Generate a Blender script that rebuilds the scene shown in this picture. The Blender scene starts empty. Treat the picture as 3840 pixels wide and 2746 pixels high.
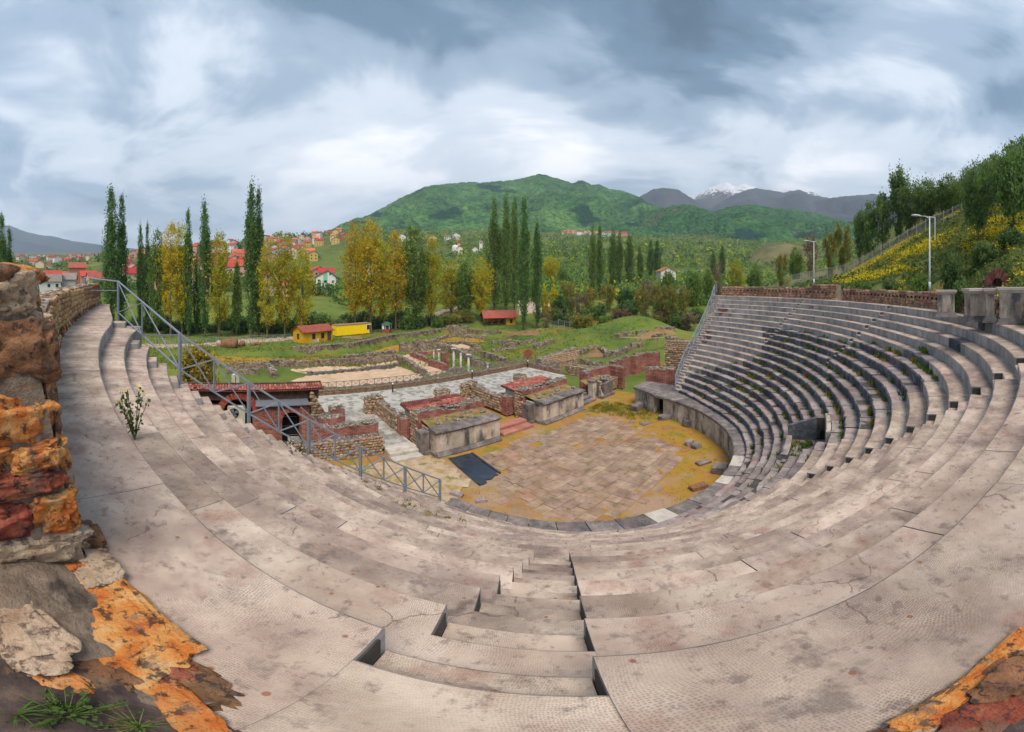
import bpy, math, random
from mathutils import Vector, Matrix, noise as mnoise
sc = bpy.context.scene
R = random.Random(7)
rad = math.radians
# ------------------------------------------------------------------ camera, sky, sun, exposure
EYE = 13.96
F_U, F_V, U_0, V_H = 1403.88, 1481.89, 1989.5, 1054.28      # panorama: pixels of the 3840x2746 photograph per radian
cam_d = bpy.data.cameras.new('camera'); cam = bpy.data.objects.new('camera', cam_d)
sc.collection.objects.link(cam); sc.camera = cam
cam.location = (0, 0, EYE); cam.rotation_euler = (rad(90), 0, 0)
cam_d.type = 'PANO'; cam_d.panorama_type = 'EQUIRECTANGULAR'
cam_d.longitude_min = -U_0 / F_U; cam_d.longitude_max = (3840 - U_0) / F_U
cam_d.latitude_max = V_H / F_V; cam_d.latitude_min = -(2746 - V_H) / F_V
cam_d.clip_start = 0.05; cam_d.clip_end = 40000
sc.render.engine = 'CYCLES'
cy = sc.cycles
cy.use_denoising = True
try: cy.denoiser = 'OPENIMAGEDENOISE'; cy.denoising_input_passes = 'RGB_ALBEDO_NORMAL'; cy.denoising_prefilter = 'ACCURATE'
except Exception: pass
cy.max_bounces = 5; cy.diffuse_bounces = 3; cy.glossy_bounces = 2; cy.transparent_max_bounces = 12
cy.volume_bounces = 0; cy.caustics_reflective = False; cy.caustics_refractive = False
vs = sc.view_settings; vs.view_transform = 'Standard'; vs.look = 'None'; vs.gamma = 1.0; vs.use_curve_mapping = False
vs.exposure = 0.78
SUN_EL, SUN_AZ = 60.0, 166.0     # compass: 0 = +y (view), clockwise; the sun stands behind the photographer's right shoulder
w = bpy.data.worlds.new('World'); sc.world = w; w.use_nodes = True
def build_world():
    nt = w.node_tree; N = nt.nodes; L = nt.links; N.clear()
    out = N.new('ShaderNodeOutputWorld'); bg = N.new('ShaderNodeBackground'); bg.inputs[1].default_value = 0.10
    L.new(bg.outputs[0], out.inputs[0])
    sky = N.new('ShaderNodeTexSky'); sky.sky_type = 'NISHITA'; sky.sun_disc = False
    sky.sun_elevation = rad(SUN_EL); sky.sun_rotation = rad(SUN_AZ); sky.air_density = 1.3; sky.dust_density = 2.0
    tc = N.new('ShaderNodeTexCoord'); nm = N.new('ShaderNodeVectorMath'); nm.operation = 'NORMALIZE'
    L.new(tc.outputs['Generated'], nm.inputs[0])
    sep = N.new('ShaderNodeSeparateXYZ'); L.new(nm.outputs[0], sep.inputs[0])
    def math_(op, a, b=None, clamp=False):
        m = N.new('ShaderNodeMath'); m.operation = op; m.use_clamp = clamp
        for i, q in enumerate((a, b)):
            if q is None: continue
            if isinstance(q, (int, float)): m.inputs[i].default_value = q
            else: L.new(q, m.inputs[i])
        return m.outputs[0]
    zz = math_('ADD', math_('MAXIMUM', sep.outputs[2], 0.0), 0.17)
    cx = math_('DIVIDE', sep.outputs[0], zz); cyy = math_('DIVIDE', sep.outputs[1], zz)
    comb = N.new('ShaderNodeCombineXYZ'); L.new(cx, comb.inputs[0]); L.new(cyy, comb.inputs[1])
    def noise(scale, detail, rough, dist, off, stretch=(1, 1, 1)):
        mp = N.new('ShaderNodeMapping'); mp.inputs['Location'].default_value = off; mp.inputs['Scale'].default_value = stretch
        mp.inputs['Rotation'].default_value = (0, 0, 0.5)
        L.new(comb.outputs[0], mp.inputs[0])
        n = N.new('ShaderNodeTexNoise'); n.inputs['Scale'].default_value = scale; n.inputs['Detail'].default_value = detail
        n.inputs['Roughness'].default_value = rough; n.inputs['Distortion'].default_value = dist
        L.new(mp.outputs[0], n.inputs['Vector']); return n.outputs[0]
    big = noise(SKY['big'][0], 5, 0.5, 0.35, SKY['big'][1], (1, 0.75, 1))
    mid = noise(SKY['mid'][0], 7, 0.55, 0.6, SKY['mid'][1], (0.8, 1.1, 1))
    s = math_('ADD', math_('MULTIPLY', big, 0.68), math_('MULTIPLY', mid, 0.32))
    cr = N.new('ShaderNodeValToRGB'); e = cr.color_ramp; e.interpolation = 'EASE'
    stops = SKY['ramp']
    e.elements[0].position, e.elements[0].color = stops[0][0], (*stops[0][1], 1)
    e.elements[1].position, e.elements[1].color = stops[-1][0], (*stops[-1][1], 1)
    for p, c in stops[1:-1]:
        q = e.elements.new(p); q.color = (*c, 1)
    L.new(s, cr.inputs[0])
    # thin rain haze towards the horizon, the same all the way round
    hz = N.new('ShaderNodeMapRange'); hz.inputs[1].default_value = 0.0; hz.inputs[2].default_value = 0.32; hz.inputs[3].default_value = 0.8; hz.inputs[4].default_value = 0.0
    hz.interpolation_type = 'SMOOTHSTEP'; L.new(sep.outputs[2], hz.inputs[0])
    mh = N.new('ShaderNodeMix'); mh.data_type = 'RGBA'; L.new(hz.outputs[0], mh.inputs[0]); L.new(cr.outputs[0], mh.inputs[6])
    mh.inputs[7].default_value = (*SKY['haze'], 1)
    mx = N.new('ShaderNodeMix'); mx.data_type = 'RGBA'; mx.inputs[0].default_value = 0.94
    L.new(sky.outputs[0], mx.inputs[6]); L.new(mh.outputs[2], mx.inputs[7])
    L.new(mx.outputs[2], bg.inputs[0])
SKY = dict(big=(0.50, (9.05, 13.80, 0.285)), mid=(1.5, (19.05, 0.20, 4.0)),
           ramp=[(0.355, (0.3, 0.62, 1.0)), (0.415, (0.95, 1.55, 2.3)), (0.465, (2.7, 3.45, 4.4)), (0.525, (5.7, 6.2, 6.9)), (0.62, (9.4, 9.2, 9.4))],
           haze=(5.0, 5.5, 6.5))
build_world()
sun_d = bpy.data.lights.new('sun', 'SUN'); sun = bpy.data.objects.new('sun', sun_d); sc.collection.objects.link(sun)
sun_d.energy = 2.4; sun_d.angle = rad(30); sun_d.color = (1.0, 0.88, 0.74)
_e, _a = rad(SUN_EL), rad(SUN_AZ)
sun.rotation_euler = Vector((math.cos(_e) * math.sin(_a), math.cos(_e) * math.cos(_a), math.sin(_e))).to_track_quat('Z', 'Y').to_euler()

# ------------------------------------------------------------------ helpers
COL = sc.collection
def lerp(a, b, t): return a + (b - a) * t
def table(x, rows, i=1):
    if x <= rows[0][0]: return rows[0][i]
    for p, q in zip(rows, rows[1:]):
        if x <= q[0]:
            t = (x - p[0]) / (q[0] - p[0]); return lerp(p[i], q[i], t)
    return rows[-1][i]
def G(u, v, z=0.0):
    "point on the level z seen at pixel u, v"
    a = (u - U_0) / F_U; r = (EYE - z) / math.tan((v - V_H) / F_V)
    return Vector((r * math.sin(a), r * math.cos(a), z))
def A(u, r, v=None, z=0.0):
    "point in direction u, r metres away; height from v when given"
    a = (u - U_0) / F_U
    return Vector((r * math.sin(a), r * math.cos(a), z if v is None else EYE - r * math.tan((v - V_H) / F_V)))
def nz(x, y, z=0.0, s=1.0): return mnoise.noise(Vector((x * s, y * s, z * s)))
def srgb(r, g, b):
    f = lambda c: (c / 255 / 12.92) if c <= 10 else ((c / 255 + 0.055) / 1.055) ** 2.4
    return (f(r), f(g), f(b))
class MB:
    def __init__(s): s.v = []; s.f = []; s.m = []
    def add(s, vs_, fs, m=0):
        o = len(s.v); s.v += [tuple(p) for p in vs_]
        for f in fs: s.f.append(tuple(i + o for i in f)); s.m.append(m)
    def hexa(s, p8, m=0):      # bottom 4 ccw, top 4 ccw
        s.add(p8, [(3, 2, 1, 0), (4, 5, 6, 7), (0, 1, 5, 4), (1, 2, 6, 5), (2, 3, 7, 6), (3, 0, 4, 7)], m)
    def box(s, x0, x1, y0, y1, z0, z1, m=0):
        s.hexa([(x0, y0, z0), (x1, y0, z0), (x1, y1, z0), (x0, y1, z0), (x0, y0, z1), (x1, y0, z1), (x1, y1, z1), (x0, y1, z1)], m)
    def cbox(s, cx, cyy, cz, sx, sy, sz, b=0.02, m=0, jit=0.0, rng=None, M=None):
        hx, hy, hz = sx / 2, sy / 2, sz / 2; b = min(b, hx * .9, hy * .9, hz * .9); V = []; idx = {}
        for X in (-1, 1):
            for Y in (-1, 1):
                for Z in (-1, 1):
                    for ax in range(3):
                        p = [X * hx, Y * hy, Z * hz]
                        for q in range(3):
                            if q != ax: p[q] -= (X, Y, Z)[q] * b
                        if jit: p = [c + rng.uniform(-jit, jit) for c in p]
                        p = Vector(p)
                        if M is not None: p = M @ p
                        idx[X, Y, Z, ax] = len(V); V.append((p.x + cx, p.y + cyy, p.z + cz))
        F = []
        for ax in range(3):
            o1, o2 = [(1, 2), (2, 0), (0, 1)][ax]
            for sg in (-1, 1):
                q = []
                for s1, s2 in ((-1, -1), (1, -1), (1, 1), (-1, 1)):
                    k = [0, 0, 0]; k[ax] = sg; k[o1] = s1; k[o2] = s2; q.append(idx[k[0], k[1], k[2], ax])
                F.append(tuple(q if sg > 0 else q[::-1]))
        for ax in range(3):
            o1, o2 = [(1, 2), (2, 0), (0, 1)][ax]
            for s1 in (-1, 1):
                for s2 in (-1, 1):
                    def K(sa, a):
                        k = [0, 0, 0]; k[ax] = sa; k[o1] = s1; k[o2] = s2; return idx[k[0], k[1], k[2], a]
                    q = [K(-1, o1), K(1, o1), K(1, o2), K(-1, o2)]
                    F.append(tuple(q if s1 * s2 < 0 else q[::-1]))
        for X in (-1, 1):
            for Y in (-1, 1):
                for Z in (-1, 1):
                    q = [idx[X, Y, Z, a] for a in range(3)]
                    F.append(tuple(q if X * Y * Z > 0 else q[::-1]))
        s.add(V, F, m)
    def tube(s, pts, r, n=6, m=0, cap=True):
        rs = r if isinstance(r, (list, tuple)) else [r] * len(pts)
        pts = [Vector(p) for p in pts]; V = []; F = []
        for i, p in enumerate(pts):
            d = (pts[min(i + 1, len(pts) - 1)] - pts[max(i - 1, 0)]).normalized()
            a = d.orthogonal().normalized() if i == 0 else (a - d * a.dot(d)).normalized()
            b = d.cross(a)
            for j in range(n):
                t = 2 * math.pi * j / n; V.append(p + (a * math.cos(t) + b * math.sin(t)) * rs[i])
        for i in range(len(pts) - 1):
            for j in range(n):
                k = (j + 1) % n; F.append((i * n + j, i * n + k, (i + 1) * n + k, (i + 1) * n + j))
        if cap: F.append(tuple(range(n))[::-1]); F.append(tuple(range((len(pts) - 1) * n, len(pts) * n)))
        s.add(V, F, m)
    def bar(s, p, q, wx, wy=None, m=0):
        "square bar from p to q"
        p, q = Vector(p), Vector(q); d = (q - p).normalized(); up = Vector((0, 0, 1)) if abs(d.z) < 0.95 else Vector((1, 0, 0))
        a = d.cross(up).normalized() * wx / 2; b = a.cross(d).normalized() * (wy or wx) / 2
        s.hexa([p - a - b, p + a - b, p + a + b, p - a + b, q - a - b, q + a - b, q + a + b, q - a + b], m)
    def prism(s, poly, z0, z1, m=0, mt=None, inset=0.0):
        n = len(poly); V = [(x, y, z0) for x, y in poly]
        if inset:
            cx = sum(p[0] for p in poly) / n; cyy = sum(p[1] for p in poly) / n
            V += [(x, y, z1 - inset) for x, y in poly]
            V += [(cx + (x - cx) * (1 - inset * 2.2 / max(.01, math.hypot(x - cx, y - cyy))), cyy + (y - cyy) * (1 - inset * 2.2 / max(.01, math.hypot(x - cx, y - cyy))), z1) for x, y in poly]
            F = [(i, (i + 1) % n, n + (i + 1) % n, n + i) for i in range(n)] + [(n + i, n + (i + 1) % n, 2 * n + (i + 1) % n, 2 * n + i) for i in range(n)]
            s.add(V, F, m); s.add(V[2 * n:], [tuple(range(n))], m if mt is None else mt); return
        V += [(x, y, z1) for x, y in poly]
        s.add(V, [(i, (i + 1) % n, n + (i + 1) % n, n + i) for i in range(n)] + [tuple(range(n))[::-1]], m)
        s.add(V[n:], [tuple(range(n))], m if mt is None else mt)
    def lathe(s, prof, c, n=12, m=0):
        V = []; F = []
        for r, z in prof:
            for j in range(n):
                t = 2 * math.pi * j / n; V.append((c[0] + r * math.cos(t), c[1] + r * math.sin(t), c[2] + z))
        for i in range(len(prof) - 1):
            for j in range(n):
                k = (j + 1) % n; F.append((i * n + j, i * n + k, (i + 1) * n + k, (i + 1) * n + j))
        F.append(tuple(range((len(prof) - 1) * n, len(prof) * n))); s.add(V, F, m)
    def me(s, name, mats, smooth=False):
        me = bpy.data.meshes.new(name); me.from_pydata(s.v, [], s.f)
        for m in (mats if isinstance(mats, (list, tuple)) else [mats]): me.materials.append(m)
        if any(s.m): me.polygons.foreach_set('material_index', s.m)
        if smooth: me.polygons.foreach_set('use_smooth', [True] * len(me.polygons))
        me.update(); return me
    def ob(s, name, mats, parent=None, smooth=False): return link(name, s.me(name, mats, smooth), parent)
def link(name, data, parent=None, loc=None, rot=None, scale=None):
    o = bpy.data.objects.new(name, data); COL.objects.link(o)
    if parent is not None: o.parent = parent
    if loc is not None: o.location = loc
    if rot is not None: o.rotation_euler = rot if hasattr(rot, '__len__') else (0, 0, rot)
    if scale is not None: o.scale = scale if hasattr(scale, '__len__') else (scale,) * 3
    return o
def tag(o, label, cat=None, group=None, kind=None):
    if label: o['label'] = label
    if cat: o['category'] = cat
    if group: o['group'] = group
    if kind: o['kind'] = kind
    return o
def thing(name, label, cat, loc=(0, 0, 0), rz=0.0, group=None):
    return tag(link(name, None, None, loc, rz), label, cat, group)
def struct(o): o['kind'] = 'structure'; return o
def stuff(o, label=None, cat=None): o['kind'] = 'stuff'; return tag(o, label, cat)
def dup(root, loc, rz=0.0, scale=None, label=None):
    r = root.copy(); COL.objects.link(r); r.location = loc; r.rotation_euler = (0, 0, rz)
    if scale is not None: r.scale = scale if hasattr(scale, '__len__') else (scale,) * 3
    if label: r['label'] = label
    for ch in list(root.children):
        c = ch.copy(); COL.objects.link(c); c.parent = r
        for g in list(ch.children):
            d = g.copy(); COL.objects.link(d); d.parent = c
    return r
# ------------------------------------------------------------------ materials
MATS = {}
def mat(name, cols, scale=1.0, detail=6, rough=0.85, bump=0.3, bscale=None, piece=0.12, stain=None, spots=None, extra=None, spec=0.25, dist=0.03, pos=True, bdet=5):
    """procedural surface: cols = ramp of base colours over noise in metres; piece = brightness change from object to object;
    stain = (scale, low, high, colour, amount); spots = (scale, radius, colour)"""
    m = bpy.data.materials.new(name); m.use_nodes = True; nt = m.node_tree; N = nt.nodes; L = nt.links
    b = N['Principled BSDF']; b.inputs['Roughness'].default_value = rough; b.inputs['Specular IOR Level'].default_value = spec
    ge = N.new('ShaderNodeNewGeometry'); vec = ge.outputs['Position']
    if not pos: vec = N.new('ShaderNodeTexCoord').outputs['Object']
    n = N.new('ShaderNodeTexNoise'); n.inputs['Scale'].default_value = scale; n.inputs['Detail'].default_value = detail; n.inputs['Roughness'].default_value = 0.62
    L.new(vec, n.inputs['Vector'])
    cr = N.new('ShaderNodeValToRGB'); els = cr.color_ramp.elements
    k = len(cols)
    for i, c in enumerate(cols):
        p = 0.3 + 0.4 * i / max(1, k - 1)
        if i == 0: els[0].position = p; els[0].color = (*c, 1)
        elif i == k - 1: els[1].position = p; els[1].color = (*c, 1)
    for i, c in enumerate(cols[1:-1]):
        q = els.new(0.3 + 0.4 * (i + 1) / (k - 1)); q.color = (*c, 1)
    if k == 1: els[1].color = (*cols[0], 1)
    L.new(n.outputs[0], cr.inputs[0]); col = cr.outputs[0]
    def mixc(fac, a, c2, blend='MIX'):
        mx = N.new('ShaderNodeMix'); mx.data_type = 'RGBA'; mx.blend_type = blend
        if isinstance(fac, (int, float)): mx.inputs[0].default_value = fac
        else: L.new(fac, mx.inputs[0])
        L.new(a, mx.inputs[6])
        if isinstance(c2, tuple): mx.inputs[7].default_value = (*c2, 1)
        else: L.new(c2, mx.inputs[7])
        return mx.outputs[2]
    for st in (stain or []):
        s2 = N.new('ShaderNodeTexNoise'); s2.inputs['Scale'].default_value = st[0]; s2.inputs['Detail'].default_value = 8; s2.inputs['Roughness'].default_value = 0.68
        mp = N.new('ShaderNodeMapping'); mp.inputs['Location'].default_value = (st[1] * 71, st[2] * 33, 5); L.new(vec, mp.inputs[0]); L.new(mp.outputs[0], s2.inputs['Vector'])
        if len(st) > 5: mp.inputs['Scale'].default_value = st[5]
        mr = N.new('ShaderNodeMapRange'); mr.inputs[1].default_value = st[1]; mr.inputs[2].default_value = st[2]; mr.inputs[3].default_value = 0; mr.inputs[4].default_value = st[4]
        L.new(s2.outputs[0], mr.inputs[0]); col = mixc(mr.outputs[0], col, st[3])
    for sp in (spots or []):
        v = N.new('ShaderNodeTexVoronoi'); v.inputs['Scale'].default_value = sp[0]; L.new(vec, v.inputs['Vector'])
        mr = N.new('ShaderNodeMapRange'); mr.inputs[1].default_value = sp[1]; mr.inputs[2].default_value = sp[1] * 0.7; mr.inputs[3].default_value = 0; mr.inputs[4].default_value = 0.85
        L.new(v.outputs['Distance'], mr.inputs[0])
        if len(sp) > 3:
            wn = N.new('ShaderNodeMath'); wn.operation = 'GREATER_THAN'; wn.inputs[1].default_value = sp[3]
            sx = N.new('ShaderNodeSeparateColor'); L.new(v.outputs['Color'], sx.inputs[0]); L.new(sx.outputs[0], wn.inputs[0])
            mu = N.new('ShaderNodeMath'); mu.operation = 'MULTIPLY'; L.new(mr.outputs[0], mu.inputs[0]); L.new(wn.outputs[0], mu.inputs[1]); col = mixc(mu.outputs[0], col, sp[2])
        else: col = mixc(mr.outputs[0], col, sp[2])
    if piece:
        oi = N.new('ShaderNodeObjectInfo'); hs = N.new('ShaderNodeHueSaturation')
        mr = N.new('ShaderNodeMapRange'); mr.inputs[3].default_value = 1 - piece; mr.inputs[4].default_value = 1 + piece; L.new(oi.outputs['Random'], mr.inputs[0])
        L.new(mr.outputs[0], hs.inputs['Value'])
        m2 = N.new('ShaderNodeMapRange'); m2.inputs[3].default_value = 0.5 - piece * 0.06; m2.inputs[4].default_value = 0.5 + piece * 0.06
        fr = N.new('ShaderNodeMath'); fr.operation = 'FRACT'; ml = N.new('ShaderNodeMath'); ml.operation = 'MULTIPLY'; ml.inputs[1].default_value = 7.31
        L.new(oi.outputs['Random'], ml.inputs[0]); L.new(ml.outputs[0], fr.inputs[0]); L.new(fr.outputs[0], m2.inputs[0]); L.new(m2.outputs[0], hs.inputs['Hue'])
        L.new(col, hs.inputs['Color']); col = hs.outputs[0]
    bh = None
    if bump:
        nb = N.new('ShaderNodeTexNoise'); nb.inputs['Scale'].default_value = bscale or scale * 6; nb.inputs['Detail'].default_value = bdet; nb.inputs['Roughness'].default_value = 0.65
        L.new(vec, nb.inputs['Vector']); bh = nb.outputs[0]
    ctx = dict(N=N, L=L, vec=vec, col=col, mixc=mixc, bh=bh, b=b, m=m, ge=ge)
    if extra: extra(ctx)
    L.new(ctx['col'], b.inputs['Base Color'])
    if ctx['bh'] is not None:
        bu = N.new('ShaderNodeBump'); bu.inputs['Strength'].default_value = bump; bu.inputs['Distance'].default_value = dist
        L.new(ctx['bh'], bu.inputs['Height']); L.new(bu.outputs[0], b.inputs['Normal'])
    MATS[name] = m; return m
def plain(name, c, rough=0.6, spec=0.3, metal=0.0, piece=0.0, var=0.12, scale=3.0, bump=0.05):
    m = mat(name, [tuple(x * (1 - var) for x in c), c, tuple(min(1, x * (1 + var)) for x in c)], scale=scale, rough=rough, bump=bump, piece=piece, spec=spec)
    m.node_tree.nodes['Principled BSDF'].inputs['Metallic'].default_value = metal; return m
def foliage(name, cols, piece=0.12, trans=0.4):
    m = mat(name, cols, scale=0.9, detail=3, rough=0.7, bump=0, piece=piece, spec=0.15)
    nt = m.node_tree; b = nt.nodes['Principled BSDF']; out = [n for n in nt.nodes if n.type == 'OUTPUT_MATERIAL'][0]
    tr = nt.nodes.new('ShaderNodeBsdfTranslucent'); mx = nt.nodes.new('ShaderNodeMixShader'); mx.inputs[0].default_value = trans
    src = b.inputs['Base Color'].links[0].from_socket; nt.links.new(src, tr.inputs[0])
    nt.links.new(b.outputs[0], mx.inputs[1]); nt.links.new(tr.outputs[0], mx.inputs[2]); nt.links.new(mx.outputs[0], out.inputs[0]); return m
def dimples(strength=1.0):
    "bush-hammered dot pattern with darker colour in the pits: rows of small pits that swirl"
    def f(c):
        N, L = c['N'], c['L']
        n = N.new('ShaderNodeTexNoise'); n.inputs['Scale'].default_value = 0.8; n.inputs['Detail'].default_value = 2; L.new(c['vec'], n.inputs['Vector'])
        va = N.new('ShaderNodeVectorMath'); va.operation = 'MULTIPLY_ADD'; va.inputs[1].default_value = (0.55, 0.55, 0.0); L.new(n.outputs['Color'], va.inputs[0]); L.new(c['vec'], va.inputs[2])
        v = N.new('ShaderNodeTexVoronoi'); v.inputs['Scale'].default_value = 78; v.inputs['Randomness'].default_value = 0.42; v.voronoi_dimensions = '2D'; L.new(va.outputs[0], v.inputs['Vector'])
        mr = N.new('ShaderNodeMapRange'); mr.inputs[1].default_value = 0.18; mr.inputs[2].default_value = 0.42; mr.inputs[3].default_value = 1; mr.inputs[4].default_value = 0; L.new(v.outputs['Distance'], mr.inputs[0])
        msk = N.new('ShaderNodeTexNoise'); msk.inputs['Scale'].default_value = 2.3; msk.inputs['Detail'].default_value = 6; L.new(c['vec'], msk.inputs['Vector'])
        m2 = N.new('ShaderNodeMapRange'); m2.inputs[1].default_value = 0.38; m2.inputs[2].default_value = 0.66; m2.inputs[3].default_value = 0.12; m2.inputs[4].default_value = 0.75 * strength; L.new(msk.outputs[0], m2.inputs[0])
        mu = N.new('ShaderNodeMath'); mu.operation = 'MULTIPLY'; L.new(mr.outputs[0], mu.inputs[0]); L.new(m2.outputs[0], mu.inputs[1])
        c['col'] = c['mixc'](mu.outputs[0], c['col'], (0.07, 0.045, 0.05))
        cv = N.new('ShaderNodeTexVoronoi'); cv.feature = 'DISTANCE_TO_EDGE'; cv.inputs['Scale'].default_value = 0.42; cn = N.new('ShaderNodeTexNoise'); cn.inputs['Scale'].default_value = 2.5; cn.inputs['Detail'].default_value = 6; L.new(c['vec'], cn.inputs['Vector'])
        cw = N.new('ShaderNodeVectorMath'); cw.operation = 'MULTIPLY_ADD'; cw.inputs[1].default_value = (0.5, 0.5, 0.0); L.new(cn.outputs['Color'], cw.inputs[0]); L.new(c['vec'], cw.inputs[2]); L.new(cw.outputs[0], cv.inputs['Vector'])
        c1 = N.new('ShaderNodeMapRange'); c1.inputs[1].default_value = 0.0015; c1.inputs[2].default_value = 0.0045; c1.inputs[3].default_value = 0.55; c1.inputs[4].default_value = 0; L.new(cv.outputs['Distance'], c1.inputs[0])
        c2 = N.new('ShaderNodeMapRange'); c2.inputs[1].default_value = 0.5; c2.inputs[2].default_value = 0.56; L.new(msk.outputs[0], c2.inputs[0]); c3 = N.new('ShaderNodeMath'); c3.operation = 'MULTIPLY'; L.new(c1.outputs[0], c3.inputs[0]); L.new(c2.outputs[0], c3.inputs[1])
        c['col'] = c['mixc'](c3.outputs[0], c['col'], (0.06, 0.045, 0.04))
        sb = N.new('ShaderNodeMath'); sb.operation = 'SUBTRACT'; ml = N.new('ShaderNodeMath'); ml.operation = 'MULTIPLY'; ml.inputs[1].default_value = 0.5
        L.new(mu.outputs[0], ml.inputs[0]); L.new(c['bh'], sb.inputs[0]); L.new(ml.outputs[0], sb.inputs[1]); c['bh'] = sb.outputs[0]
    return f
M_conc = mat('concrete_tread', [(0.31, 0.235, 0.19), (0.455, 0.365, 0.30), (0.575, 0.48, 0.405)], scale=1.6, detail=10, rough=0.9, bump=0.45, bscale=26, piece=0.17, dist=0.012,
             stain=[(0.55, 0.48, 0.63, (0.215, 0.165, 0.145), 0.85), (1.3, 0.56, 0.68, (0.27, 0.13, 0.095), 0.6), (2.6, 0.57, 0.66, (0.11, 0.09, 0.085), 0.6), (11, 0.55, 0.66, (0.12, 0.09, 0.085), 0.6)],
             spots=[(8.0, 0.15, (0.25, 0.10, 0.06), 0.86)], extra=dimples(.7))
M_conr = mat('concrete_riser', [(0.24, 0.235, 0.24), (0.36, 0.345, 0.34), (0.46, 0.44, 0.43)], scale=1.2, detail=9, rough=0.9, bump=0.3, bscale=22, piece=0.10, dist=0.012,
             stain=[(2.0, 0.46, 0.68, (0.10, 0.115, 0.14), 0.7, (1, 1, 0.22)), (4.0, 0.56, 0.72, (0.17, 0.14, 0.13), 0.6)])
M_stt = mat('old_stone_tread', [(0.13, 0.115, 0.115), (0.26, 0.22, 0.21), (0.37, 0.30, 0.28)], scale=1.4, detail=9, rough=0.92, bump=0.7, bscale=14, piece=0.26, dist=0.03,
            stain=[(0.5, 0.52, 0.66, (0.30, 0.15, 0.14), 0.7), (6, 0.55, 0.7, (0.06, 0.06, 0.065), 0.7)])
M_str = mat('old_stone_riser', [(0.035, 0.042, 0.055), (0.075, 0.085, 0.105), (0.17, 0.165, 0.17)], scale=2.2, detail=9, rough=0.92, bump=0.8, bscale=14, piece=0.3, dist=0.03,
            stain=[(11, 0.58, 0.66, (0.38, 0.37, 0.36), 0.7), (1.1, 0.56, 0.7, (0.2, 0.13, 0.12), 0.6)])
M_bed = mat('bedding_mortar', [(0.05, 0.045, 0.042), (0.10, 0.09, 0.08)], scale=3, rough=0.95, bump=0.5, piece=0.1)
M_pod = mat('podium_marble', [(0.25, 0.20, 0.165), (0.47, 0.40, 0.33), (0.60, 0.53, 0.46)], scale=1.0, detail=9, rough=0.8, bump=0.4, bscale=12, piece=0.16, dist=0.015,
            stain=[(1.3, 0.49, 0.63, (0.05, 0.055, 0.065), 0.9, (1, 1, 0.3)), (1.9, 0.56, 0.7, (0.40, 0.20, 0.10), 0.6, (1, 1, 0.4))])
M_slab = mat('dark_slab', [(0.07, 0.068, 0.07), (0.16, 0.14, 0.135), (0.28, 0.23, 0.21)], scale=1.6, detail=9, rough=0.9, bump=0.8, bscale=10, piece=0.2, dist=0.03,
             stain=[(7, 0.55, 0.7, (0.36, 0.32, 0.30), 0.6)])
# ================================================================== the theatre's seating
D_O = 31.283; H_R = 0.4996; NROW = 20
RT = [(-80,29.70,1.082,13.92,5.66),(-75,29.55,1.100,13.86,6.04),(-70,29.41,1.114,13.77,6.33),(-65,29.26,1.120,13.68,6.45),(-60,29.10,1.116,13.56,6.37),(-55,28.95,1.099,13.41,6.03),(-50,28.80,1.067,13.23,5.45),(-45,28.66,1.024,13.05,4.65),(-40,28.55,0.974,12.88,3.73),(-35,28.48,0.923,12.76,2.77),(-30,28.47,0.875,12.70,1.88),(-25,28.53,0.836,12.73,1.15),(-20,28.66,0.808,12.87,0.60),(-15,28.88,0.790,13.10,0.26),(-10,29.15,0.779,13.39,0.08),(-5,29.47,0.774,13.73,0.01),(0,29.82,0.770,14.08,0.00),(5,30.20,0.766,14.44,0.00),(10,30.55,0.762,14.78,0.00),(15,30.85,0.758,15.09,0.00),(20,31.06,0.755,15.38,0.00),(25,31.12,0.752,15.64,0.04),(30,31.02,0.750,15.85,0.18),(35,30.79,0.748,16.02,0.42),(40,30.48,0.747,16.15,0.76),(45,30.12,0.746,16.22,1.14),(50,29.77,0.745,16.25,1.46),(55,29.48,0.743,16.23,1.67),(60,29.27,0.741,16.15,1.76),(65,29.15,0.737,16.04,1.72),(70,29.10,0.733,15.89,1.56),(75,29.11,0.729,15.72,1.31),(80,29.16,0.723,15.54,0.99),(85,29.25,0.718,15.36,0.64),(90,29.36,0.712,15.18,0.34),(95,29.49,0.706,15.02,0.13),(100,29.61,0.700,14.88,0.02),(105,29.75,0.695,14.75,0.00),(110,29.88,0.690,14.64,0.00),(115,30.02,0.687,14.54,0.00),(120,30.17,0.685,14.45,0.00),(125,30.31,0.686,14.37,0.00),(130,30.45,0.688,14.30,0.00),(135,30.59,0.692,14.24,0.00)]
def hermite(x, i):
    s = (x - RT[0][0]) / 5.0; j = max(0, min(len(RT) - 2, int(math.floor(s)))); t = s - j
    g = lambda q: RT[max(0, min(len(RT) - 1, q))][i]
    p0, p1, p2, p3 = g(j - 1), g(j), g(j + 1), g(j + 2)
    return p1 + 0.5 * t * (p2 - p0 + t * (2 * p0 - 5 * p1 + 4 * p2 - p3 + t * (3 * (p1 - p2) + p3 - p0)))
def r_row(k, th):
    "radius of the front edge of row k (1 = top) at angle th degrees"
    r = hermite(th, 1) - (k - 1) * hermite(th, 2) + hermite(th, 4) * ((k - 1) / 19.0) ** 2
    if k == 1: r += 0.0065 * max(0.0, -32 - th) ** 2
    return r
def r_pod(th): return hermite(th, 3)
RW = [(-66,37.5),(-62,36.3),(-50,32.7),(-42,31.2),(-34.4,30.4),(-26,30.1),(-18.8,29.94),(-12.8,30.08),(-6,30.34),(-2.4,30.46),(1.5,30.71),(3,30.91),(8,31.35),(20,32.0),(33,32.0),(40,31.55),(50,30.8),(60,30.3),(75,30.15),(90,30.4),(105,30.8),(124,31.3),(130,31.5)]
def r_wall(th): return table(th, RW)
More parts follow.
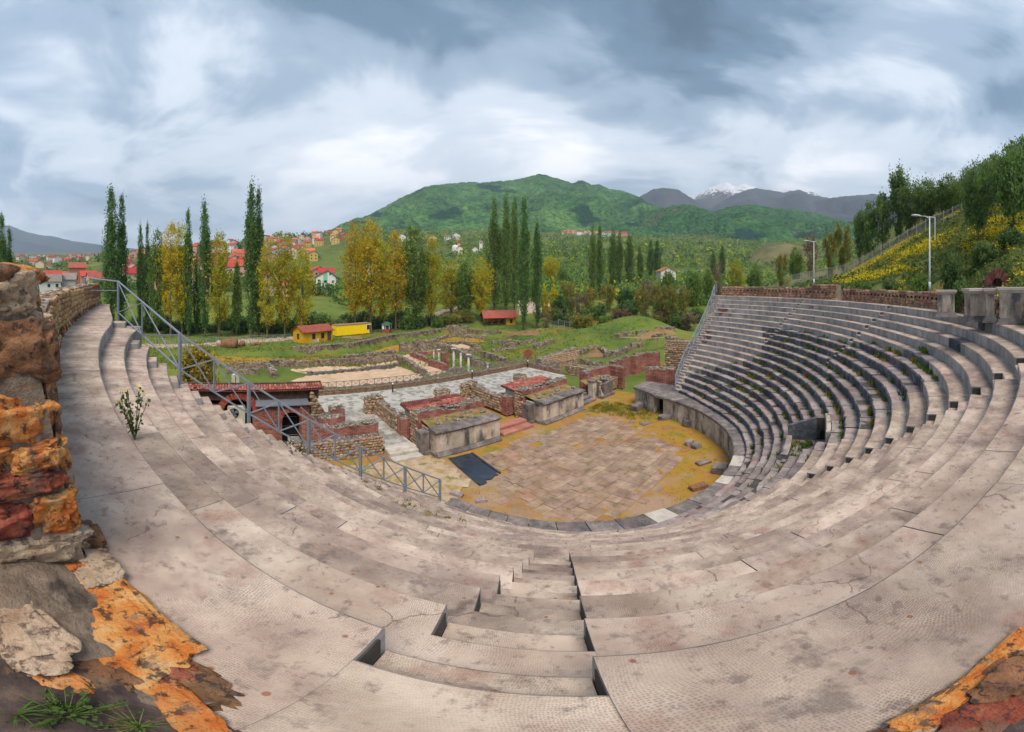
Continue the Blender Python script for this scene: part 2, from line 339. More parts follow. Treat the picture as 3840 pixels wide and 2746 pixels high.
def z_row(k): return EYE - 2.0 - (k - 1) * H_R
Z_POD = 2.17
def TP(r, th, z): a = rad(th); return (r * math.sin(a), D_O - r * math.cos(a), z)
THL = [(1, -61.5), (2, -41), (3, -33.3), (4, -30), (5, -26.9), (6, -25.5), (7, -24.4), (8, -23.4), (10, -22), (12, -20.9), (16, -20.2), (20, -17.3)]
THR = [(1, 121), (2, 120.5), (4, 119.8), (8, 118.4), (12, 117.2), (16, 115.8), (18, 114.5), (20, 112)]
def th_l(k): return table(k, THL)
def th_r(k): return table(k, THR)
def arc_block(mb, rf, rb, th0, th1, zt, zb, mt=0, mr=1, b=0.025, dz=0.0, tilt=0.0, jag=0.0, seg=0.55):
    "a curved block between two radii; top face mt, the other faces mr; jag = uneven worn edge"
    L = abs(th1 - th0) * math.pi / 180 * rf(th0); n = max(1, int(math.ceil(L / seg)))
    V = []; F = []; fm = []
    for i in range(n + 1):
        t = i / n; th = lerp(th0, th1, t); z = zt + dz + tilt * (t - 0.5)
        j1 = R.uniform(-jag, jag); j2 = R.uniform(-jag, jag)
        f = rf(th) + j1; k = rb(th); bb = b + (abs(j2) if jag else 0)
        V += [TP(f, th, zb), TP(f, th, z - bb), TP(f + bb, th, z + j2 * 0.25), TP(k, th, z), TP(k, th, zb)]
    for i in range(n):
        o = i * 5; p = o + 5
        F += [(o, o + 1, p + 1, p), (o + 1, o + 2, p + 2, p + 1), (o + 2, o + 3, p + 3, p + 2), (o + 3, o + 4, p + 4, p + 3)]
        fm += [mr, mt if b < 0.04 else mr, mt, mr]
    F += [(4, 3, 2, 1, 0), tuple(n * 5 + q for q in range(5))]; fm += [mr, mr]
    F = [f[::-1] for f in F]
    o = len(mb.v); mb.v += V; mb.f += [tuple(i + o for i in f) for f in F]; mb.m += fm
DARK = {1: [(37.5, 38.9)], 3: [(36.5, 40)], 5: [(37.6, 47)], 6: [(33.3, 60)], 7: [(33.6, 99)], 8: [(32.6, 97)], 9: [(31.9, 93)], 10: [(31.5, 93)], 11: [(31.4, 91)], 12: [(32.8, 92)], 13: [(33, 94.5)],
        14: [(27, 99)], 15: [(22.5, 104)], 16: [(18, 109)], 17: [(14, 112.5)], 18: [(10, 113.2)], 19: [(5, 112.7)], 20: [(-17, -12), (-3, 111.5)]}
STAIRS = [(lambda k: -1.21 + 0.195 * (k - 1), lambda k: 0.45 + 0.165 * (k - 1), 1, 8), (lambda k: 22.1, lambda k: 23.6 + 0.1 * k, 1, 12),
          (lambda k: 63.0, lambda k: 64.7, 1, 9), (lambda k: 92.4, lambda k: 94.1, 1, 9)]
VOM = (36.0, 45.0, 13, 15)      # vomitory opening: angles and rows
seating = thing('theatre_seating', 'curved tiers of pale concrete and dark stone seats around the orchestra', 'seating', (0, 0, 0))
def rowspan(k):
    "list of (th0, th1, kind) along row k"
    cuts = [th_l(k), th_r(k)]; out = []
    marks = []
    for fl, fr, k0, k1 in STAIRS:
        if k0 <= k <= k1: marks.append((fl(k), fr(k)))
    edges = sorted(set([th_l(k), th_r(k)] + [e for m_ in marks for e in m_] + [e for d in DARK.get(k, []) for e in d] + ([VOM[0], VOM[1]] if VOM[2] <= k <= VOM[3] else [])))
    edges = [e for e in edges if th_l(k) <= e <= th_r(k)]
    for a, b in zip(edges, edges[1:]):
        if b - a < 0.02: continue
        mid = (a + b) / 2
        if VOM[2] <= k <= VOM[3] and VOM[0] < mid < VOM[1]: continue
        kd = 'dark' if any(d[0] < mid < d[1] for d in DARK.get(k, [])) else 'conc'
        if any(m0 < mid < m1 for m0, m1 in marks): kd += '_stair'
        out.append((a, b, kd))
    return out
for k in range(1, NROW + 1):
    zt = z_row(k); hf = H_R if k < NROW else zt - Z_POD
    rf = lambda th, k=k: r_row(k, th)
    rb = (lambda th: r_wall(th) + 0.35) if k == 1 else (lambda th, k=k: r_row(k - 1, th) + 0.22)
    core = MB()
    spans = rowspan(k)
    for a, b, kd in spans:
        arc_block(core, lambda th: rf(th) + 0.07, rb, a, b, zt - 0.045 - (H_R / 2 + .01 if 'stair' in kd else 0), zt - hf - 0.3, 0, 0, seg=1.2)
    row = core.ob('seat_row', [M_bed], seating)
    for a, b, kd in spans:
        dark = kd.startswith('dark'); L = (b - a) * math.pi / 180 * r_row(k, (a + b) / 2)
        if kd.endswith('stair'):
            mb = MB(); md = lambda th: rf(th) + 0.46 * (r_row(max(1, k - 1), th) - rf(th) if k > 1 else 0.62)
            arc_block(mb, md, rb, a - .06, b + .06, zt - .014, zt - hf - 0.1, b=0.02)
            arc_block(mb, rf, lambda th: md(th) + 0.02, a + .01, b - .01, zt - H_R / 2, zt - hf - 0.1, b=0.02)
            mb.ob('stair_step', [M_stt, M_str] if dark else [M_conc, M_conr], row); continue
        n = max(1, int(round(L / (1.35 if dark else 2.7)))); cs = [0.0]
        for i in range(n): cs.append(cs[-1] + R.uniform(0.65, 1.35))
        cs = [lerp(a, b, c / cs[-1]) for c in cs]
        for c0, c1 in zip(cs, cs[1:]):
            gap = 0.35 * (0.024 if dark else R.choice((0.006, 0.012, 0.03))) / 0.5
            gd = gap * 57.3 / r_row(k, c0) * 0.5
            mb = MB()
            if dark:
                dr = R.uniform(-0.035, 0.03)
                arc_block(mb, lambda th: rf(th) + dr, rb, c0 + gd, c1 - gd, zt, zt - hf - 0.06, b=0.045, dz=R.uniform(-0.05, 0.012), tilt=R.uniform(-.04, .04), jag=0.032, seg=0.4)
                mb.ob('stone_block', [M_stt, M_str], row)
            else:
                arc_block(mb, rf, rb, c0 + gd, c1 - gd, zt, zt - hf - 0.06, b=0.026, dz=R.uniform(-0.012, 0.004), tilt=R.uniform(-.006, .006), jag=0.005, seg=0.5)
                mb.ob('concrete_slab', [M_conc, M_conr], row)
    # step blocks at both open ends of the row
    for end, sg in ((th_l(k), -1), (th_r(k), 1)):
        if k == 1 and sg < 0: continue
        e1 = end + sg * (1.0 / r_row(k, end) * 57.3); a, b = min(end, e1), max(end, e1)
        mb = MB(); arc_block(mb, rf, rb, a, b, zt - 0.01, zt - hf - 0.6)
        o = mb.ob('end_slab', [M_conc, M_conr], row)
        if k > 1:
            mb = MB(); mid = lambda th: rf(th) + 0.52 * (r_row(k - 1, th) - rf(th))
            arc_block(mb, mid, lambda th: r_row(k - 1, th) + 0.02, a + (0.25 if sg > 0 else .0), b, zt + H_R / 2, zt - 0.1)
            mb.ob('step_block', [M_conc, M_conr], row)
# spalled reddish patches on the risers at the far end
M_spall = mat('spalled_concrete', [(0.10, 0.05, 0.045), (0.17, 0.085, 0.075), (0.24, 0.15, 0.13)], scale=3, rough=.95, bump=.8, piece=.1)
for k, a, b, zf0, zf1 in ((4, 115.6, 119.0, .02, .98), (5, 116.6, 117.6, .0, .8), (9, 115.8, 118.4, .1, .7), (10, 114.6, 117.0, .02, .95), (11, 115.2, 117.2, .25, .75), (7, 93.5, 94.3, .1, .6), (2, 88, 89, .3, .8)):
    mb = MB(); V = []; n = 12
    for i in range(n + 1):
        th = lerp(a, b, i / n); r_ = r_row(k, th) - .018; z0 = z_row(k) - H_R * (zf0 + R.uniform(0, .12)); z1 = z_row(k) - H_R * min(.99, zf1 * (.55 + .45 * math.sin(math.pi * i / n)) + R.uniform(-.1, .05)); V += [TP(r_, th, z0), TP(r_, th, max(z1, z_row(k) - H_R * .99)), TP(r_ + .05, th, z0), TP(r_ + .05, th, z1)]
    mb.add(V, [(i * 4, i * 4 + 1, i * 4 + 5, i * 4 + 4) for i in range(n)] + [(i * 4, i * 4 + 4, i * 4 + 6, i * 4 + 2) for i in range(n)]); mb.ob('spalled_patch', [M_spall], seating)
# rough solid mass below the rows
mass = MB()
for k in range(1, NROW + 1):
    ts = [th_l(k) - 1.0 + i * 2.5 for i in range(int((th_r(k) - th_l(k) + 2) / 2.5) + 2)]
    ts[-1] = th_r(k) + 1.2
    for t0, t1 in zip(ts, ts[1:]):
        if VOM[2] <= k <= VOM[3] and t1 > VOM[0] and t0 < VOM[1]: continue
        zt = z_row(k) - H_R - 0.25
        p = [TP(r_row(k, t0) + .15, t0, 0), TP((r_row(k - 1, t0) if k > 1 else r_wall(t0)) + .25, t0, 0), TP((r_row(k - 1, t1) if k > 1 else r_wall(t1)) + .25, t1, 0), TP(r_row(k, t1) + .15, t1, 0)]
        mass.hexa([(x, y, -0.5) for x, y, _ in p][::-1] + [(x, y, max(0.2, zt)) for x, y, _ in p][::-1])
mass.ob('rubble_core', [M_bed], seating)
# podium: facing slabs round the orchestra and the coping slabs on top
pod = thing('orchestra_podium', 'low curved marble podium wall with dark coping around the orchestra', 'wall')
PODL, PODR = -18.0, 112.0
def arc_list(a, b, ln, rr):
    L = (b - a) * math.pi / 180 * rr; n = max(1, int(round(L / ln))); cs = [0.0]
    for i in range(n): cs.append(cs[-1] + R.uniform(0.7, 1.3))
    return [lerp(a, b, c / cs[-1]) for c in cs]
bk = MB(); arc_block(bk, lambda th: r_pod(th) + 0.25, lambda th: r_row(20, th) + 0.4, PODL, PODR, Z_POD - 0.2, -0.3, 0, 0, seg=1.0); bk.ob('backing', [M_bed], pod)
cs = arc_list(PODL, PODR, 0.78, 15.4)
for c0, c1 in zip(cs, cs[1:]):
    mb = MB(); arc_block(mb, lambda th: r_pod(th) + 0.06 + dr, lambda th: r_pod(th) + 0.3, c0 + .03, c1 - .03, Z_POD - 0.24, -0.25, b=0.012, seg=0.5) if not globals().__setitem__('dr', R.uniform(-.012, .012)) else None
    mb.ob('facing_slab', [M_pod, M_pod], pod)
cs = arc_list(PODL, PODR, 1.25, 15.4)
WHITE = [(20.5, 22.5), (38.5, 41), (47, 50.5)]
M_new = mat('new_limestone', [(0.34, 0.30, 0.26), (0.48, 0.44, 0.39), (0.57, 0.53, 0.48)], scale=1.5, rough=0.85, bump=0.3, bscale=14, piece=0.06, dist=0.01, stain=[(2.5, 0.57, 0.72, (0.3, 0.25, 0.2), 0.6)])
for c0, c1 in zip(cs, cs[1:]):
    mb = MB(); white = any(a < (c0 + c1) / 2 < b for a, b in WHITE)
    arc_block(mb, lambda th: r_pod(th) - 0.06, lambda th: r_row(20, th) + 0.3, c0 + .06, c1 - .06, Z_POD, Z_POD - 0.26, b=0.05, dz=R.uniform(-.03, .01), jag=0.0 if white else 0.025, seg=0.4)
    mb.ob('coping_slab', [M_new, M_new] if white else [M_slab, M_slab], pod)

# passage beside the podium's far end: dark doorway, marble pier, platform slabs
tun = thing('podium_passage', 'dark doorway and marble pier at the right end of the podium', 'doorway', (0, 0, 0))
for a, b in ((117.2, 121), (121, 125.5), (125.5, 130.5)):
    mb = MB(); arc_block(mb, lambda th: r_pod(th) + .1 + (th - 117) * .09, lambda th: r_pod(th) + 1.0 + (th - 117) * .09, a + .05, b - .05, Z_POD - .24, -.2, b=.012); mb.ob('facing_slab', [M_pod, M_pod], tun)
mb = MB(); arc_block(mb, lambda th: r_pod(th) + 1.6, lambda th: r_pod(th) + 1.8, 111.5, 118, Z_POD - .1, -.1); mb.ob('doorway_shade', [plain('shade_black', (.006, .006, .007), rough=1.0)] * 2, tun)  # near-black block standing in for the shade inside the doorway
for i, (a, b) in enumerate(((111.8, 116.0), (116.0, 120.5), (120.5, 125.5), (125.5, 131.2))):
    mb = MB(); arc_block(mb, lambda th: r_pod(th) - .1 + max(0, th - 117) * .09, lambda th: r_pod(th) + 2.0 + max(0, th - 117) * .09, a + .06, b - .06, Z_POD + .02, Z_POD - .27, b=.05, jag=.03); mb.ob('coping_slab', [M_slab, M_slab], tun)
    mb = MB(); arc_block(mb, lambda th: r_pod(th) + 2.05 + max(0, th - 117) * .09, lambda th: r_pod(th) + 4.2, a + .06, b - .06, Z_POD + .0, Z_POD - .27, b=.05, jag=.03); mb.ob('platform_slab', [M_slab, M_slab], tun)
mb = MB(); arc_block(mb, lambda th: r_pod(th) + 1.9, lambda th: r_pod(th) + 4.1, 118, 131, Z_POD - .3, -.2); arc_block(mb, lambda th: r_pod(th) + 2.4, lambda th: r_pod(th) + 4.1, 109, 118, Z_POD - .3, -.2); mb.ob('rubble_fill', [M_bed, M_bed], tun)
# vomitory opening in the tiers
vom = thing('vomitory', 'square entrance pit with dark parapet slab among the stone tiers', 'entrance')
zf_ = z_row(15) - .4
mb = MB(); arc_block(mb, lambda th: r_row(15, th) - .4, lambda th: r_row(12, th) + .1, VOM[0], VOM[1], zf_, zf_ - .4); mb.ob('pit_floor', [M_stt, M_str], vom)
mb = MB(); V = []
for th in (VOM[1] - .2, VOM[1] + .75):
    V += [TP(19.95, th, zf_ - .3), TP(21.65, th, zf_ - .3), TP(21.65, th, 6.0), TP(19.95, th, 5.45)]
mb.add(V, [(0, 1, 2, 3), (7, 6, 5, 4), (0, 4, 5, 1), (1, 5, 6, 2), (2, 6, 7, 3), (3, 7, 4, 0)]); mb.ob('parapet_slab', [M_str], vom)
mb = MB(); arc_block(mb, lambda th: r_row(12, th) - .22, lambda th: r_row(12, th) + .02, VOM[0], VOM[1] - 1.6, z_row(12) + .02, zf_ - .2); mb.ob('back_slab', [M_pod, M_pod], vom)
mb = MB(); arc_block(mb, lambda th: r_row(15, th) - .5, lambda th: r_row(15, th) - .1, VOM[0] + 1, VOM[1], zf_ + .28, zf_ - .4, jag=.05); mb.ob('sill', [M_stt, M_str], vom)
# ================================================================== shared wall materials
def rubble_extra(scale, mortar, edge=0.07):
    def f(c):
        N, L = c['N'], c['L']
        n = N.new('ShaderNodeTexNoise'); n.inputs['Scale'].default_value = scale * 1.3; n.inputs['Detail'].default_value = 2; L.new(c['vec'], n.inputs['Vector'])
        va = N.new('ShaderNodeVectorMath'); va.operation = 'MULTIPLY_ADD'; va.inputs[1].default_value = (0.5 / scale,) * 3; L.new(n.outputs['Color'], va.inputs[0]); L.new(c['vec'], va.inputs[2])
        v = N.new('ShaderNodeTexVoronoi'); v.inputs['Scale'].default_value = scale; L.new(va.outputs[0], v.inputs['Vector'])
        v2 = N.new('ShaderNodeTexVoronoi'); v2.feature = 'DISTANCE_TO_EDGE'; v2.inputs['Scale'].default_value = scale; L.new(va.outputs[0], v2.inputs['Vector'])
        hs = N.new('ShaderNodeHueSaturation'); sp = N.new('ShaderNodeSeparateColor'); L.new(v.outputs['Color'], sp.inputs[0])
        mr = N.new('ShaderNodeMapRange'); mr.inputs[3].default_value = 0.5; mr.inputs[4].default_value = 1.55; L.new(sp.outputs[0], mr.inputs[0]); L.new(mr.outputs[0], hs.inputs['Value'])
        m3 = N.new('ShaderNodeMapRange'); m3.inputs[3].default_value = 0.47; m3.inputs[4].default_value = 0.53; L.new(sp.outputs[1], m3.inputs[0]); L.new(m3.outputs[0], hs.inputs['Hue'])
        L.new(c['col'], hs.inputs['Color'])
        m2 = N.new('ShaderNodeMapRange'); m2.inputs[1].default_value = 0.01; m2.inputs[2].default_value = edge; m2.inputs[3].default_value = 1; m2.inputs[4].default_value = 0; L.new(v2.outputs['Distance'], m2.inputs[0])
        c['col'] = c['mixc'](m2.outputs[0], hs.outputs[0], mortar)
        m4 = N.new('ShaderNodeMath'); m4.operation = 'MULTIPLY_ADD'; m4.inputs[1].default_value = -1.6; L.new(m2.outputs[0], m4.inputs[0]); L.new(c['bh'], m4.inputs[2]); c['bh'] = m4.outputs[0]
    return f
def brick_extra(bw, bh_, axis):
    "courses of thin brick; axis = unit vector along the wall"
    def f(c):
        N, L = c['N'], c['L']
        dp = N.new('ShaderNodeVectorMath'); dp.operation = 'DOT_PRODUCT'; dp.inputs[1].default_value = (axis[0] + 0.31 * axis[1], axis[1] - 0.31 * axis[0], 0); L.new(c['vec'], dp.inputs[0])
        sp = N.new('ShaderNodeSeparateXYZ'); L.new(c['vec'], sp.inputs[0]); cb = N.new('ShaderNodeCombineXYZ'); L.new(dp.outputs['Value'], cb.inputs[0]); L.new(sp.outputs[2], cb.inputs[1])
        t = N.new('ShaderNodeTexBrick'); t.inputs['Scale'].default_value = 1; t.inputs['Brick Width'].default_value = bw; t.inputs['Row Height'].default_value = bh_; t.inputs['Mortar Size'].default_value = 0.016
        t.inputs['Mortar Smooth'].default_value = 0.3; t.inputs['Color1'].default_value = (0.35, 0.33, 0.33, 1); t.inputs['Color2'].default_value = (1.35, 1.35, 1.35, 1); t.inputs['Mortar'].default_value = (1.7, 2.3, 2.4, 1); t.inputs['Bias'].default_value = 0
        L.new(cb.outputs[0], t.inputs['Vector']); c['col'] = c['mixc'](0.92, c['col'], t.outputs['Color'], 'MULTIPLY')
        m4 = N.new('ShaderNodeMath'); m4.operation = 'MULTIPLY_ADD'; m4.inputs[1].default_value = -0.8; L.new(t.outputs['Fac'], m4.inputs[0]); L.new(c['bh'], m4.inputs[2]); c['bh'] = m4.outputs[0]
    return f
AX = (0.715, 0.699)
M_rub = mat('rubble_masonry', [(0.15, 0.105, 0.075), (0.29, 0.215, 0.15), (0.40, 0.31, 0.225)], scale=0.8, rough=0.92, bump=0.8, bscale=9, piece=0.08, dist=0.05, extra=rubble_extra(3.6, (0.17, 0.145, 0.12)), stain=[(0.8, 0.54, 0.7, (0.10, 0.085, 0.075), 0.7)])
M_rubt = mat('rubble_top', [(0.15, 0.13, 0.11), (0.26, 0.225, 0.19), (0.35, 0.31, 0.27)], scale=1.2, rough=0.95, bump=0.9, bscale=8, piece=0.08, dist=0.06, extra=rubble_extra(5.0, (0.14, 0.12, 0.10)), stain=[(1.2, 0.56, 0.7, (0.20, 0.15, 0.03), 0.55)])
M_brk = mat('thin_brick', [(0.16, 0.055, 0.045), (0.26, 0.092, 0.072), (0.35, 0.15, 0.12)], scale=1.0, rough=0.9, bump=0.6, bscale=12, piece=0.1, dist=0.025, extra=brick_extra(0.36, 0.11, AX), stain=[(0.9, 0.56, 0.7, (0.12, 0.06, 0.05), 0.6)])
M_brkp = mat('single_brick', [(0.20, 0.045, 0.03), (0.34, 0.085, 0.055), (0.44, 0.14, 0.10)], scale=3.0, rough=0.9, bump=0.5, piece=0.3)
M_stone = mat('wall_stone', [(0.19, 0.125, 0.08), (0.34, 0.235, 0.15), (0.45, 0.335, 0.235)], scale=2.5, rough=0.9, bump=0.7, bscale=16, piece=0.4, dist=0.02, stain=[(5, 0.57, 0.7, (0.10, 0.085, 0.08), 0.7)])
M_mort = mat('lime_mortar', [(0.17, 0.145, 0.12), (0.27, 0.23, 0.19)], scale=2.0, rough=0.95, bump=0.8, bscale=14, piece=0, dist=0.03)
M_tile = mat('roof_tile', [(0.20, 0.06, 0.048), (0.32, 0.105, 0.08), (0.42, 0.19, 0.15)], scale=1.8, rough=0.85, bump=0.3, bscale=18, piece=0.36)
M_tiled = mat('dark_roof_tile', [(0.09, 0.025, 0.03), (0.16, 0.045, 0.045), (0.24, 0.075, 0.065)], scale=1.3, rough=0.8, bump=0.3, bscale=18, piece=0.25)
M_wood = mat('dark_timber', [(0.055, 0.035, 0.026), (0.11, 0.07, 0.05), (0.17, 0.115, 0.085)], scale=2.5, rough=0.85, bump=0.5, bscale=12, piece=0.15)
M_blk = plain('dark_interior', (0.012, 0.010, 0.012), rough=0.9)  # near-black: painted shade in openings, and plain black parts
M_gal = plain('galvanised_rail', (0.20, 0.235, 0.29), rough=0.45, spec=0.5, piece=0.05, scale=6)
M_fla = mat('pale_flagstone', [(0.20, 0.19, 0.165), (0.32, 0.305, 0.275), (0.41, 0.395, 0.36)], scale=1.0, rough=0.8, bump=0.25, bscale=10, piece=0.3)
M_joint = mat('pale_joint', [(0.40, 0.385, 0.36), (0.52, 0.50, 0.47)], scale=2, rough=0.95, bump=0.3, piece=0)
M_pav = mat('orchestra_slab', [(0.195, 0.135, 0.10), (0.305, 0.215, 0.16), (0.395, 0.285, 0.215)], scale=1.1, rough=0.88, bump=0.4, bscale=10, piece=0.16, dist=0.012, stain=[(0.3, 0.50, 0.64, (0.30, 0.165, 0.085), 0.65), (2.2, 0.55, 0.68, (0.14, 0.105, 0.085), 0.7), (0.7, 0.58, 0.66, (0.15, 0.13, 0.04), 0.6)])
M_rstep = mat('red_step', [(0.30, 0.12, 0.09), (0.42, 0.19, 0.15)], scale=1.5, rough=0.85, bump=0.3, piece=0.12)
M_sand = mat('sand', [(0.40, 0.27, 0.17), (0.52, 0.37, 0.25), (0.60, 0.45, 0.32)], scale=0.6, rough=0.95, bump=0.35, bscale=7, piece=0, stain=[(0.8, 0.6, 0.75, (0.34, 0.25, 0.10), 0.5)])
STONES = {}
def stone_meshes(key, m, n=8, seed=1, jit=0.09):
    if key in STONES: return STONES[key]
    rg = random.Random(seed); out = []
    for i in range(n):
        mb = MB(); mb.cbox(0, 0, 0, 1, 1, 1, b=rg.uniform(0.18, 0.3), jit=jit, rng=rg); out.append(mb.me('stone', [m], False))
    STONES[key] = out; return out
def face_stones(parent, p0, p1, z0, z1, nrm, size, budget, key, m, proud=0.05, zt=None, aspect=1.35, name='stone', rnd=R, gapz=0.0, stuffname='small_stones', course=False):
    "lay stones in rough courses on the wall face from p0 to p1 (2-D, in the parent's space); those past the budget go into one stuff part"
    me = stone_meshes(key, m); p0 = Vector((p0[0], p0[1])); p1 = Vector((p1[0], p1[1])); L = (p1 - p0).length; d = (p1 - p0) / L; nv = Vector((nrm[0], nrm[1])).normalized()
    ang = math.atan2(d.y, d.x); cnt = 0; rest = MB(); z = z0
    while z < z1 - size * 0.25:
        h = size * rnd.uniform(0.75, 1.25); x = rnd.uniform(-size, 0)
        while x < L:
            l = size * aspect * rnd.uniform(0.6, 1.5); xm = x + l / 2
            top = zt(xm / L) if zt else z1
            if 0 < xm < L and z + h * 0.55 < top:
                c = p0 + d * xm + nv * (proud - size * 0.28 + rnd.uniform(-.02, .02)); sc_ = (l * 0.93, size * 0.7, h * 0.93)
                rot = (rnd.uniform(-.05, .05), rnd.uniform(-.12, .12), ang + rnd.uniform(-.06, .06)); loc = (c.x, c.y, z + h / 2)
                if cnt < budget:
                    o = link(name, rnd.choice(me), parent, loc, rot, sc_); cnt += 1
                else:
                    mm = rnd.choice(me); M4 = Matrix.Translation(loc) @ Matrix.Rotation(rot[2], 4, 'Z') @ Matrix.Diagonal((*sc_, 1))
                    rest.add([M4 @ v.co for v in mm.vertices], [tuple(p.vertices) for p in mm.polygons])
            x += l
        z += h
    if rest.v: stuff(rest.ob(stuffname, [m], parent))
    return cnt
def ragged_prism(mb, poly, z0, zf, m=0, mt=1, step=0.5, amp=0.12, rnd=R):
    "wall body with an uneven top: poly is a rectangle (4 points, ccw), cut along its long side"
    a, b, c, d = [Vector((p[0], p[1])) for p in poly]
    n = max(1, int(round((b - a).length / step))); V = []; F = []; fm = []
    for i in range(n + 1):
        t = i / n; p = a.lerp(b, t); q = d.lerp(c, t); zz = zf(t)
        V += [(p.x, p.y, z0), (p.x, p.y, zz + rnd.uniform(-amp, amp)), (*((p + q) / 2), zz + rnd.uniform(-amp, amp) * 1.2), (q.x, q.y, zz + rnd.uniform(-amp, amp)), (q.x, q.y, z0)]
    for i in range(n):
        o = i * 5; e = o + 5
        F += [(o, e, e + 1, o + 1), (o + 1, e + 1, e + 2, o + 2), (o + 2, e + 2, e + 3, o + 3), (o + 3, e + 3, e + 4, o + 4)]; fm += [m, mt, mt, m]
    F += [(0, 1, 2, 3, 4), tuple(n * 5 + q for q in range(5))[::-1]]; fm += [m, m]
    o = len(mb.v); mb.v += V; mb.f += [tuple(i + o for i in f) for f in F]; mb.m += fm
def rect(x0, x1, y0, y1): return [(x0, y0), (x1, y0), (x1, y1), (x0, y1)]
# ================================================================== orchestra
S0 = Vector((-7.24, 28.18, 0)); ST_A = math.atan2(0.699, 0.715)
def STP(s, t): return (S0.x + 0.715 * s - 0.699 * t, S0.y + 0.699 * s + 0.715 * t)
def to_st(x, y): x -= S0.x; y -= S0.y; return (0.715 * x + 0.699 * y, -0.699 * x + 0.715 * y)
def orch_extra(c):
    N, L = c['N'], c['L']
M_moss = mat('orchestra_ground', [(0.25, 0.165, 0.10), (0.32, 0.165, 0.05), (0.36, 0.20, 0.03), (0.27, 0.20, 0.03), (0.14, 0.17, 0.035)], scale=0.4, detail=9, rough=0.95, bump=0.9, bscale=9, piece=0, dist=0.06,
              stain=[(0.16, 0.52, 0.64, (0.36, 0.25, 0.18), 0.9), (0.5, 0.6, 0.68, (0.09, 0.15, 0.025), 0.75), (3.0, 0.56, 0.68, (0.17, 0.10, 0.04), 0.5)])
fl = MB(); nA, nR = 72, 16; V = [(0.0, D_O + 1, 0)]
for j in range(1, nR + 1):
    for i in range(nA):
        a = 2 * math.pi * i / nA; rr = 19.0 * j / nR; x, y = rr * math.sin(a), D_O + 1 - rr * math.cos(a)
        V.append((x, y, 0.02 + 0.05 * nz(x, y, 0, 0.5) + 0.03 * nz(x, y, 3, 1.7)))
F = [(0, 1 + i, 1 + (i + 1) % nA) for i in range(nA)]
for j in range(1, nR):
    for i in range(nA):
        a, b = 1 + (j - 1) * nA + i, 1 + (j - 1) * nA + (i + 1) % nA; F.append((a, a + nA, b + nA, b))
fl.add(V, F); orch = struct(fl.ob('orchestra_floor', [M_moss], None, True))
def inside(p, poly):
    c = False; n = len(poly)
    for i in range(n):
        a, b = poly[i], poly[(i + 1) % n]
        if (a[1] > p[1]) != (b[1] > p[1]) and p[0] < (b[0] - a[0]) * (p[1] - a[1]) / (b[1] - a[1]) + a[0]: c = not c
    return c
PAVE = [(-6.0, 28.9), (-3.9, 30.9), (0.5, 35.2), (5.6, 40.4), (8.0, 39.0), (10.2, 36.0), (11.6, 31.5), (11.6, 27.0), (9.8, 23.0), (6.6, 20.5), (2.6, 19.6), (-0.4, 20.2), (-2.2, 22.6), (-3.0, 26)]
TARP = [G(1681, 1723), G(1763, 1704), G(1869, 1781), G(1797, 1826)]
t = -0.9
while t > -16:
    dt = R.uniform(0.66, 0.92); s = -4 + R.uniform(0, .6)
    while s < 22:
        ds = R.uniform(0.72, 1.1); g = 0.014
        cs_ = [STP(s + g, t - dt + g), STP(s + ds - g, t - dt + g), STP(s + ds - g, t - g), STP(s + g, t - g)]
        cx, cyy = STP(s + ds / 2, t - dt / 2)
        edge = sum(inside((cx + 1.6 * math.cos(q), cyy + 1.6 * math.sin(q)), PAVE) for q in (0, 1.57, 3.14, 4.71))
        if inside((cx, cyy), PAVE) and not inside((cx, cyy), [(p.x, p.y) for p in TARP]) and (edge >= 3 or R.random() < 0.45) and R.random() > 0.012:
            z = (0.066 if edge == 4 else 0.03) + R.uniform(-.014, .016); tz = [R.uniform(-.012, .012) for _ in range(4)]
            mb = MB(); j = lambda p: (p[0] + R.uniform(-.018, .018), p[1] + R.uniform(-.018, .018)); q = [j(p) for p in cs_]
            cc = (cx, cyy); ins = [(lerp(p[0], cx, 0.03), lerp(p[1], cyy, 0.03)) for p in q]
            V = [(x, y, -0.05) for x, y in q] + [(x, y, z + tz[i] - .012) for i, (x, y) in enumerate(q)] + [(x, y, z + tz[i]) for i, (x, y) in enumerate(ins)]
            mb.add(V, [(i, (i + 1) % 4, 4 + (i + 1) % 4, 4 + i) for i in range(4)] + [(4 + i, 4 + (i + 1) % 4, 8 + (i + 1) % 4, 8 + i) for i in range(4)] + [(8, 9, 10, 11)])
            mb.ob('paving_slab', [M_pav], orch)
        s += ds
    t -= dt
# moss and grass growing in the slab joints
M_grass = foliage('grass_blades', [(0.05, 0.11, 0.02), (0.10, 0.19, 0.03), (0.20, 0.24, 0.03)], piece=0.0)
M_grassy = foliage('yellowed_grass', [(0.22, 0.16, 0.02), (0.34, 0.24, 0.03), (0.20, 0.20, 0.03)], piece=0.0)
def tuft(mb, x, y, z, r, h, n, rnd=R, m=0):
    for i in range(n):
        a = rnd.uniform(0, 6.28); q = rnd.uniform(0, r); px, py = x + q * math.cos(a), y + q * math.sin(a); b = rnd.uniform(0, 6.28); hh = h * rnd.uniform(.5, 1.2); w_ = hh * rnd.uniform(.10, .22)
        lx, ly = rnd.uniform(-.5, .5) * hh, rnd.uniform(-.5, .5) * hh; cx, sx = math.cos(b) * w_, math.sin(b) * w_
        mb.add([(px - cx, py - sx, z), (px + cx, py + sx, z), (px + lx * .5 + cx * .6, py + ly * .5 + sx * .6, z + hh * .6), (px + lx, py + ly, z + hh)], [(0, 1, 2), (0, 2, 3)], m)
gm = MB()
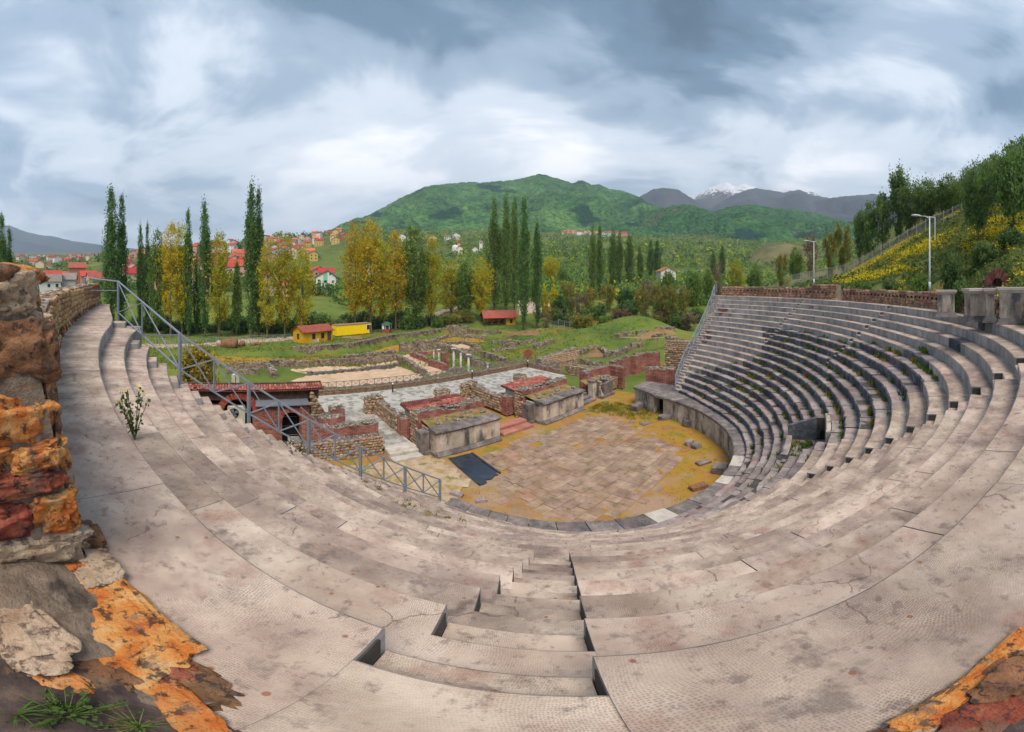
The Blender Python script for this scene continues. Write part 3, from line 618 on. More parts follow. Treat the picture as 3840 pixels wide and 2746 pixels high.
for i in range(2000):
    a = R.uniform(0, 6.28); q = 17 * math.sqrt(R.random()); x, y = q * math.sin(a), D_O - q * math.cos(a)
    ins_ = inside((x, y), PAVE); dens = nz(x, y, 9, 0.35)
    if ins_ and (dens < 0.05 or R.random() < .5): continue
    th = math.degrees(math.atan2(x, D_O - y))
    if -20 < th < 106 and q > r_pod(th) - 0.1: continue
    if to_st(x, y)[1] > -0.3: continue
    tuft(gm, x, y, 0.03, 0.4, R.uniform(.04, .10), 18, m=0 if R.random() < (.75 if ins_ else .3 + .6 * max(0, dens)) else 1)
for i in range(900):
    t_ = R.random(); x, y = lerp(6.5, 12.5, t_) + R.gauss(0, 1.3), lerp(42.5, 38.5, t_) + R.gauss(0, 1.6)
    if to_st(x, y)[1] > -.2 or inside((x, y), PAVE) or math.hypot(x, y - D_O) > 15.2: continue
    tuft(gm, x, y, 0.03, 0.4, R.uniform(.06, .14), 18, m=0 if R.random() < .7 else 1)
stuff(gm.ob('orchestra_grass', [M_grass, M_grassy]), 'low orange and green grass growing over the orchestra floor', 'grass')
# gravel spread left of the sheet
M_grav = mat('pale_gravel', [(0.30, 0.22, 0.14), (0.44, 0.33, 0.22), (0.52, 0.41, 0.29)], scale=1.4, detail=10, rough=.95, bump=.8, bscale=14, piece=0, dist=.03, stain=[(.5, .50, .6, (.28, .19, .04), .85), (.8, .56, .64, (.13, .15, .03), .8)])
gv = MB(); V = []; GP = [(-13.5, 23.5), (-8.5, 28.2), (-6.6, 27.6), (-4.2, 24.8), (-4.6, 21.6), (-7.5, 19.6)]; idx = {}
for i in range(26):
    for j in range(26):
        q = [(-14 + (i + a) * .4, 19 + (j + b) * .4) for a, b in ((0, 0), (1, 0), (1, 1), (0, 1))]
        if inside((q[0][0] + .2 + .5 * nz(q[0][0], q[0][1], 1, .8), q[0][1] + .2 + .5 * nz(q[0][0], q[0][1], 4, .8)), GP): gv.add([(x, y, .085 + .05 * nz(x, y, 0, .5) + .03 * nz(x, y, 3, 1.7)) for x, y in q], [(0, 1, 2, 3)])
struct(gv.ob('gravel', [M_grav], None, True))
# dark plastic sheet
tp = MB(); P4 = [p.copy() for p in TARP]; V = []; nn = 14
for i in range(nn + 1):
    for j in range(nn + 1):
        a = P4[0].lerp(P4[1], j / nn); b = P4[3].lerp(P4[2], j / nn); p = a.lerp(b, i / nn)
        if i == nn: p += Vector((R.uniform(-.15, .15), R.uniform(-.15, .15), 0))
        V.append((p.x, p.y, 0.11 + 0.03 * nz(p.x, p.y, 1, 1.6) + 0.02 * nz(p.x, p.y, 5, 4)))
tp.add(V, [(i * (nn + 1) + j, (i + 1) * (nn + 1) + j, (i + 1) * (nn + 1) + j + 1, i * (nn + 1) + j + 1) for i in range(nn) for j in range(nn)])
M_tarp = mat('dark_sheet', [(0.012, 0.02, 0.035), (0.025, 0.04, 0.065)], scale=1.2, rough=0.35, bump=0.1, piece=0, spec=0.5, stain=[(0.9, 0.6, 0.72, (0.22, 0.2, 0.2), 0.5), (1.5, 0.62, 0.72, (0.25, 0.13, 0.03), 0.7)])
sheet = tag(tp.ob('ground_sheet', [M_tarp], None, True), 'dark blue plastic sheet spread on the orchestra paving by the stage', 'sheet')
tb = MB(); tb.bar(P4[1] + Vector((.12, .1, .09)), P4[2] + Vector((.12, .1, .09)), .16, .1); tb.ob('edge_board', [M_tarp], sheet)
# ================================================================== stage blocks: local x runs along the stage front, y away from the audience
def ST_thing(name, label, cat, s, t, group=None): return thing(name, label, cat, (*STP(s, t), 0), ST_A, group)
M_marb = M_pod
def stage_front(root, L, pillar=True, hgt=2.05, breaks=(), pil_t=0.9):
    "marble-faced podium front: base moulding, facing slabs, dark broken coping"
    b = MB(); b.box(0.1, L - .1, 0.2, 2.55, 0.0, hgt - .05); b.ob('masonry_core', [M_mort], root)
    x = 0.0
    while x < L - 0.05:
        w_ = min(R.uniform(0.8, 1.5), L - x)
        if L - x - w_ < 0.5: w_ = L - x
        f = MB(); f.cbox(x + w_ / 2, 0.1, (0.45 + hgt) / 2, w_ - 0.015, 0.2 + R.uniform(-.01, .015), hgt - 0.45, 0.012); f.ob('facing_slab', [M_marb], root)
        g = MB(); g.add([(x + .005, -0.28, 0), (x + w_ - .005, -0.28, 0), (x + w_ - .005, -0.28, 0.16), (x + .005, -0.28, 0.16), (x + .005, -0.05, 0.42), (x + w_ - .005, -0.05, 0.42), (x + .005, 0.12, 0.45), (x + w_ - .005, 0.12, 0.45), (x + .005, .12, 0), (x + w_ - .005, .12, 0)],
                      [(0, 1, 2, 3), (3, 2, 5, 4), (4, 5, 7, 6), (0, 3, 4, 6, 8), (1, 9, 7, 5, 2)]); g.ob('base_moulding', [M_slab], root)
        x += w_
    for side in (0, 1):
        xx = 0.1 if side == 0 else L - 0.1
        for y0, y1 in ((0.2, 1.3), (1.3, 2.5)):
            f = MB(); f.cbox(xx, (y0 + y1) / 2, (0.3 + hgt) / 2, 0.2, y1 - y0 - .01, hgt - 0.3, 0.012); f.ob('facing_slab', [M_marb], root)
        g = MB(); g.box(xx - .22, xx + .22, -0.02, 2.4, 0, 0.32); g.ob('base_moulding', [M_slab], root)
    x = -0.12
    while x < L:
        w_ = R.uniform(0.9, 1.7)
        if x + w_ > L - 0.4: w_ = L + 0.14 - x
        c = MB(); d0 = R.uniform(-.05, .08); n = 6; V = []; F = []
        for i in range(n + 1):
            q = x + .01 + (w_ - .02) * i / n; j = R.uniform(0, .09); zz = hgt + 0.27 + R.uniform(-.05, .02)
            V += [(q, -0.08, hgt), (q, -0.17 + j * .3, hgt + 0.1), (q, -0.2 + j + d0, hgt + 0.2), (q, -.12 + j + d0, zz), (q, 1.15 + R.uniform(-.12, .12), zz + .03), (q, 1.15, hgt)]
        for i in range(n):
            for k in range(5): F.append((i * 6 + k, i * 6 + k + 1, i * 6 + k + 7, i * 6 + k + 6)[::-1])
        F += [(0, 1, 2, 3, 4, 5), tuple(n * 6 + k for k in range(6))[::-1]]; c.add(V, F); c.ob('coping_slab', [M_slab], root); x += w_
    if pillar:
        f = MB(); f.cbox(-0.5, pil_t + .45, 1.0, 0.8, 0.9, 2.0, .03); f.ob('corner_pilaster', [M_slab], root)
        f = MB(); f.cbox(-0.5, pil_t + .4, .15, 0.95, 1.05, .3, .04); f.ob('base_moulding', [M_slab], root)
M_soil = mat('weedy_soil', [(0.17, 0.11, 0.07), (0.28, 0.20, 0.13), (0.24, 0.17, 0.06), (0.13, 0.13, 0.03), (0.22, 0.14, 0.08)], scale=1.6, rough=0.95, bump=0.9, bscale=8, piece=0, dist=0.06)
def soil_bank(root, x0, x1, y0, y1, z0, z1, nx=16, ny=5):
    mb = MB(); V = []
    for i in range(nx + 1):
        for j in range(ny + 1):
            x, y = lerp(x0, x1, i / nx), lerp(y0, y1, j / ny); V.append((x, y, lerp(z0, z1, j / ny) + 0.09 * nz(x, y, x0, 1.6)))
    mb.add(V, [(i * (ny + 1) + j, (i + 1) * (ny + 1) + j, (i + 1) * (ny + 1) + j + 1, i * (ny + 1) + j + 1) for i in range(nx) for j in range(ny)]); return mb.ob('earth_fill', [M_soil], root, True)
def brick_wall(root, x0, x1, y0, y1, z0, z1, amp=0.14, cap=True, capn=30, name='brick_wall'):
    mb = MB(); ragged_prism(mb, rect(x0, x1, y0, y1), z0, lambda t: z1, 0, 1, step=0.45, amp=amp); mb.ob(name, [M_brk, M_rubt], root)
    if cap:
        me = stone_meshes('cap', M_rubt, 6, 5, 0.12)
        for i in range(capn):
            s_ = R.uniform(.16, .34); link('cap_stone', R.choice(me), root, (R.uniform(x0 + .1, x1 - .1), R.uniform(y0 + .1, y1 - .1), z1 + R.uniform(-.02, .06)), (R.uniform(-.3, .3), R.uniform(-.3, .3), R.uniform(0, 3)), (s_ * 1.4, s_, s_ * .45))
def rubble_pier(root, x0, x1, y0, y1, z0, z1, size=0.26, budget=60, faces='lfr', top=True, zt=None, name='rubble_body'):
    mb = MB(); ragged_prism(mb, rect(x0 + .03, x1 - .03, y0 + .03, y1 - .03) if (x1 - x0) >= (y1 - y0) else [(x1 - .03, y0 + .03), (x1 - .03, y1 - .03), (x0 + .03, y1 - .03), (x0 + .03, y0 + .03)], z0, zt or (lambda t: z1), 0, 1, step=0.4, amp=0.07); mb.ob(name, [M_mort, M_rubt], root)
    F_ = {'f': ((x0, y0), (x1, y0), (0, -1)), 'l': ((x0, y1), (x0, y0), (-1, 0)), 'r': ((x1, y0), (x1, y1), (1, 0)), 'b': ((x1, y1), (x0, y1), (0, 1))}
    for k in faces:
        p, q, n = F_[k]; face_stones(root, p, q, z0, z1, n, size, budget, 'wall', M_stone)
    if top:
        me = stone_meshes('cap', M_rubt, 6, 5, 0.12); ar = (x1 - x0) * (y1 - y0)
        for i in range(int(min(40, 5 * ar + 3))):
            s_ = R.uniform(.18, .36); t_ = R.random(); yy = R.uniform(y0 + .1, y1 - .1); xx = R.uniform(x0 + .1, x1 - .1)
            zz = z1 if zt is None else zt((yy - y0) / (y1 - y0) if (x1 - x0) < (y1 - y0) else (xx - x0) / (x1 - x0))
            link('cap_stone', R.choice(me), root, (xx, yy, zz + .02), (R.uniform(-.2, .2), R.uniform(-.2, .2), R.uniform(0, 3)), (s_ * 1.3, s_, s_ * .5))
TILE = {}
def tile_mesh(m):
    if m.name in TILE: return TILE[m.name]
    mb = MB(); V = []; n = 5
    for k, (y, r, dz) in enumerate(((0, 0.115, 0.03), (0.46, 0.095, 0.0))):
        for j in range(n + 1): a = math.pi * j / n; V.append((r * math.cos(a), y, r * math.sin(a) * .75 + dz))
        for j in range(n + 1): a = math.pi * j / n; V.append(((r - .02) * math.cos(a), y, (r - .02) * math.sin(a) * .75 + dz))
    F = [(j, j + 1, 13 + j, 12 + j)[::-1] for j in range(n)] + [(j, 6 + j, 7 + j, 1 + j)[::-1] for j in range(n)]
    mb.add(V, F); TILE[m.name] = mb.me('roof_tile', [m], True); return TILE[m.name]
def tile_roof(root, x0, x1, y0, y1, z0, z1, dark=None, budget=300, missing=0.02, name='roof'):
    "tiled slope from the eave (y0,z0) up to (y1,z1)"
    Ls = math.hypot(y1 - y0, z1 - z0); sl = math.atan2(z1 - z0, y1 - y0) if y1 > y0 else math.pi - math.atan2(z1 - z0, y0 - y1)
    dk = MB(); yd = 1 if y1 > y0 else -1
    dk.hexa([(x0, y0, z0 - .1), (x1, y0, z0 - .1), (x1, y1, z1 - .1), (x0, y1, z1 - .1), (x0, y0, z0 - .02), (x1, y0, z0 - .02), (x1, y1, z1 - .02), (x0, y1, z1 - .02)]); rf = dk.ob(name, [M_tiled], root)
    nx = int((x1 - x0) / 0.235); ny = int(Ls / 0.37); cnt = 0; rest = MB()
    pitch = math.atan2(z1 - z0, abs(y1 - y0))
    for j in range(ny):
        for i in range(nx):
            if R.random() < missing: continue
            x = x0 + 0.12 + i * 0.235 + R.uniform(-.012, .012); t = (j * 0.37) / Ls; y = lerp(y0, y1, t); z = lerp(z0, z1, t) - 0.005 + R.uniform(0, .012)
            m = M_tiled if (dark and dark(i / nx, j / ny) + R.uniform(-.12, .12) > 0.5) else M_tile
            rot = (pitch * 1.0, 0, (0 if yd > 0 else math.pi) + R.uniform(-.03, .03))
            if cnt < budget: link('roof_tile', tile_mesh(m), rf, (x, y, z), rot); cnt += 1
            else:
                M4 = Matrix.Translation((x, y, z)) @ Matrix.Rotation(rot[2], 4, 'Z') @ Matrix.Rotation(rot[0], 4, 'X'); mm = tile_mesh(m)
                rest.add([M4 @ v.co for v in mm.vertices], [tuple(p.vertices) for p in mm.polygons], 1 if m is M_tiled else 0)
    if rest.v: stuff(rest.ob('roof_tiles', [M_tile, M_tiled], root))
    return rf
def steps(root, x0, x1, y0, n, dy, dz, m, z0=0.0, split=2):
    for i in range(n):
        for k in range(split):
            a, b = lerp(x0, x1, k / split), lerp(x0, x1, (k + 1) / split); f = MB(); f.cbox((a + b) / 2, y0 + dy * (i + n) / 2 + .02 * i, z0 + dz * (i + .5), b - a - .015, dy * (n - i) + .0, dz, .03, jit=.012, rng=R); f.ob('step', [m], root)
# --- left stage block with its side walls and tiled shed roof
def stage_block(s0, label, roofdark, L=6.4, pil_t=0.9):
    root = ST_thing('stage_block', label, 'ruin', s0, 0); stage_front(root, L, True, 2.05, pil_t=pil_t)
    soil_bank(root, 0.0, L, 1.0, 2.7, 2.25, 2.5)
    for k in range(16):
        s_ = R.uniform(.12, .38); link('loose_stone', R.choice(stone_meshes('cap', M_rubt, 6, 5, .12)), root, (R.uniform(.2, L - .2), R.uniform(1.0, 2.6), 2.42), (R.uniform(-.3, .3), R.uniform(-.3, .3), R.uniform(0, 3)), (s_ * 1.4, s_, s_ * .6))
    mb = MB(); ragged_prism(mb, rect(-.4, L + .3, 2.65, 3.7), 0, lambda t: 3.0 + .12 * math.sin(t * 9), 0, 1, step=.3, amp=.12); mb.ob('brick_wall', [M_brk, M_rubt], root)
    for k in range(46):
        me = stone_meshes('cap', M_rubt, 6, 5, 0.12); s_ = R.uniform(.16, .32)
        link('cap_stone', R.choice(me), root, (R.uniform(-.3, L + .2), R.uniform(2.75, 3.6), 3.02 + R.uniform(0, .05)), (R.uniform(-.3, .3), R.uniform(-.3, .3), R.uniform(0, 3)), (s_ * 1.4, s_, s_ * .5))
    face_stones(root, (-.42, 3.75), (-.42, 2.62), 0, 2.9, (-1, 0), .27, 60, 'wall', M_stone, proud=.05)
    # left side wall running back to the paved court
    rubble_pier(root, -1.05, -.25, 5.1, 10.3, 0.3, 2.0, .27, 70, 'lf', zt=lambda t: lerp(1.75, 2.15, t))
    br = MB(); ragged_prism(br, [(-.2, 4.2), (-.2, 5.2), (-1.1, 5.2), (-1.1, 4.2)], 0.2, lambda t: 2.15, 0, 1, step=.4, amp=.03); br.ob('brick_end', [M_brk, M_rubt], root)
    rubble_pier(root, -1.2, -.3, 10.4, 11.5, 0.5, 2.45, .27, 40, 'lfr'); rubble_pier(root, -2.0, -1.25, 10.7, 11.6, 0.5, 2.25, .27, 40, 'lf')
    rubble_pier(root, L + .1, L + 1.5, 10.6, 11.8, 0.5, 2.0, .27, 60, 'lfr')
    rubble_pier(root, L - .3, L + .5, 3.8, 10.4, 0.3, 1.75, .27, 40, 'lr')
    # shed under the tiled roof
    wl = MB(); wl.box(-.1, L - .5, 4.0, 5.6, 0.3, 2.6); wl.ob('shed_wall', [plain('shed_plaster_' + str(int(s0)), (0.42, 0.42, 0.40))], root)
    for x_ in (-.3, L - .6):
        bm_ = MB(); bm_.bar((x_, 3.7, 2.72), (x_, 6.1, 2.86), .14); bm_.ob('roof_beam', [M_wood], root)
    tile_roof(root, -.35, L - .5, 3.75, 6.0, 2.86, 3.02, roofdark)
    return root
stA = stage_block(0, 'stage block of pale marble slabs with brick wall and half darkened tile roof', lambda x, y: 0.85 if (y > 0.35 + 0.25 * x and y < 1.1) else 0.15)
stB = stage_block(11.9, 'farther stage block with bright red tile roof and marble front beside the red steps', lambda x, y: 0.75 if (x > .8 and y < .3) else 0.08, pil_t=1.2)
# --- third, ruined block on the right
stC = ST_thing('ruined_stage_block', 'broken grey marble block framed by low brick walls at the stage end', 'ruin', 22.4, 0)
b = MB(); b.cbox(.1, 1.9, 1.1, .75, .8, 2.2, .04); b.ob('corner_pilaster', [M_marb], stC); b = MB(); b.cbox(.1, 1.9, 2.15, .95, 1.0, .25, .06); b.ob('pilaster_cap', [M_slab], stC)
for i, (x0, x1, zt_, y_) in enumerate(((.3, 1.0, 1.2, .75), (1.0, 2.9, 1.85, .7))):
    b = MB(); ragged_prism(b, rect(x0 + .01, x1, y_, y_ + .35), 0.3, lambda t: zt_ - (0.9 * t if i == 0 else .15 * (1 - t)), 0, 0, step=.2, amp=.08); b.ob('facing_slab', [M_slab if i else M_marb], stC)
b = MB(); b.box(.2, 3.0, .45, 1.2, 0, .32); b.ob('base_moulding', [M_slab], stC)
rubble_pier(stC, 1.0, 2.9, 1.3, 2.2, .2, 1.9, .3, 30, 'f')
for i in range(5):
    b = MB(); b.cbox(R.uniform(1.2, 2.5), R.uniform(1.2, 1.9), 2.05 + .1 * i / 2, R.uniform(.4, .8), .4, .25, .06, jit=.05, rng=R, M=Matrix.Rotation(R.uniform(-.4, .4), 3, 'Y')); b.ob('broken_slab', [M_slab], stC)
mb = MB(); ragged_prism(mb, [(1.5, 4.3), (5.9, 2.9), (6.2, 3.7), (1.7, 5.1)], 0, lambda t: lerp(2.6, 2.85, t), 0, 1, step=.4, amp=.05); mb.ob('brick_wall', [M_brk, M_rubt], stC)
brick_wall(stC, 1.0, 1.9, 3.4, 4.6, 0, 2.6, capn=6, name='brick_pier'); mb = MB(); ragged_prism(mb, [(5.3, .7), (6.2, .9), (6.6, 3.3), (5.7, 3.2)], 0, lambda t: 2.9, 0, 1, step=.4, amp=.05); mb.ob('brick_pier', [M_brk, M_rubt], stC)
rubble_pier(stC, 3.0, 5.4, 1.6, 2.6, .1, 1.6, .3, 20, 'f'); soil_bank(stC, -.1, 5.4, 2.0, 3.6, 1.3, 1.9, 10, 4)
# --- steps
for s_, x0, x1, y0, n, dy, dz, m, lb in ((0, -3.4, -.9, .4, 2, .75, .26, M_new, 'two pale worn steps up to the paved court beside brick wall'), (0, 7.1, 10.9, .3, 2, .95, .28, M_rstep, 'two broad red stone steps between the stage blocks'), (0, 18.8, 21.9, .8, 3, .7, .25, M_slab, 'three grey stone steps left of the broken marble block')):
    r_ = ST_thing('stone_steps', lb, 'steps', s_, 0); steps(r_, x0, x1, y0, n, dy, dz, m)
# --- brick and rubble wall left of the passage
stD = ST_thing('rubble_wall', 'low wall of brick above rubble stone left of the pale passage steps', 'wall', -12, 3.0)
rubble_pier(stD, 0.6, 8.5, -.55, .35, 0, 1.6, .26, 110, 'fr'); brick_wall(stD, 2.6, 8.5, .4, 1.25, 0, 2.45, capn=40)
b = MB(); ragged_prism(b, rect(2.2, 4.4, .5, 1.2), 1.5, lambda t: lerp(4.2, 2.6, min(1, t * 1.3)), 0, 1, step=.22, amp=.03); b.ob('stepped_brick', [M_brk, M_rubt], stD)
# ================================================================== paved court
def voronoi_cells(x0, x1, y0, y1, size, rnd, jit=.42):
    nx, ny = int((x1 - x0) / size), int((y1 - y0) / size); P = {}
    for i in range(-2, nx + 2):
        for j in range(-2, ny + 2): P[i, j] = (x0 + (i + .5 + rnd.uniform(-jit, jit)) * size, y0 + (j + .5 + rnd.uniform(-jit, jit)) * size)
    for i in range(nx):
        for j in range(ny):
            c = P[i, j]; poly = [(c[0] - size * 1.5, c[1] - size * 1.5), (c[0] + size * 1.5, c[1] - size * 1.5), (c[0] + size * 1.5, c[1] + size * 1.5), (c[0] - size * 1.5, c[1] + size * 1.5)]
            for di in range(-2, 3):
                for dj in range(-2, 3):
                    q = P.get((i + di, j + dj))
                    if q is None or (di == 0 and dj == 0): continue
                    mx_, my_ = (c[0] + q[0]) / 2, (c[1] + q[1]) / 2; nx_, ny_ = q[0] - c[0], q[1] - c[1]; out = []
                    for a, b in zip(poly, poly[1:] + poly[:1]):
                        da = (a[0] - mx_) * nx_ + (a[1] - my_) * ny_; db = (b[0] - mx_) * nx_ + (b[1] - my_) * ny_
                        if da <= 0: out.append(a)
                        if da * db < 0: t_ = da / (da - db); out.append((lerp(a[0], b[0], t_), lerp(a[1], b[1], t_)))
                    poly = out
                    if len(poly) < 3: break
                if len(poly) < 3: break
            if len(poly) >= 3: yield c, poly
court = ST_thing('paved_court', None, None, 0, 0); court['kind'] = 'structure'
b = MB(); b.box(-10.5, 27.4, 10.4, 18.6, 0.2, .575); b.box(-10.5, -.9, 4.0, 10.4, .2, .575); b.box(-3.3, -.9, 2.2, 4.0, .2, .575); b.ob('joint_bed', [M_joint], court)
b = MB(); b.cbox(-2.1, 2.0, .3, 2.6, .7, .62, .04); b.ob('threshold', [M_new], court)
cells = []
for c, poly in voronoi_cells(-10.5, 27.4, 2.2, 18.6, 0.56, random.Random(3)):
    if (c[1] > 10.5 or (c[0] < -1.1 and c[1] > 4.2) or (-3.2 < c[0] < -1.1 and c[1] > 2.5)) and c[1] < 18.4 and -10.2 < c[0] < 27.1:
        k_ = 0.92; cells.append((math.hypot(*STP(*c)), c, [(lerp(c[0], x, k_), lerp(c[1], y, k_)) for x, y in poly]))
cells.sort(key=lambda q: q[0]); rest = MB()
for i, (_, c, poly) in enumerate(cells):
    z = 0.59 + R.uniform(-.006, .008)
    if i < 300: mb = MB(); mb.prism(poly, .5, z); mb.ob('flagstone', [M_fla], court)
    else: rest.prism(poly, .5, z, R.randrange(3))
M_fl2 = plain('grey_flagstone', (0.235, 0.235, 0.215), var=.25, scale=1.5, rough=.8); M_fl3 = plain('light_flagstone', (0.40, 0.39, 0.365), var=.2, scale=1.5, rough=.8)
stuff(rest.ob('flagstones', [M_fla, M_fl2, M_fl3], court))
pw = ST_thing('parapet_wall', 'low rubble parapet along the far side of the paved court', 'wall', 0, 0)
rubble_pier(pw, -11, 28.2, 18.6, 19.1, -.2, 1.3, .24, 300, 'f'); rubble_pier(pw, 27.5, 28.1, 11.5, 18.6, -.2, 1.3, .24, 60, 'l')
def truss_rail(name, label, pts, h, bay, post=.05, bar_=.035, group=None, m=None, base=0.0):
    "railing with crossed bars between posts along a list of points; every post, rail and bar its own part"
    m = m or M_gal; root = thing(name, label, 'railing', pts[0], group=group); o = Vector(pts[0]); pts = [Vector(p) - o for p in pts]
    for p, q in zip(pts, pts[1:]):
        n = max(1, int(round((q - p).length / bay))); up = Vector((0, 0, h))
        t_ = MB(); t_.bar(p + up, q + up, bar_ * 1.2); t_.ob('top_rail', [m], root)
        t_ = MB(); t_.bar(p + up * .14, q + up * .14, bar_); t_.ob('bottom_rail', [m], root)
        for i in range(n + 1):
            a = p.lerp(q, i / n); t_ = MB(); t_.bar(a, a + up, post); t_.ob('post', [m], root)
            if i < n:
                c = p.lerp(q, (i + 1) / n); t_ = MB(); t_.bar(a + up * .14, c + up, bar_ * .8); t_.bar(a + up, c + up * .14, bar_ * .8); t_.ob('cross_bars', [m], root)
    return root
M_thin = plain('thin_grey_rail', (0.17, 0.165, 0.18), rough=.6)
def S3(s, t, z): return (*STP(s, t), z)
truss_rail('court_railing', 'low grey railing with crossed bars on the parapet of the paved court', [S3(-11, 18.85, 1.3), S3(27.8, 18.85, 1.3), S3(27.8, 11.8, 1.3)], .8, 1.0, .065, .05, m=M_thin)
for s_, t_, lb in ((3.75, 17.3, 'black bollard lamp with white head, left end of the paved court'), (16.2, 18.0, 'black bollard lamp with white head, midway along the parapet'), (27.1, 18.0, 'black bollard lamp with white head at the far court corner')):
    bl = thing('bollard_lamp', lb, 'lamp', S3(s_, t_, .6), group='bollard lamps on the paved court')
    b = MB(); b.lathe([(.09, 0), (.09, 1.0)], (0, 0, 0), 10); b.ob('post', [plain('black_paint', (.015, .016, .02), rough=.5) if 'black_paint' not in MATS else MATS['black_paint']], bl, True)
    b = MB(); b.lathe([(.085, 1.0), (.085, 1.12), (.05, 1.16)], (0, 0, 0), 10); b.ob('lamp_head', [MATS.get('white_lamp') or plain('white_lamp', (.8, .8, .78), rough=.3)], bl, True)
# ================================================================== brick building with arches on the left
bd = ST_thing('brick_arch_building', 'red brick building with two arches and tiled lean-to roof left of the stage', 'building', 0, 6.0)
def arch_wall(root, x0, x1, z1, arches, y=0.0, th=.8):
    mb = MB(); xs = x0
    for cx, ri, zs in arches:
        mb.box(xs, cx - ri, y, y + th, 0, z1)
        n = 14; prev = None
        for i in range(n):
            a0, a1 = math.pi - math.pi * i / n, math.pi - math.pi * (i + 1) / n
            xa, za, xb, zb = cx + ri * math.cos(a0), zs + ri * math.sin(a0), cx + ri * math.cos(a1), zs + ri * math.sin(a1)
            z1_ = max(z1, zs + ri + .02)
            mb.hexa([(xa, y, za), (xb, y, zb), (xb, y + th, zb), (xa, y + th, za), (xa, y, z1_), (xb, y, z1_), (xb, y + th, z1_), (xa, y + th, z1_)])
        xs = cx + ri
    mb.box(xs, x1, y, y + th, 0, z1); mb.ob('wall', [M_brk], root)
    for cx, ri, zs in arches:
        ro = ri + (.5 if ri > 1 else .34); n = int(math.pi * ri / .085)
        for i in range(n):
            a0 = math.pi * (i + .06) / n; a1 = math.pi * (i + .94) / n; mb = MB(); f = R.uniform(-.02, .05)
            q = lambda r_, a: (cx + r_ * math.cos(a), zs + r_ * math.sin(a)); p = [q(ri, a0), q(ri, a1), q(ro + f, a1), q(ro + f, a0)]
            mb.hexa([(p[k][0], y - .05 - f * .4, p[k][1]) for k in range(4)] + [(p[k][0], y + .3, p[k][1]) for k in range(4)]); mb.ob('voussoir', [M_brkp], root)
arch_wall(bd, -22, -8.75, 3.72, [(-14.75, 1.22, 3.15), (-10.3, .76, 2.35)])
b = MB(); b.box(-13.4, -8.8, 1.2, 1.3, 0, 3.4); b.box(-16.2, -13.4, 2.2, 2.3, 0, 4.5); b.box(-22, -7.9, .85, .9, 3.4, 5.2); b.ob('dark_interior', [M_blk], bd)  # black panels painted as the shade behind arches and boards
b = MB(); b.box(-11.05, -9.55, .75, .82, 0, 3.1); dr = b.ob('iron_door', [M_blk], bd)
for zz in (.75, 1.6, 2.45):
    b = MB(); b.bar((-11.0, .73, zz), (-9.6, .73, zz), .03); b.ob('door_bar', [plain('iron_bar_%d' % int(zz * 100), (.22, .2, .2), rough=.5)], dr)
b = MB(); b.hexa([(-13.3, -.25, 3.72), (-8.7, -.25, 3.72), (-8.9, .18, 4.15), (-13.3, .18, 4.15), (-13.3, -.25, 3.78), (-8.7, -.25, 3.78), (-8.9, .18, 4.21), (-13.3, .18, 4.21)]); b.ob('metal_flashing', [plain('blue_grey_sheet', (.10, .115, .15), rough=.4)], bd)
for i in range(4):
    b = MB(); b.box(-22, -7.9, .2 - .03 * i, .4, 4.16 + i * .26, 4.16 + i * .26 + .25); b.ob('timber_board', [M_wood], bd)
tile_roof(bd, -22, -7.5, -.2, 1.2, 5.12, 5.3, lambda x, y: .15, budget=300)
b = MB(); b.bar((-22, -.1, 5.05), (-7.5, -.1, 5.05), .12, .1); b.bar((-22, 1.2, 5.35), (-7.5, 1.2, 5.35), .2, .12); b.ob('eave_beam', [M_wood], bd)
ac = ST_thing('air_conditioner', 'cream air conditioning unit with dark fan inside the left brick arch', 'air conditioner', -14.9, 6.3)
b = MB(); b.cbox(0, 0, 2.9, 1.5, .45, 1.6, .04); b.ob('casing', [plain('cream_metal', (.55, .52, .43), rough=.5)], ac)
b = MB(); b.tube([(-.2, -.24, 3.1), (-.2, -.27, 3.1)], .42, 20); b.ob('fan_opening', [M_blk], ac)
for i in range(4):
    b = MB(); a = i * math.pi / 2 + .4; b.hexa([(-.2 + .06 * math.cos(a + q), -.3, 3.1 + .06 * math.sin(a + q)) for q in (-.8, .8)] + [(-.2 + .38 * math.cos(a + q), -.29, 3.1 + .38 * math.sin(a + q)) for q in (.45, -.3)] + [(-.2 + .06 * math.cos(a + q), -.28, 3.1 + .06 * math.sin(a + q)) for q in (-.8, .8)] + [(-.2 + .38 * math.cos(a + q), -.27, 3.1 + .38 * math.sin(a + q)) for q in (.45, -.3)]); b.ob('fan_blade', [plain('fan_blade_%d' % i, (.16, .2, .26), rough=.4)], ac)
b = MB(); b.box(-.7, .7, -.2, .2, 0, 2.12); b.ob('stand', [M_wood], ac)
# broken rubble jamb right of the building and the brick pier before it
jb = ST_thing('broken_wall_stub', 'jagged rubble stub with brick pier at the right end of the brick building', 'ruin', -8.6, 6.0)
b = MB(); ragged_prism(b, rect(0, 1.7, -.3, .9), 0, lambda t: lerp(4.9, 2.6, min(1, t * 1.2)), 0, 1, step=.22, amp=.22); b.ob('rubble_body', [M_rub, M_rubt], jb)
face_stones(jb, (0, -.3), (1.7, -.3), 1.2, 4.8, (0, -1), .3, 70, 'wall', M_stone, proud=.1, zt=lambda t: lerp(4.8, 2.6, min(1, t * 1.2)))
brick_wall(jb, .1, 2.6, -1.5, -.35, 0, 2.9, capn=8, name='brick_pier'); brick_wall(jb, 1.7, 2.9, -.3, .8, 0, 3.2, capn=6, name='brick_pier')
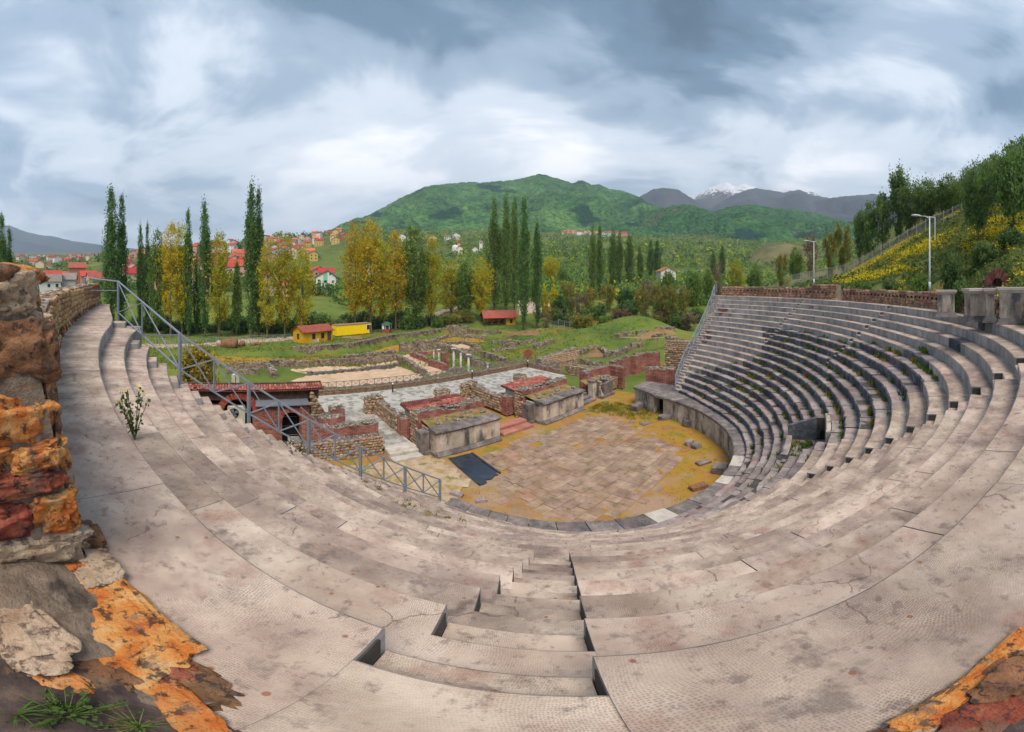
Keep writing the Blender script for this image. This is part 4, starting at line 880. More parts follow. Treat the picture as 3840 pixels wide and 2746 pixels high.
# ================================================================== walls around the top of the tiers
def rock_mat(name, cols, lichen=(0.03, 0.028, 0.03)):
    return mat(name, cols, scale=6.0, detail=12, rough=0.92, bump=1.0, bscale=38, piece=0.1, dist=0.03, bdet=10, stain=[(13, 0.53, 0.60, lichen, 0.85), (5, 0.55, 0.64, (0.17, 0.12, 0.09), 0.75)])
M_ro = rock_mat('orange_rock', [(0.33, 0.06, 0.03), (0.55, 0.17, 0.035), (0.62, 0.30, 0.10), (0.60, 0.42, 0.25)])
M_rr = rock_mat('red_rock', [(0.13, 0.035, 0.03), (0.27, 0.06, 0.04), (0.44, 0.16, 0.085)])
M_rc = rock_mat('cream_rock', [(0.33, 0.22, 0.14), (0.50, 0.37, 0.26), (0.60, 0.48, 0.36)], (0.10, 0.07, 0.06))
M_rd = rock_mat('brown_rock', [(0.10, 0.055, 0.035), (0.24, 0.12, 0.06), (0.38, 0.20, 0.10)])
M_mrt2 = mat('old_mortar', [(0.13, 0.095, 0.07), (0.24, 0.18, 0.135), (0.33, 0.26, 0.20)], scale=5, detail=10, rough=0.95, bump=1.0, bscale=30, piece=0, dist=0.04, bdet=9, stain=[(3, 0.52, 0.64, (0.06, 0.045, 0.04), 0.8), (7, 0.6, 0.7, (0.40, 0.17, 0.03), 0.5)])
def rock(seed, sub=4, amp=0.16, strata=0.0):
    import bmesh
    bm = bmesh.new(); bmesh.ops.create_icosphere(bm, subdivisions=sub, radius=0.5)
    o = Vector((seed * 3.7, seed * 1.3, seed * 7.1))
    for v in bm.verts:
        p = v.co.copy(); q = Vector([math.copysign(abs(c * 2) ** 0.62, c) * 0.5 for c in p])
        n = mnoise.fractal(p * 2.2 + o, 0.9, 2.0, 5) + .45 * mnoise.fractal(p * 7 + o, .7, 2.1, 5); r_ = mnoise.ridged_multi_fractal(p * 1.7 + o * 2, 0.9, 2.0, 4, 1.0, 2.0)
        v.co = q * (1 + amp * n - amp * 0.35 * (r_ - 1)) + Vector((0, 0, strata * mnoise.noise(Vector((0.3, 0.3, p.z * 14 + seed)))))
    me = bpy.data.meshes.new('stone'); bm.to_mesh(me); bm.free(); me.polygons.foreach_set('use_smooth', [True] * len(me.polygons)); return me
ROCKS = [rock(i + 1, 5, 0.27) for i in range(7)]
ROCKS_LO = [rock(i + 20, 2, 0.2) for i in range(6)]
def put_rock(parent, loc, size, rot, m, i=None, lo=False, name='stone'):
    src = (ROCKS_LO if lo else ROCKS); me = src[(i if i is not None else R.randrange(99)) % len(src)]
    key = (me.name, m.name)
    if key not in TILE: c = me.copy(); c.materials.clear(); c.materials.append(m); TILE[key] = c
    return link(name, TILE[key], parent, loc, rot, size)
nw = thing('near_stone_wall', 'thick wall end of big orange, red and cream stones beside the camera', 'wall', (-2.0, 0.6, 11.9))
def W(x, y, z): return (x + 2.0, y - 0.6, z - 11.9)
# body: a battered wall end, its right edge leaning out towards the foot
def nwp(z, f):      # front corner and back corner of the end face at height z
    t = max(0, min(1, (z - 11.9) / 2.1)); return (lerp(-2.02, -2.35, t) + f * 0.10, lerp(0.86, 0.50, t) - f * 1.9)
mb = MB(); V = []; nzv, nf = 26, 22
for i in range(nzv + 1):
    z = lerp(11.7, 14.02, i / nzv)
    for j in range(nf + 1):
        x, y = nwp(z, j / nf); n = mnoise.fractal(Vector((x * 3, y * 3, z * 3)), 0.9, 2, 5) * 0.06; V.append(W(x + n - .05, y, z + n * .3))
F = [(i * (nf + 1) + j, i * (nf + 1) + j + 1, (i + 1) * (nf + 1) + j + 1, (i + 1) * (nf + 1) + j) for i in range(nzv) for j in range(nf)]
mb.add(V, F)
V = []      # inner face and top running away to the left
for i in range(19):
    z = lerp(11.7, 14.02, i / 18)
    for j in range(19):
        t = j / 18; x0, y0 = nwp(z, 0); x = lerp(x0, -5.2, t); y = lerp(y0, 1.55 - .25 * max(0, min(1, (z - 11.9) / 2.1)), t); n = mnoise.fractal(Vector((x * 3, y * 3, z * 3)), 0.9, 2, 5) * 0.06; V.append(W(x - .05, y + n, z))
mb.add(V, [(i * 19 + j, (i + 1) * 19 + j, (i + 1) * 19 + j + 1, i * 19 + j + 1) for i in range(18) for j in range(18)])
V = []
for i in range(13):
    for j in range(19):
        t = j / 18; x0, y0 = nwp(14.02, 0); x = lerp(x0, -5.2, t) - .05; y = lerp(y0, 1.30, t) - i * 0.14; V.append(W(x + (i * .012), y, 14.0 + 0.06 * nz(x, y, 2, 2.5) - (0.10 if j == 0 else 0)))
mb.add(V, [(i * 19 + j, i * 19 + j + 1, (i + 1) * 19 + j + 1, (i + 1) * 19 + j)[::-1] for i in range(12) for j in range(18)])
mb.ob('mortar_body', [M_mrt2], nw, True)
# (end-face stones: distance back along the face, height, width, height, material)
for i, (f, z, wy, hz, m, px) in enumerate([(.10, 13.86, .52, .26, M_rc, .25), (.42, 13.83, .50, .30, M_rd, .25), (.05, 13.50, .50, .36, M_rd, .30), (.40, 13.42, .55, .32, M_ro, .25), (.12, 13.12, .46, .30, M_ro, .28), (.42, 13.05, .5, .26, M_rd, .25),
        (.06, 12.87, .36, .17, M_ro, .32), (.26, 12.86, .34, .18, M_ro, .26), (.14, 12.70, .50, .18, M_rr, .28), (.45, 12.66, .5, .22, M_rr, .25), (.05, 12.47, .30, .28, M_ro, .30), (.20, 12.45, .30, .24, M_rr, .30), (.42, 12.36, .3, .16, M_ro, .22), (.14, 12.20, .62, .22, M_rc, .28), (.48, 12.12, .5, .22, M_rc, .28), (.10, 12.01, .42, .10, M_ro, .30), (.45, 11.97, .6, .12, M_ro, .3)]):
    x, y = nwp(z, f); put_rock(nw, W(x - .135, y, z), (px * 1.05, wy * 1.12, hz * 1.12), (R.uniform(-.12, .12), R.uniform(-.1, .1), R.uniform(-.15, .15)), m, i)
for i in range(26):     # stones of the inner face and top seen edge-on
    t = R.uniform(.05, 1); z = R.uniform(12.1, 13.9); x0, y0 = nwp(z, 0); x = lerp(x0, -5.2, t); y = lerp(y0, 1.55 - .25 * (z - 11.9) / 2.1, t)
    put_rock(nw, W(x, y - .05, z), (R.uniform(.3, .55), .25, R.uniform(.18, .3)), (R.uniform(-.1, .1), R.uniform(-.1, .1), -.25), R.choice((M_ro, M_rd, M_rc, M_rd)), i, lo=True)
for i in range(22):
    t = R.uniform(0, 1); x = lerp(-2.3, -5.1, t); y = lerp(.42, 1.2, t) - R.uniform(0, .9)
    put_rock(nw, W(x, y, 14.0), (R.uniform(.3, .6), R.uniform(.3, .5), R.uniform(.12, .2)), (0, 0, R.uniform(0, 3)), R.choice((M_rd, M_rd, M_rc, M_ro)), i, lo=True)
ap = MB(); V = []; BL = [(-3.6, 1.2), (-3.25, 1.12), (-2.67, .985), (-2.2, .93), (-1.86, .89), (-1.54, .855), (-1.28, .85), (-1.05, .83), (-.8, .85)]; na = 80
for i in range(na + 1):
    q = i / na * (len(BL) - 1); k = min(len(BL) - 2, int(q)); bx_, by_ = lerp(BL[k][0], BL[k + 1][0], q - k), lerp(BL[k][1], BL[k + 1][1], q - k); fade = max(0.12, min(1, (-bx_ - .9) / .9))
    for j in range(15):
        t = j / 14; x, y = bx_ - .10 * t, by_ - .72 * t; n = mnoise.fractal(Vector((x * 5, y * 5, 3)), .9, 2, 6); V.append(W(x, y + .01 * n, 11.92 + fade * .30 * t ** .7 + (.05 * n + .03) * min(1, t * 5)))
ap.add(V, [(i * 15 + j, i * 15 + j + 1, (i + 1) * 15 + j + 1, (i + 1) * 15 + j)[::-1] for i in range(na) for j in range(14)]); ap.ob('mortar_apron', [M_mrt2], nw, True)
# foot stones beside the tread
for i, (u, v, z, sx, sy, sz, rz, m) in enumerate([(352, 2010, 12.03, .34, .2, .14, -.15, M_rd), (385, 2120, 12.02, .42, .26, .13, -.12, M_rc), (450, 2300, 12.0, .95, .36, .14, -.1, M_ro), (560, 2415, 11.98, .6, .2, .10, -.08, M_rr), (620, 2480, 11.96, .8, .2, .09, .12, M_rd), (110, 2340, 12.08, .6, .28, .18, .1, M_rc), (190, 2490, 12.02, .5, .2, .12, .2, M_ro), (60, 2590, 12.0, .8, .24, .12, .2, M_ro), (730, 2640, 11.99, .40, .13, .07, -.25, M_ro), (330, 2480, 12.0, .5, .2, .1, .1, M_rd)]):
    p = G(u, v, z); put_rock(nw, (p.x + 2, p.y - .64, z - 11.93), (sx * 1.1, sy * 1.1, sz), (0, 0, rz), m, i + 2)
M_foot = mat('dark_footing', [(0.025, 0.02, 0.022), (0.075, 0.055, 0.05), (0.19, 0.135, 0.10)], scale=4.5, detail=10, rough=0.95, bump=1.0, bscale=40, piece=0, dist=0.012, bdet=8, stain=[(6, 0.56, 0.68, (0.30, 0.17, 0.08), 0.6)])
fm_ = MB(); V = []
nn, mm_ = 90, 14
for i in range(nn + 1):
    th = lerp(-5.2, 9.0, i / nn); r0 = r_wall(th) + 0.02 * nz(th * 3, 1, 0, 2)
    for j in range(mm_ + 1):
        q = j / mm_; r_ = r0 + 1.5 * q; x, y, _ = TP(r_, th, 0); bank = 0.10 * min(1, q * 4) * (1 if th < 3 else 1 + (th - 3) * .25)
        z = 11.93 + bank + 0.05 * mnoise.fractal(Vector((x * 2.5, y * 2.5, 1)), .9, 2, 5) * min(1, q * 6) - (0.06 if j == 0 else 0); V.append((x, y, z))
fm_.add(V, [(i * (mm_ + 1) + j, i * (mm_ + 1) + j + 1, (i + 1) * (mm_ + 1) + j + 1, (i + 1) * (mm_ + 1) + j)[::-1] for i in range(nn) for j in range(mm_)])
foot = tag(fm_.ob('wall_footing', [M_foot], None, True), 'dark crumbling wall footing at the bottom edge below the camera', 'ruin')
for i, (u, v, sx, sy, sz, rz, m) in enumerate([(3620, 2600, .52, .15, .06, -.2, M_ro), (3740, 2500, .55, .14, .06, -.22, M_rd), (3810, 2420, .4, .14, .07, -.2, M_ro), (3500, 2700, .22, .07, .03, -.1, M_rc), (3760, 2620, .5, .2, .08, -.15, M_rr), (3825, 2540, .45, .2, .12, -.2, M_rd), (3420, 2720, .5, .10, .03, -.2, M_rd), (3680, 2690, .3, .12, .05, -.1, M_rd)]):
    p = G(u, v, 12.02); put_rock(foot, (p.x, p.y, 11.985), (sx, sy, sz), (0, 0, rz), m, i)
# --- left wall running away along the top walk
lw = thing('left_rubble_wall', 'long rubble wall along the top walkway on the left', 'wall', (-5.2, 1.6, 11.9))
LWP = [(-4.9, 1.50), (-6.64, 1.98), (-9.66, 2.96), (-13.2, 4.28), (-17.2, 6.22), (-22.5, 9.0), (-27.0, 11.5), (-31.9, 14.35)]
LWZ = [13.42, 13.40, 13.42, 13.47, 13.55, 13.65, 13.72, 13.75]
for (p, q), (za, zb) in zip(zip(LWP, LWP[1:]), zip(LWZ, LWZ[1:])):
    P_, Q_ = Vector((p[0] + 5.2, p[1] - 1.6)), Vector((q[0] + 5.2, q[1] - 1.6)); d = (Q_ - P_).normalized(); n = Vector((-d.y, d.x)); n = n if n.x < 0 or True else -n
    nb = Vector((d.y, -d.x));  nb = nb if nb.y < 0 else -nb     # outwards, away from the seats
    b0, b1 = P_ + nb * .12, Q_ + nb * .12; c0, c1 = P_ + nb * 1.0, Q_ + nb * 1.0
    mb = MB(); ragged_prism(mb, [b1, b0, c0, c1], -.3, lambda t: lerp(zb, za, t) - 11.9, 0, 1, step=.35, amp=.05); mb.ob('mortar_core', [M_mort, M_rubt], lw)
    near = p[0] > -14
    face_stones(lw, P_ + nb * .08, Q_ + nb * .08, 0.28, lerp(za, zb, .5) - 11.92, -nb, .21 if near else .26, 120 if near else 30, 'wall_warm', mat('warm_wall_stone', [(0.24, 0.13, 0.07), (0.42, 0.26, 0.13), (0.52, 0.36, 0.22)], scale=4, rough=.9, bump=.8, bscale=24, piece=.42, dist=.02, stain=[(6, .57, .68, (.10, .08, .07), .75)]) if 'warm_wall_stone' not in MATS else MATS['warm_wall_stone'], proud=.05)
    L = (Q_ - P_).length; k = int(L / .16)
    for i in range(k if near else k // 3):        # slanting stones at the foot
        t = R.random(); a = P_.lerp(Q_, t) - nb * R.uniform(-.02, .08); put_rock(lw, (a.x, a.y, R.uniform(.08, .3)), (R.uniform(.14, .3), .1, R.uniform(.1, .2)), (R.uniform(-.3, .3), R.uniform(.3, .9), math.atan2(d.y, d.x)), R.choice((M_rd, M_rc, M_ro, M_rd)), lo=True)
    for i in range(int(L * (7 if near else 2))):
        t = R.random(); a = P_.lerp(Q_, t) + nb * R.uniform(.1, .95); put_rock(lw, (a.x, a.y, lerp(za, zb, t) - 11.9 + .01), (R.uniform(.16, .4), R.uniform(.15, .3), R.uniform(.05, .12)), (R.uniform(-.1, .1), R.uniform(-.1, .1), R.uniform(0, 3)), R.choice((M_rd, M_mort, M_rd, M_rc)), lo=True)
# --- far rubble wall behind the top row on the right
M_pinkst = mat('pink_wall_stone', [(0.23, 0.12, 0.08), (0.38, 0.22, 0.14), (0.50, 0.33, 0.22)], scale=2.5, rough=.9, bump=.7, bscale=16, piece=.42, dist=.02, stain=[(5, .57, .7, (.12, .08, .07), .7)])
def ring_wall(name, label, th0, th1, z1, budget, extra_top=0.0):
    root = thing(name, label, 'wall', TP(r_wall(th0), th0, 11.9)); o = Vector(root.location)
    n = max(1, int((th1 - th0) / 2.2)); per = max(1, budget // n)
    for i in range(n):
        a, b = lerp(th0, th1, i / n), lerp(th0, th1, (i + 1) / n)
        p, q, p2, q2 = [Vector(TP(r_wall(t) + dr_, t, 0)).xy - o.xy for t, dr_ in ((a, .1), (b, .1), (a, .8), (b, .8))]
        mb = MB(); ragged_prism(mb, [p, q, q2, p2], -.5, lambda t: z1 - 11.9, 0, 1, step=.35, amp=.05); mb.ob('mortar_core', [M_mort, M_rubt], root)
        nn_ = Vector((-(math.sin(rad((a + b) / 2))), math.cos(rad((a + b) / 2))))
        face_stones(root, p, q, 0.0, z1 - 11.9, nn_, .24, per, 'wall_pink', M_pinkst, proud=.06, aspect=1.15)
        for t in (.25, .75):
            c = p.lerp(q, t) + nn_ * .09; h_ = MB(); h_.cbox(c.x, c.y, .82, .13, .1, .15, .01, M=Matrix.Rotation(rad(a) + 0, 3, 'Z')); h_.ob('putlog_shade', [M_blk], root)  # no real recess: proud black blocks imitate the shade in putlog holes
    return root
ring_wall('far_rubble_wall', 'rubble wall with square putlog holes along the top row on the right', 30.0, 82.6, 13.12, 260)
ring_wall('tall_wall_stub', 'raised stub of rubble wall left of the grassy gap above the tiers', 84.6, 92.3, 13.55, 60)
ring_wall('end_rubble_wall', 'low rubble wall above the far right end of the tiers', 92.4, 121.5, 13.2, 120)
# --- marble pedestals on the top walk
def pedestal(label, u, v, ang, w_, d_, h, m=M_pod, base=True):
    p = G(u, v, 11.96); r_ = thing('marble_pedestal', label, 'pedestal', p, ang, group='marble pedestals on the top walk')
    b = MB(); b.cbox(0, 0, h / 2 + .1, w_, d_, h - .3, .015); b.ob('shaft', [m], r_)
    if base:
        b = MB(); k = .22; b.hexa([(-w_ / 2 - k, -d_ / 2 - k, 0), (w_ / 2 + k, -d_ / 2 - k, 0), (w_ / 2 + k, d_ / 2, 0), (-w_ / 2 - k, d_ / 2, 0), (-w_ / 2 - .02, -d_ / 2 - .02, .28), (w_ / 2 + .02, -d_ / 2 - .02, .28), (w_ / 2 + .02, d_ / 2, .28), (-w_ / 2 - .02, d_ / 2, .28)]); b.ob('base_moulding', [M_slab], r_)
    b = MB(); z = h - .06
    for (a0, z0), (a1, z1) in zip([(.0, 0), (.06, .06), (.09, .12), (.14, .15)], [(.06, .06), (.09, .12), (.14, .15), (.14, .27)]):
        b.hexa([(-w_ / 2 - a0, -d_ / 2 - a0, z + z0), (w_ / 2 + a0, -d_ / 2 - a0, z + z0), (w_ / 2 + a0, d_ / 2 + a0, z + z0), (-w_ / 2 - a0, d_ / 2 + a0, z + z0), (-w_ / 2 - a1, -d_ / 2 - a1, z + z1), (w_ / 2 + a1, -d_ / 2 - a1, z + z1), (w_ / 2 + a1, d_ / 2 + a1, z + z1), (-w_ / 2 - a1, d_ / 2 + a1, z + z1)])
    b.ob('cornice', [mat('pale_cornice', [(.34, .31, .28), (.5, .46, .42)], scale=2, bump=.6, piece=.1) if 'pale_cornice' not in MATS else MATS['pale_cornice']], r_); return r_
pedestal('pale marble pedestal with cornice, leftmost of the pedestals above the tiers', 3548, 1186, -1.05, .95, .6, 1.28)
pedestal('tall marble pedestal with stained right side, second pedestal from the left', 3655, 1203, -.75, .85, .8, 1.42)
pedestal('narrow marble pillar with dark capital between two broad pedestals', 3712, 1207, -1.1, .42, .5, 1.42)
pedestal('broad rust streaked marble pedestal at the right edge', 3800, 1213, -1.2, 1.35, .7, 1.5)
M_brkd = mat('weathered_brick', [(0.13, 0.045, 0.038), (0.21, 0.075, 0.06), (0.28, 0.13, 0.11)], scale=3, rough=.9, bump=.5, piece=.3)
ar = thing('brick_arch', 'small round brick arch standing behind the marble pedestals', 'arch', A(3738, 24.5, z=13.62), -1.15)
ar.scale = (1.3, 1.3, 1.3)
for i in range(26):
    a0, a1 = math.pi * (i + .05) / 26, math.pi * (i + .95) / 26; b = MB(); q = [(.30 * math.cos(a0), .30 * math.sin(a0)), (.30 * math.cos(a1), .30 * math.sin(a1)), (.62 * math.cos(a1), .62 * math.sin(a1)), (.62 * math.cos(a0), .62 * math.sin(a0))]
    f = R.uniform(-.03, .03); b.hexa([(x, -.45 + f, z * 1.35) for x, z in q] + [(x, .5 + f, z * 1.35) for x, z in q]); b.ob('voussoir', [M_brkd], ar)
b = MB(); b.box(-.62, .62, -.42, .45, -1.6, 0.0); b.box(-.36, .36, .3, .4, 0, .5); b.ob('pier', [M_rub], ar)
# ================================================================== railings at the ends of the tiers
def stair_rail(name, label, posts, group=None, lead=None):
    "posts = list of (foot, height); crossed bars between posts with a thin middle post"
    o = Vector(posts[0][0]); root = thing(name, label, 'railing', o); ps = [(Vector(p) - o, h) for p, h in posts]; Z = Vector((0, 0, 1))
    for p, h in ps:
        b = MB(); b.bar(p, p + Z * h, .11); b.ob('post', [M_gal], root)
    def brs(p, q, w_, nm='rail'): b = MB(); b.bar(p, q, w_); b.ob(nm, [M_gal], root)
    for (p, h), (q, k) in zip(ps, ps[1:]):
        m_ = (p + q) / 2; hm = (h + k) / 2; lo = .33
        brs(m_ + Z * hm * lo, m_ + Z * hm, .06, 'mid_post')
        for (a, ha), (c, hc) in (((p, h), (m_, hm)), ((m_, hm), (q, k))):
            brs(a + Z * ha, c + Z * hc, .065, 'top_rail'); brs(a + Z * ha * lo, c + Z * hc * lo, .055, 'bottom_rail'); brs(a + Z * ha * .98, c + Z * hc * lo, .045, 'cross_bar'); brs(a + Z * ha * lo, c + Z * hc * .98, .045, 'cross_bar')
    if lead: brs(ps[0][0] + Z * ps[0][1], Vector(lead) - o, .065, 'top_rail'); brs(ps[0][0] + Z * ps[0][1] * .8, Vector(lead) - o - Z * .9, .05, 'cross_bar'); brs(Vector(lead) - o - Z * 1.0, Vector(lead) - o, .08, 'post')
    return root
PL = []
for (u, v), k, vt in (((443, 1210), 2, 1055), ((675, 1422), 4.6, 1252), ((933, 1581), 8, 1433), ((1158, 1702), 11, 1573), ((1352, 1790), 14, 1676), ((1519, 1844), 17, 1751), ((1650, 1879), 20, 1799)):
    p = G(u, v, z_row(k)); r_ = math.hypot(p.x, p.y); zt_ = EYE - r_ * math.tan((vt - V_H) / F_V); foot_z = p.z - .3; PL.append(((p.x, p.y, foot_z), zt_ - foot_z))
lead = A(318, 27.5, 1040)
stair_rail('left_stair_railing', 'blue-grey steel railing with crossed bars descending along the left seats', PL, lead=lead)
PR = []
for k in (1, 4, 7, 10, 13, 16.5, 20):
    th = th_r(k) + 1.6; kk = int(round(k)); x, y, _ = TP(r_row(k if k > 1 else 1.01, th), th, 0); PR.append(((x, y, z_row(k) - .1), 1.55))
stair_rail('right_stair_railing', 'blue-green steel railing climbing the far right end of the tiers', PR, lead=(PR[0][0][0] + .9, PR[0][0][1] + 1.0, PR[0][0][2] + 1.6))
# ================================================================== walls right of the stage, beyond the passage
def st_wall(name, label, pts, z1, th=.9, m=None, stones=0, z0=-.1, size=.27, amp=.07):
    root = ST_thing(name, label, 'wall', *pts[0]); 
    for p, q in zip(pts, pts[1:]):
        P_, Q_ = Vector(p) - Vector(pts[0]), Vector(q) - Vector(pts[0]); d = (Q_ - P_).normalized(); n = Vector((d.y, -d.x))
        mb = MB(); zz = z1 if callable(z1) else (lambda t: z1); ragged_prism(mb, [P_, Q_, Q_ - n * th, P_ - n * th], z0, zz, 0, 1, step=.4, amp=amp); mb.ob('wall_body', [m or M_rub, M_rubt], root)
        if stones: face_stones(root, P_, Q_, z0 + .1, zz(.5), n, size, stones, 'wall', M_stone, proud=.05, zt=zz)
        me = stone_meshes('cap', M_rubt, 6, 5, 0.12)
        for i in range(int((Q_ - P_).length * 3)):
            t = R.random(); s_ = R.uniform(.2, .4); a = P_.lerp(Q_, t) - n * R.uniform(.1, th - .1); link('cap_stone', R.choice(me), root, (a.x, a.y, zz(t) + .03), (R.uniform(-.2, .2), R.uniform(-.2, .2), R.uniform(0, 3)), (s_ * 1.3, s_, s_ * .5))
    return root
st_wall('brick_wall', 'stepped red brick wall beyond the broken marble block', [(31.0, 4.1), (35.7, 4.1), (35.9, 3.2), (37.3, 3.2), (37.4, 4.2), (39.2, 3.2), (40.5, 1.4)], 2.75, 1.0, M_brk)
st_wall('brick_pier', 'square red brick pier behind the podium platform', [(26.3, -3.5), (27.5, -6.9)], 3.5, 1.6, M_brk)
st_wall('tall_rubble_wall', 'tall rough rubble wall beside the right stair railing', [(40.3, .4), (40.9, -3.6)], lambda t: lerp(5.3, 4.6, t), 1.6, None, 80, size=.34)
st_wall('thick_rubble_wall', 'thick rubble wall with flat top right of the court corner', [(28.6, 16.6), (37.5, 15.9)], lambda t: lerp(1.9, 2.7, t), 1.3, None, 80)
st_wall('rubble_wall', 'low rubble wall returning from the court corner', [(29.8, 12.4), (30.2, 7.6), (29.0, 5.6)], lambda t: 1.55, .9, None, 60)
# fallen blocks on the orchestra floor and steps
def block(label, u, v, sx, sy, sz, rz, m, z=0.0, rough=.05):
    p = G(u, v, z); b = MB(); b.cbox(0, 0, sz / 2 - .03, sx, sy, sz, .06, jit=rough, rng=R); o = b.ob('fallen_block', [m]); o.location = p; o.rotation_euler = (R.uniform(-.08, .08), R.uniform(-.08, .08), rz); tag(o, label, 'stone', 'fallen blocks on the orchestra floor'); return o
block('long dark carved block beside the podium doorway', 2395, 1535, 2.0, .9, .75, .75, M_slab)
block('dark fallen block in front of the podium doorway slabs', 2496, 1572, 1.4, .8, .5, .2, M_slab)
block('dark upright block leaning at the podium foot', 2580, 1598, .95, .8, .7, .5, M_slab)
block('small dark block at the podium wall foot', 2645, 1625, .6, .5, .4, .9, M_slab)
block('flat pale stone lying on the paving before the doorway', 2422, 1590, 1.2, .7, .15, .3, M_stt)
block('pointed grey stone, left of a pair on the orange grass', 2585, 1668, .75, .5, .5, .6, M_stt, rough=.12)
block('square grey stone, right of a pair on the orange grass', 2612, 1680, .75, .6, .4, .4, M_slab)
block('flat grey stone on orange grass near the podium', 2638, 1740, 1.1, .6, .3, .1, M_stt)
block('dark ridged block against the podium near its white slabs', 2700, 1768, 1.3, 1.0, .55, .9, M_slab)
block('brown stone at the orchestra edge below the white slabs', 2620, 1832, 1.2, .55, .35, .1, M_rd)
block('grey block on the orchestra edge near the left railing end', 1712, 1862, .8, .5, .35, -.3, M_stt)
block('small stone on orange grass left of the podium coping', 1804, 1884, .6, .35, .3, .1, M_stt)
# ================================================================== terrain
TR = [95, 120, 160, 220, 320, 450, 650, 1000, 1600, 2600, 4500, 8000]
TV = [(-300, [1270, 1180, 1085, 1055, 1025, 1005, 990, 975, 965, 957, 950, 946]), (250, [1270, 1190, 1090, 1058, 1026, 1005, 990, 975, 965, 957, 950, 946]),
      (450, [1270, 1200, 1095, 1055, 1008, 980, 962, 960, 958, 954, 950, 946]), (600, [1270, 1205, 1100, 1050, 1000, 958, 934, 950, 958, 955, 950, 946]),
      (900, [1265, 1210, 1120, 1062, 1000, 945, 912, 928, 940, 940, 942, 944]), (1100, [1255, 1215, 1130, 1066, 995, 935, 892, 908, 915, 920, 925, 930]),
      (1300, [1250, 1215, 1130, 1068, 990, 930, 878, 876, 880, 885, 890, 895]), (1500, [1245, 1210, 1122, 1066, 1000, 950, 905, 876, 860, 862, 865, 870]),
      (1800, [1240, 1205, 1125, 1062, 1005, 960, 915, 882, 858, 858, 860, 865]), (2200, [1235, 1200, 1125, 1066, 1012, 966, 922, 888, 862, 860, 860, 860]),
      (2600, [1235, 1200, 1130, 1076, 1024, 978, 936, 900, 874, 866, 860, 860]), (2900, [1235, 1200, 1135, 1084, 1034, 990, 950, 915, 892, 880, 870, 870]), (4100, [1235, 1200, 1135, 1084, 1034, 990, 950, 915, 892, 880, 870, 870])]
def v_ter(u, r):
    lr = math.log(max(r, 95.0)); row = None
    for (ua, va), (ub, vb) in zip(TV, TV[1:]):
        if u <= ub or ub == TV[-1][0]:
            t = max(0, min(1, (u - ua) / (ub - ua))); t = t * t * (3 - 2 * t); row = [lerp(p, q, t) for p, q in zip(va, vb)]; break
    for i in range(len(TR) - 1):
        if r <= TR[i + 1] or i == len(TR) - 2:
            t = max(0, min(1, (lr - math.log(TR[i])) / (math.log(TR[i + 1]) - math.log(TR[i])))); return lerp(row[i], row[i + 1], t)
BW = [(560, 78, 0), (640, 78, .9), (1000, 78, .9), (1110, 82, 1.5), (1250, 85, 1.6), (1331, 87.5, 1.6), (1467, 100, 1.6), (1575, 107, 1.6), (1673, 115, 1.6), (1760, 112, 1.5), (1862, 108, 1.4), (1930, 106, 0)]   # retaining wall: direction, distance, drop
MOUNDS = [  # (x, y, radius along view-right, radius in depth, height): grass mounds among the ruins
]
def add_mound(u, v, ru, rv, h, z=0.0):
    p = G(u, v, z); MOUNDS.append((p.x, p.y, ru, rv, h))
_p = A(2430, 121); MOUNDS.append((_p.x, _p.y, 30, 11, 2.4))
add_mound(2330, 1262, 13, 8, 3.6); add_mound(2190, 1285, 8, 5.5, 3.0); add_mound(2270, 1300, 9, 4.0, 1.6); add_mound(2440, 1262, 10, 6, 2.6); add_mound(2530, 1300, 8, 5, 2.6)
add_mound(2050, 1255, 9, 5, 1.4)
def z_ter(x, y):
    r = math.hypot(x, y)
    if r < 1: return -0.4
    a = math.atan2(x, y); u = U_0 + a * F_U
    if r < 112:
        z = 0.0
    else:
        zf = lambda q: EYE - q * math.tan((v_ter(u, q) - V_H) / F_V)
        z = zf(r); t = (r - 112) / 25
        if t < 1: z = lerp(0.0, zf(max(r, 137)) * (r - 112) / 25 if False else max(z, 0), t * t * (3 - 2 * t))
        z += mnoise.fractal(Vector((x * .012, y * .012, 2)), .9, 2, 4) * min(7.0, (r - 112) * 0.022)
    if 60 < r < 112:
        rw_ = table(u, BW, 1); dp = table(u, BW, 2); d_ = rw_ - r
        if 0 < d_ < 18 and dp > 0: z -= dp * min(1, d_ / .8) * (1 - max(0, min(1, (d_ - 6) / 11)))
    for mx_, my_, ru, rv, h in MOUNDS:
        dx, dy = x - mx_, y - my_
        if abs(dx) > 40 or abs(dy) > 40: continue
        L = math.hypot(mx_, my_); rx = (dx * my_ - dy * mx_) / L; ry = (dx * mx_ + dy * my_) / L; q = (rx / ru) ** 2 + (ry / rv) ** 2
        if q < 4: z += h * math.exp(-q * 1.4)
    if 38 < r < 130:
        z += 0.16 * mnoise.fractal(Vector((x * .16, y * .16, 7)), .9, 2, 3) + (0.5 * max(0, mnoise.noise(Vector((x * .07, y * .07, 3)))) if r > 60 else 0)
    st_ = to_st(x, y)
    if st_[1] < 19.5 and r < 75: z = min(z, -0.02 if st_[1] < 19 else lerp(-.02, z, (st_[1] - 19) * 2))
    return z
def find_r(u, v, lo=100, hi=6000):
    for i in range(50):
        m_ = math.sqrt(lo * hi)
        if v_ter(u, m_) > v: lo = m_
        else: hi = m_
    return math.sqrt(lo * hi)
def onground(u, r):
    p = A(u, r); p.z = z_ter(p.x, p.y); return p
def grass_extra(c):
    "orange dry patches, field patches and far wood tones over the grass, all by place"
    N, L = c['N'], c['L']
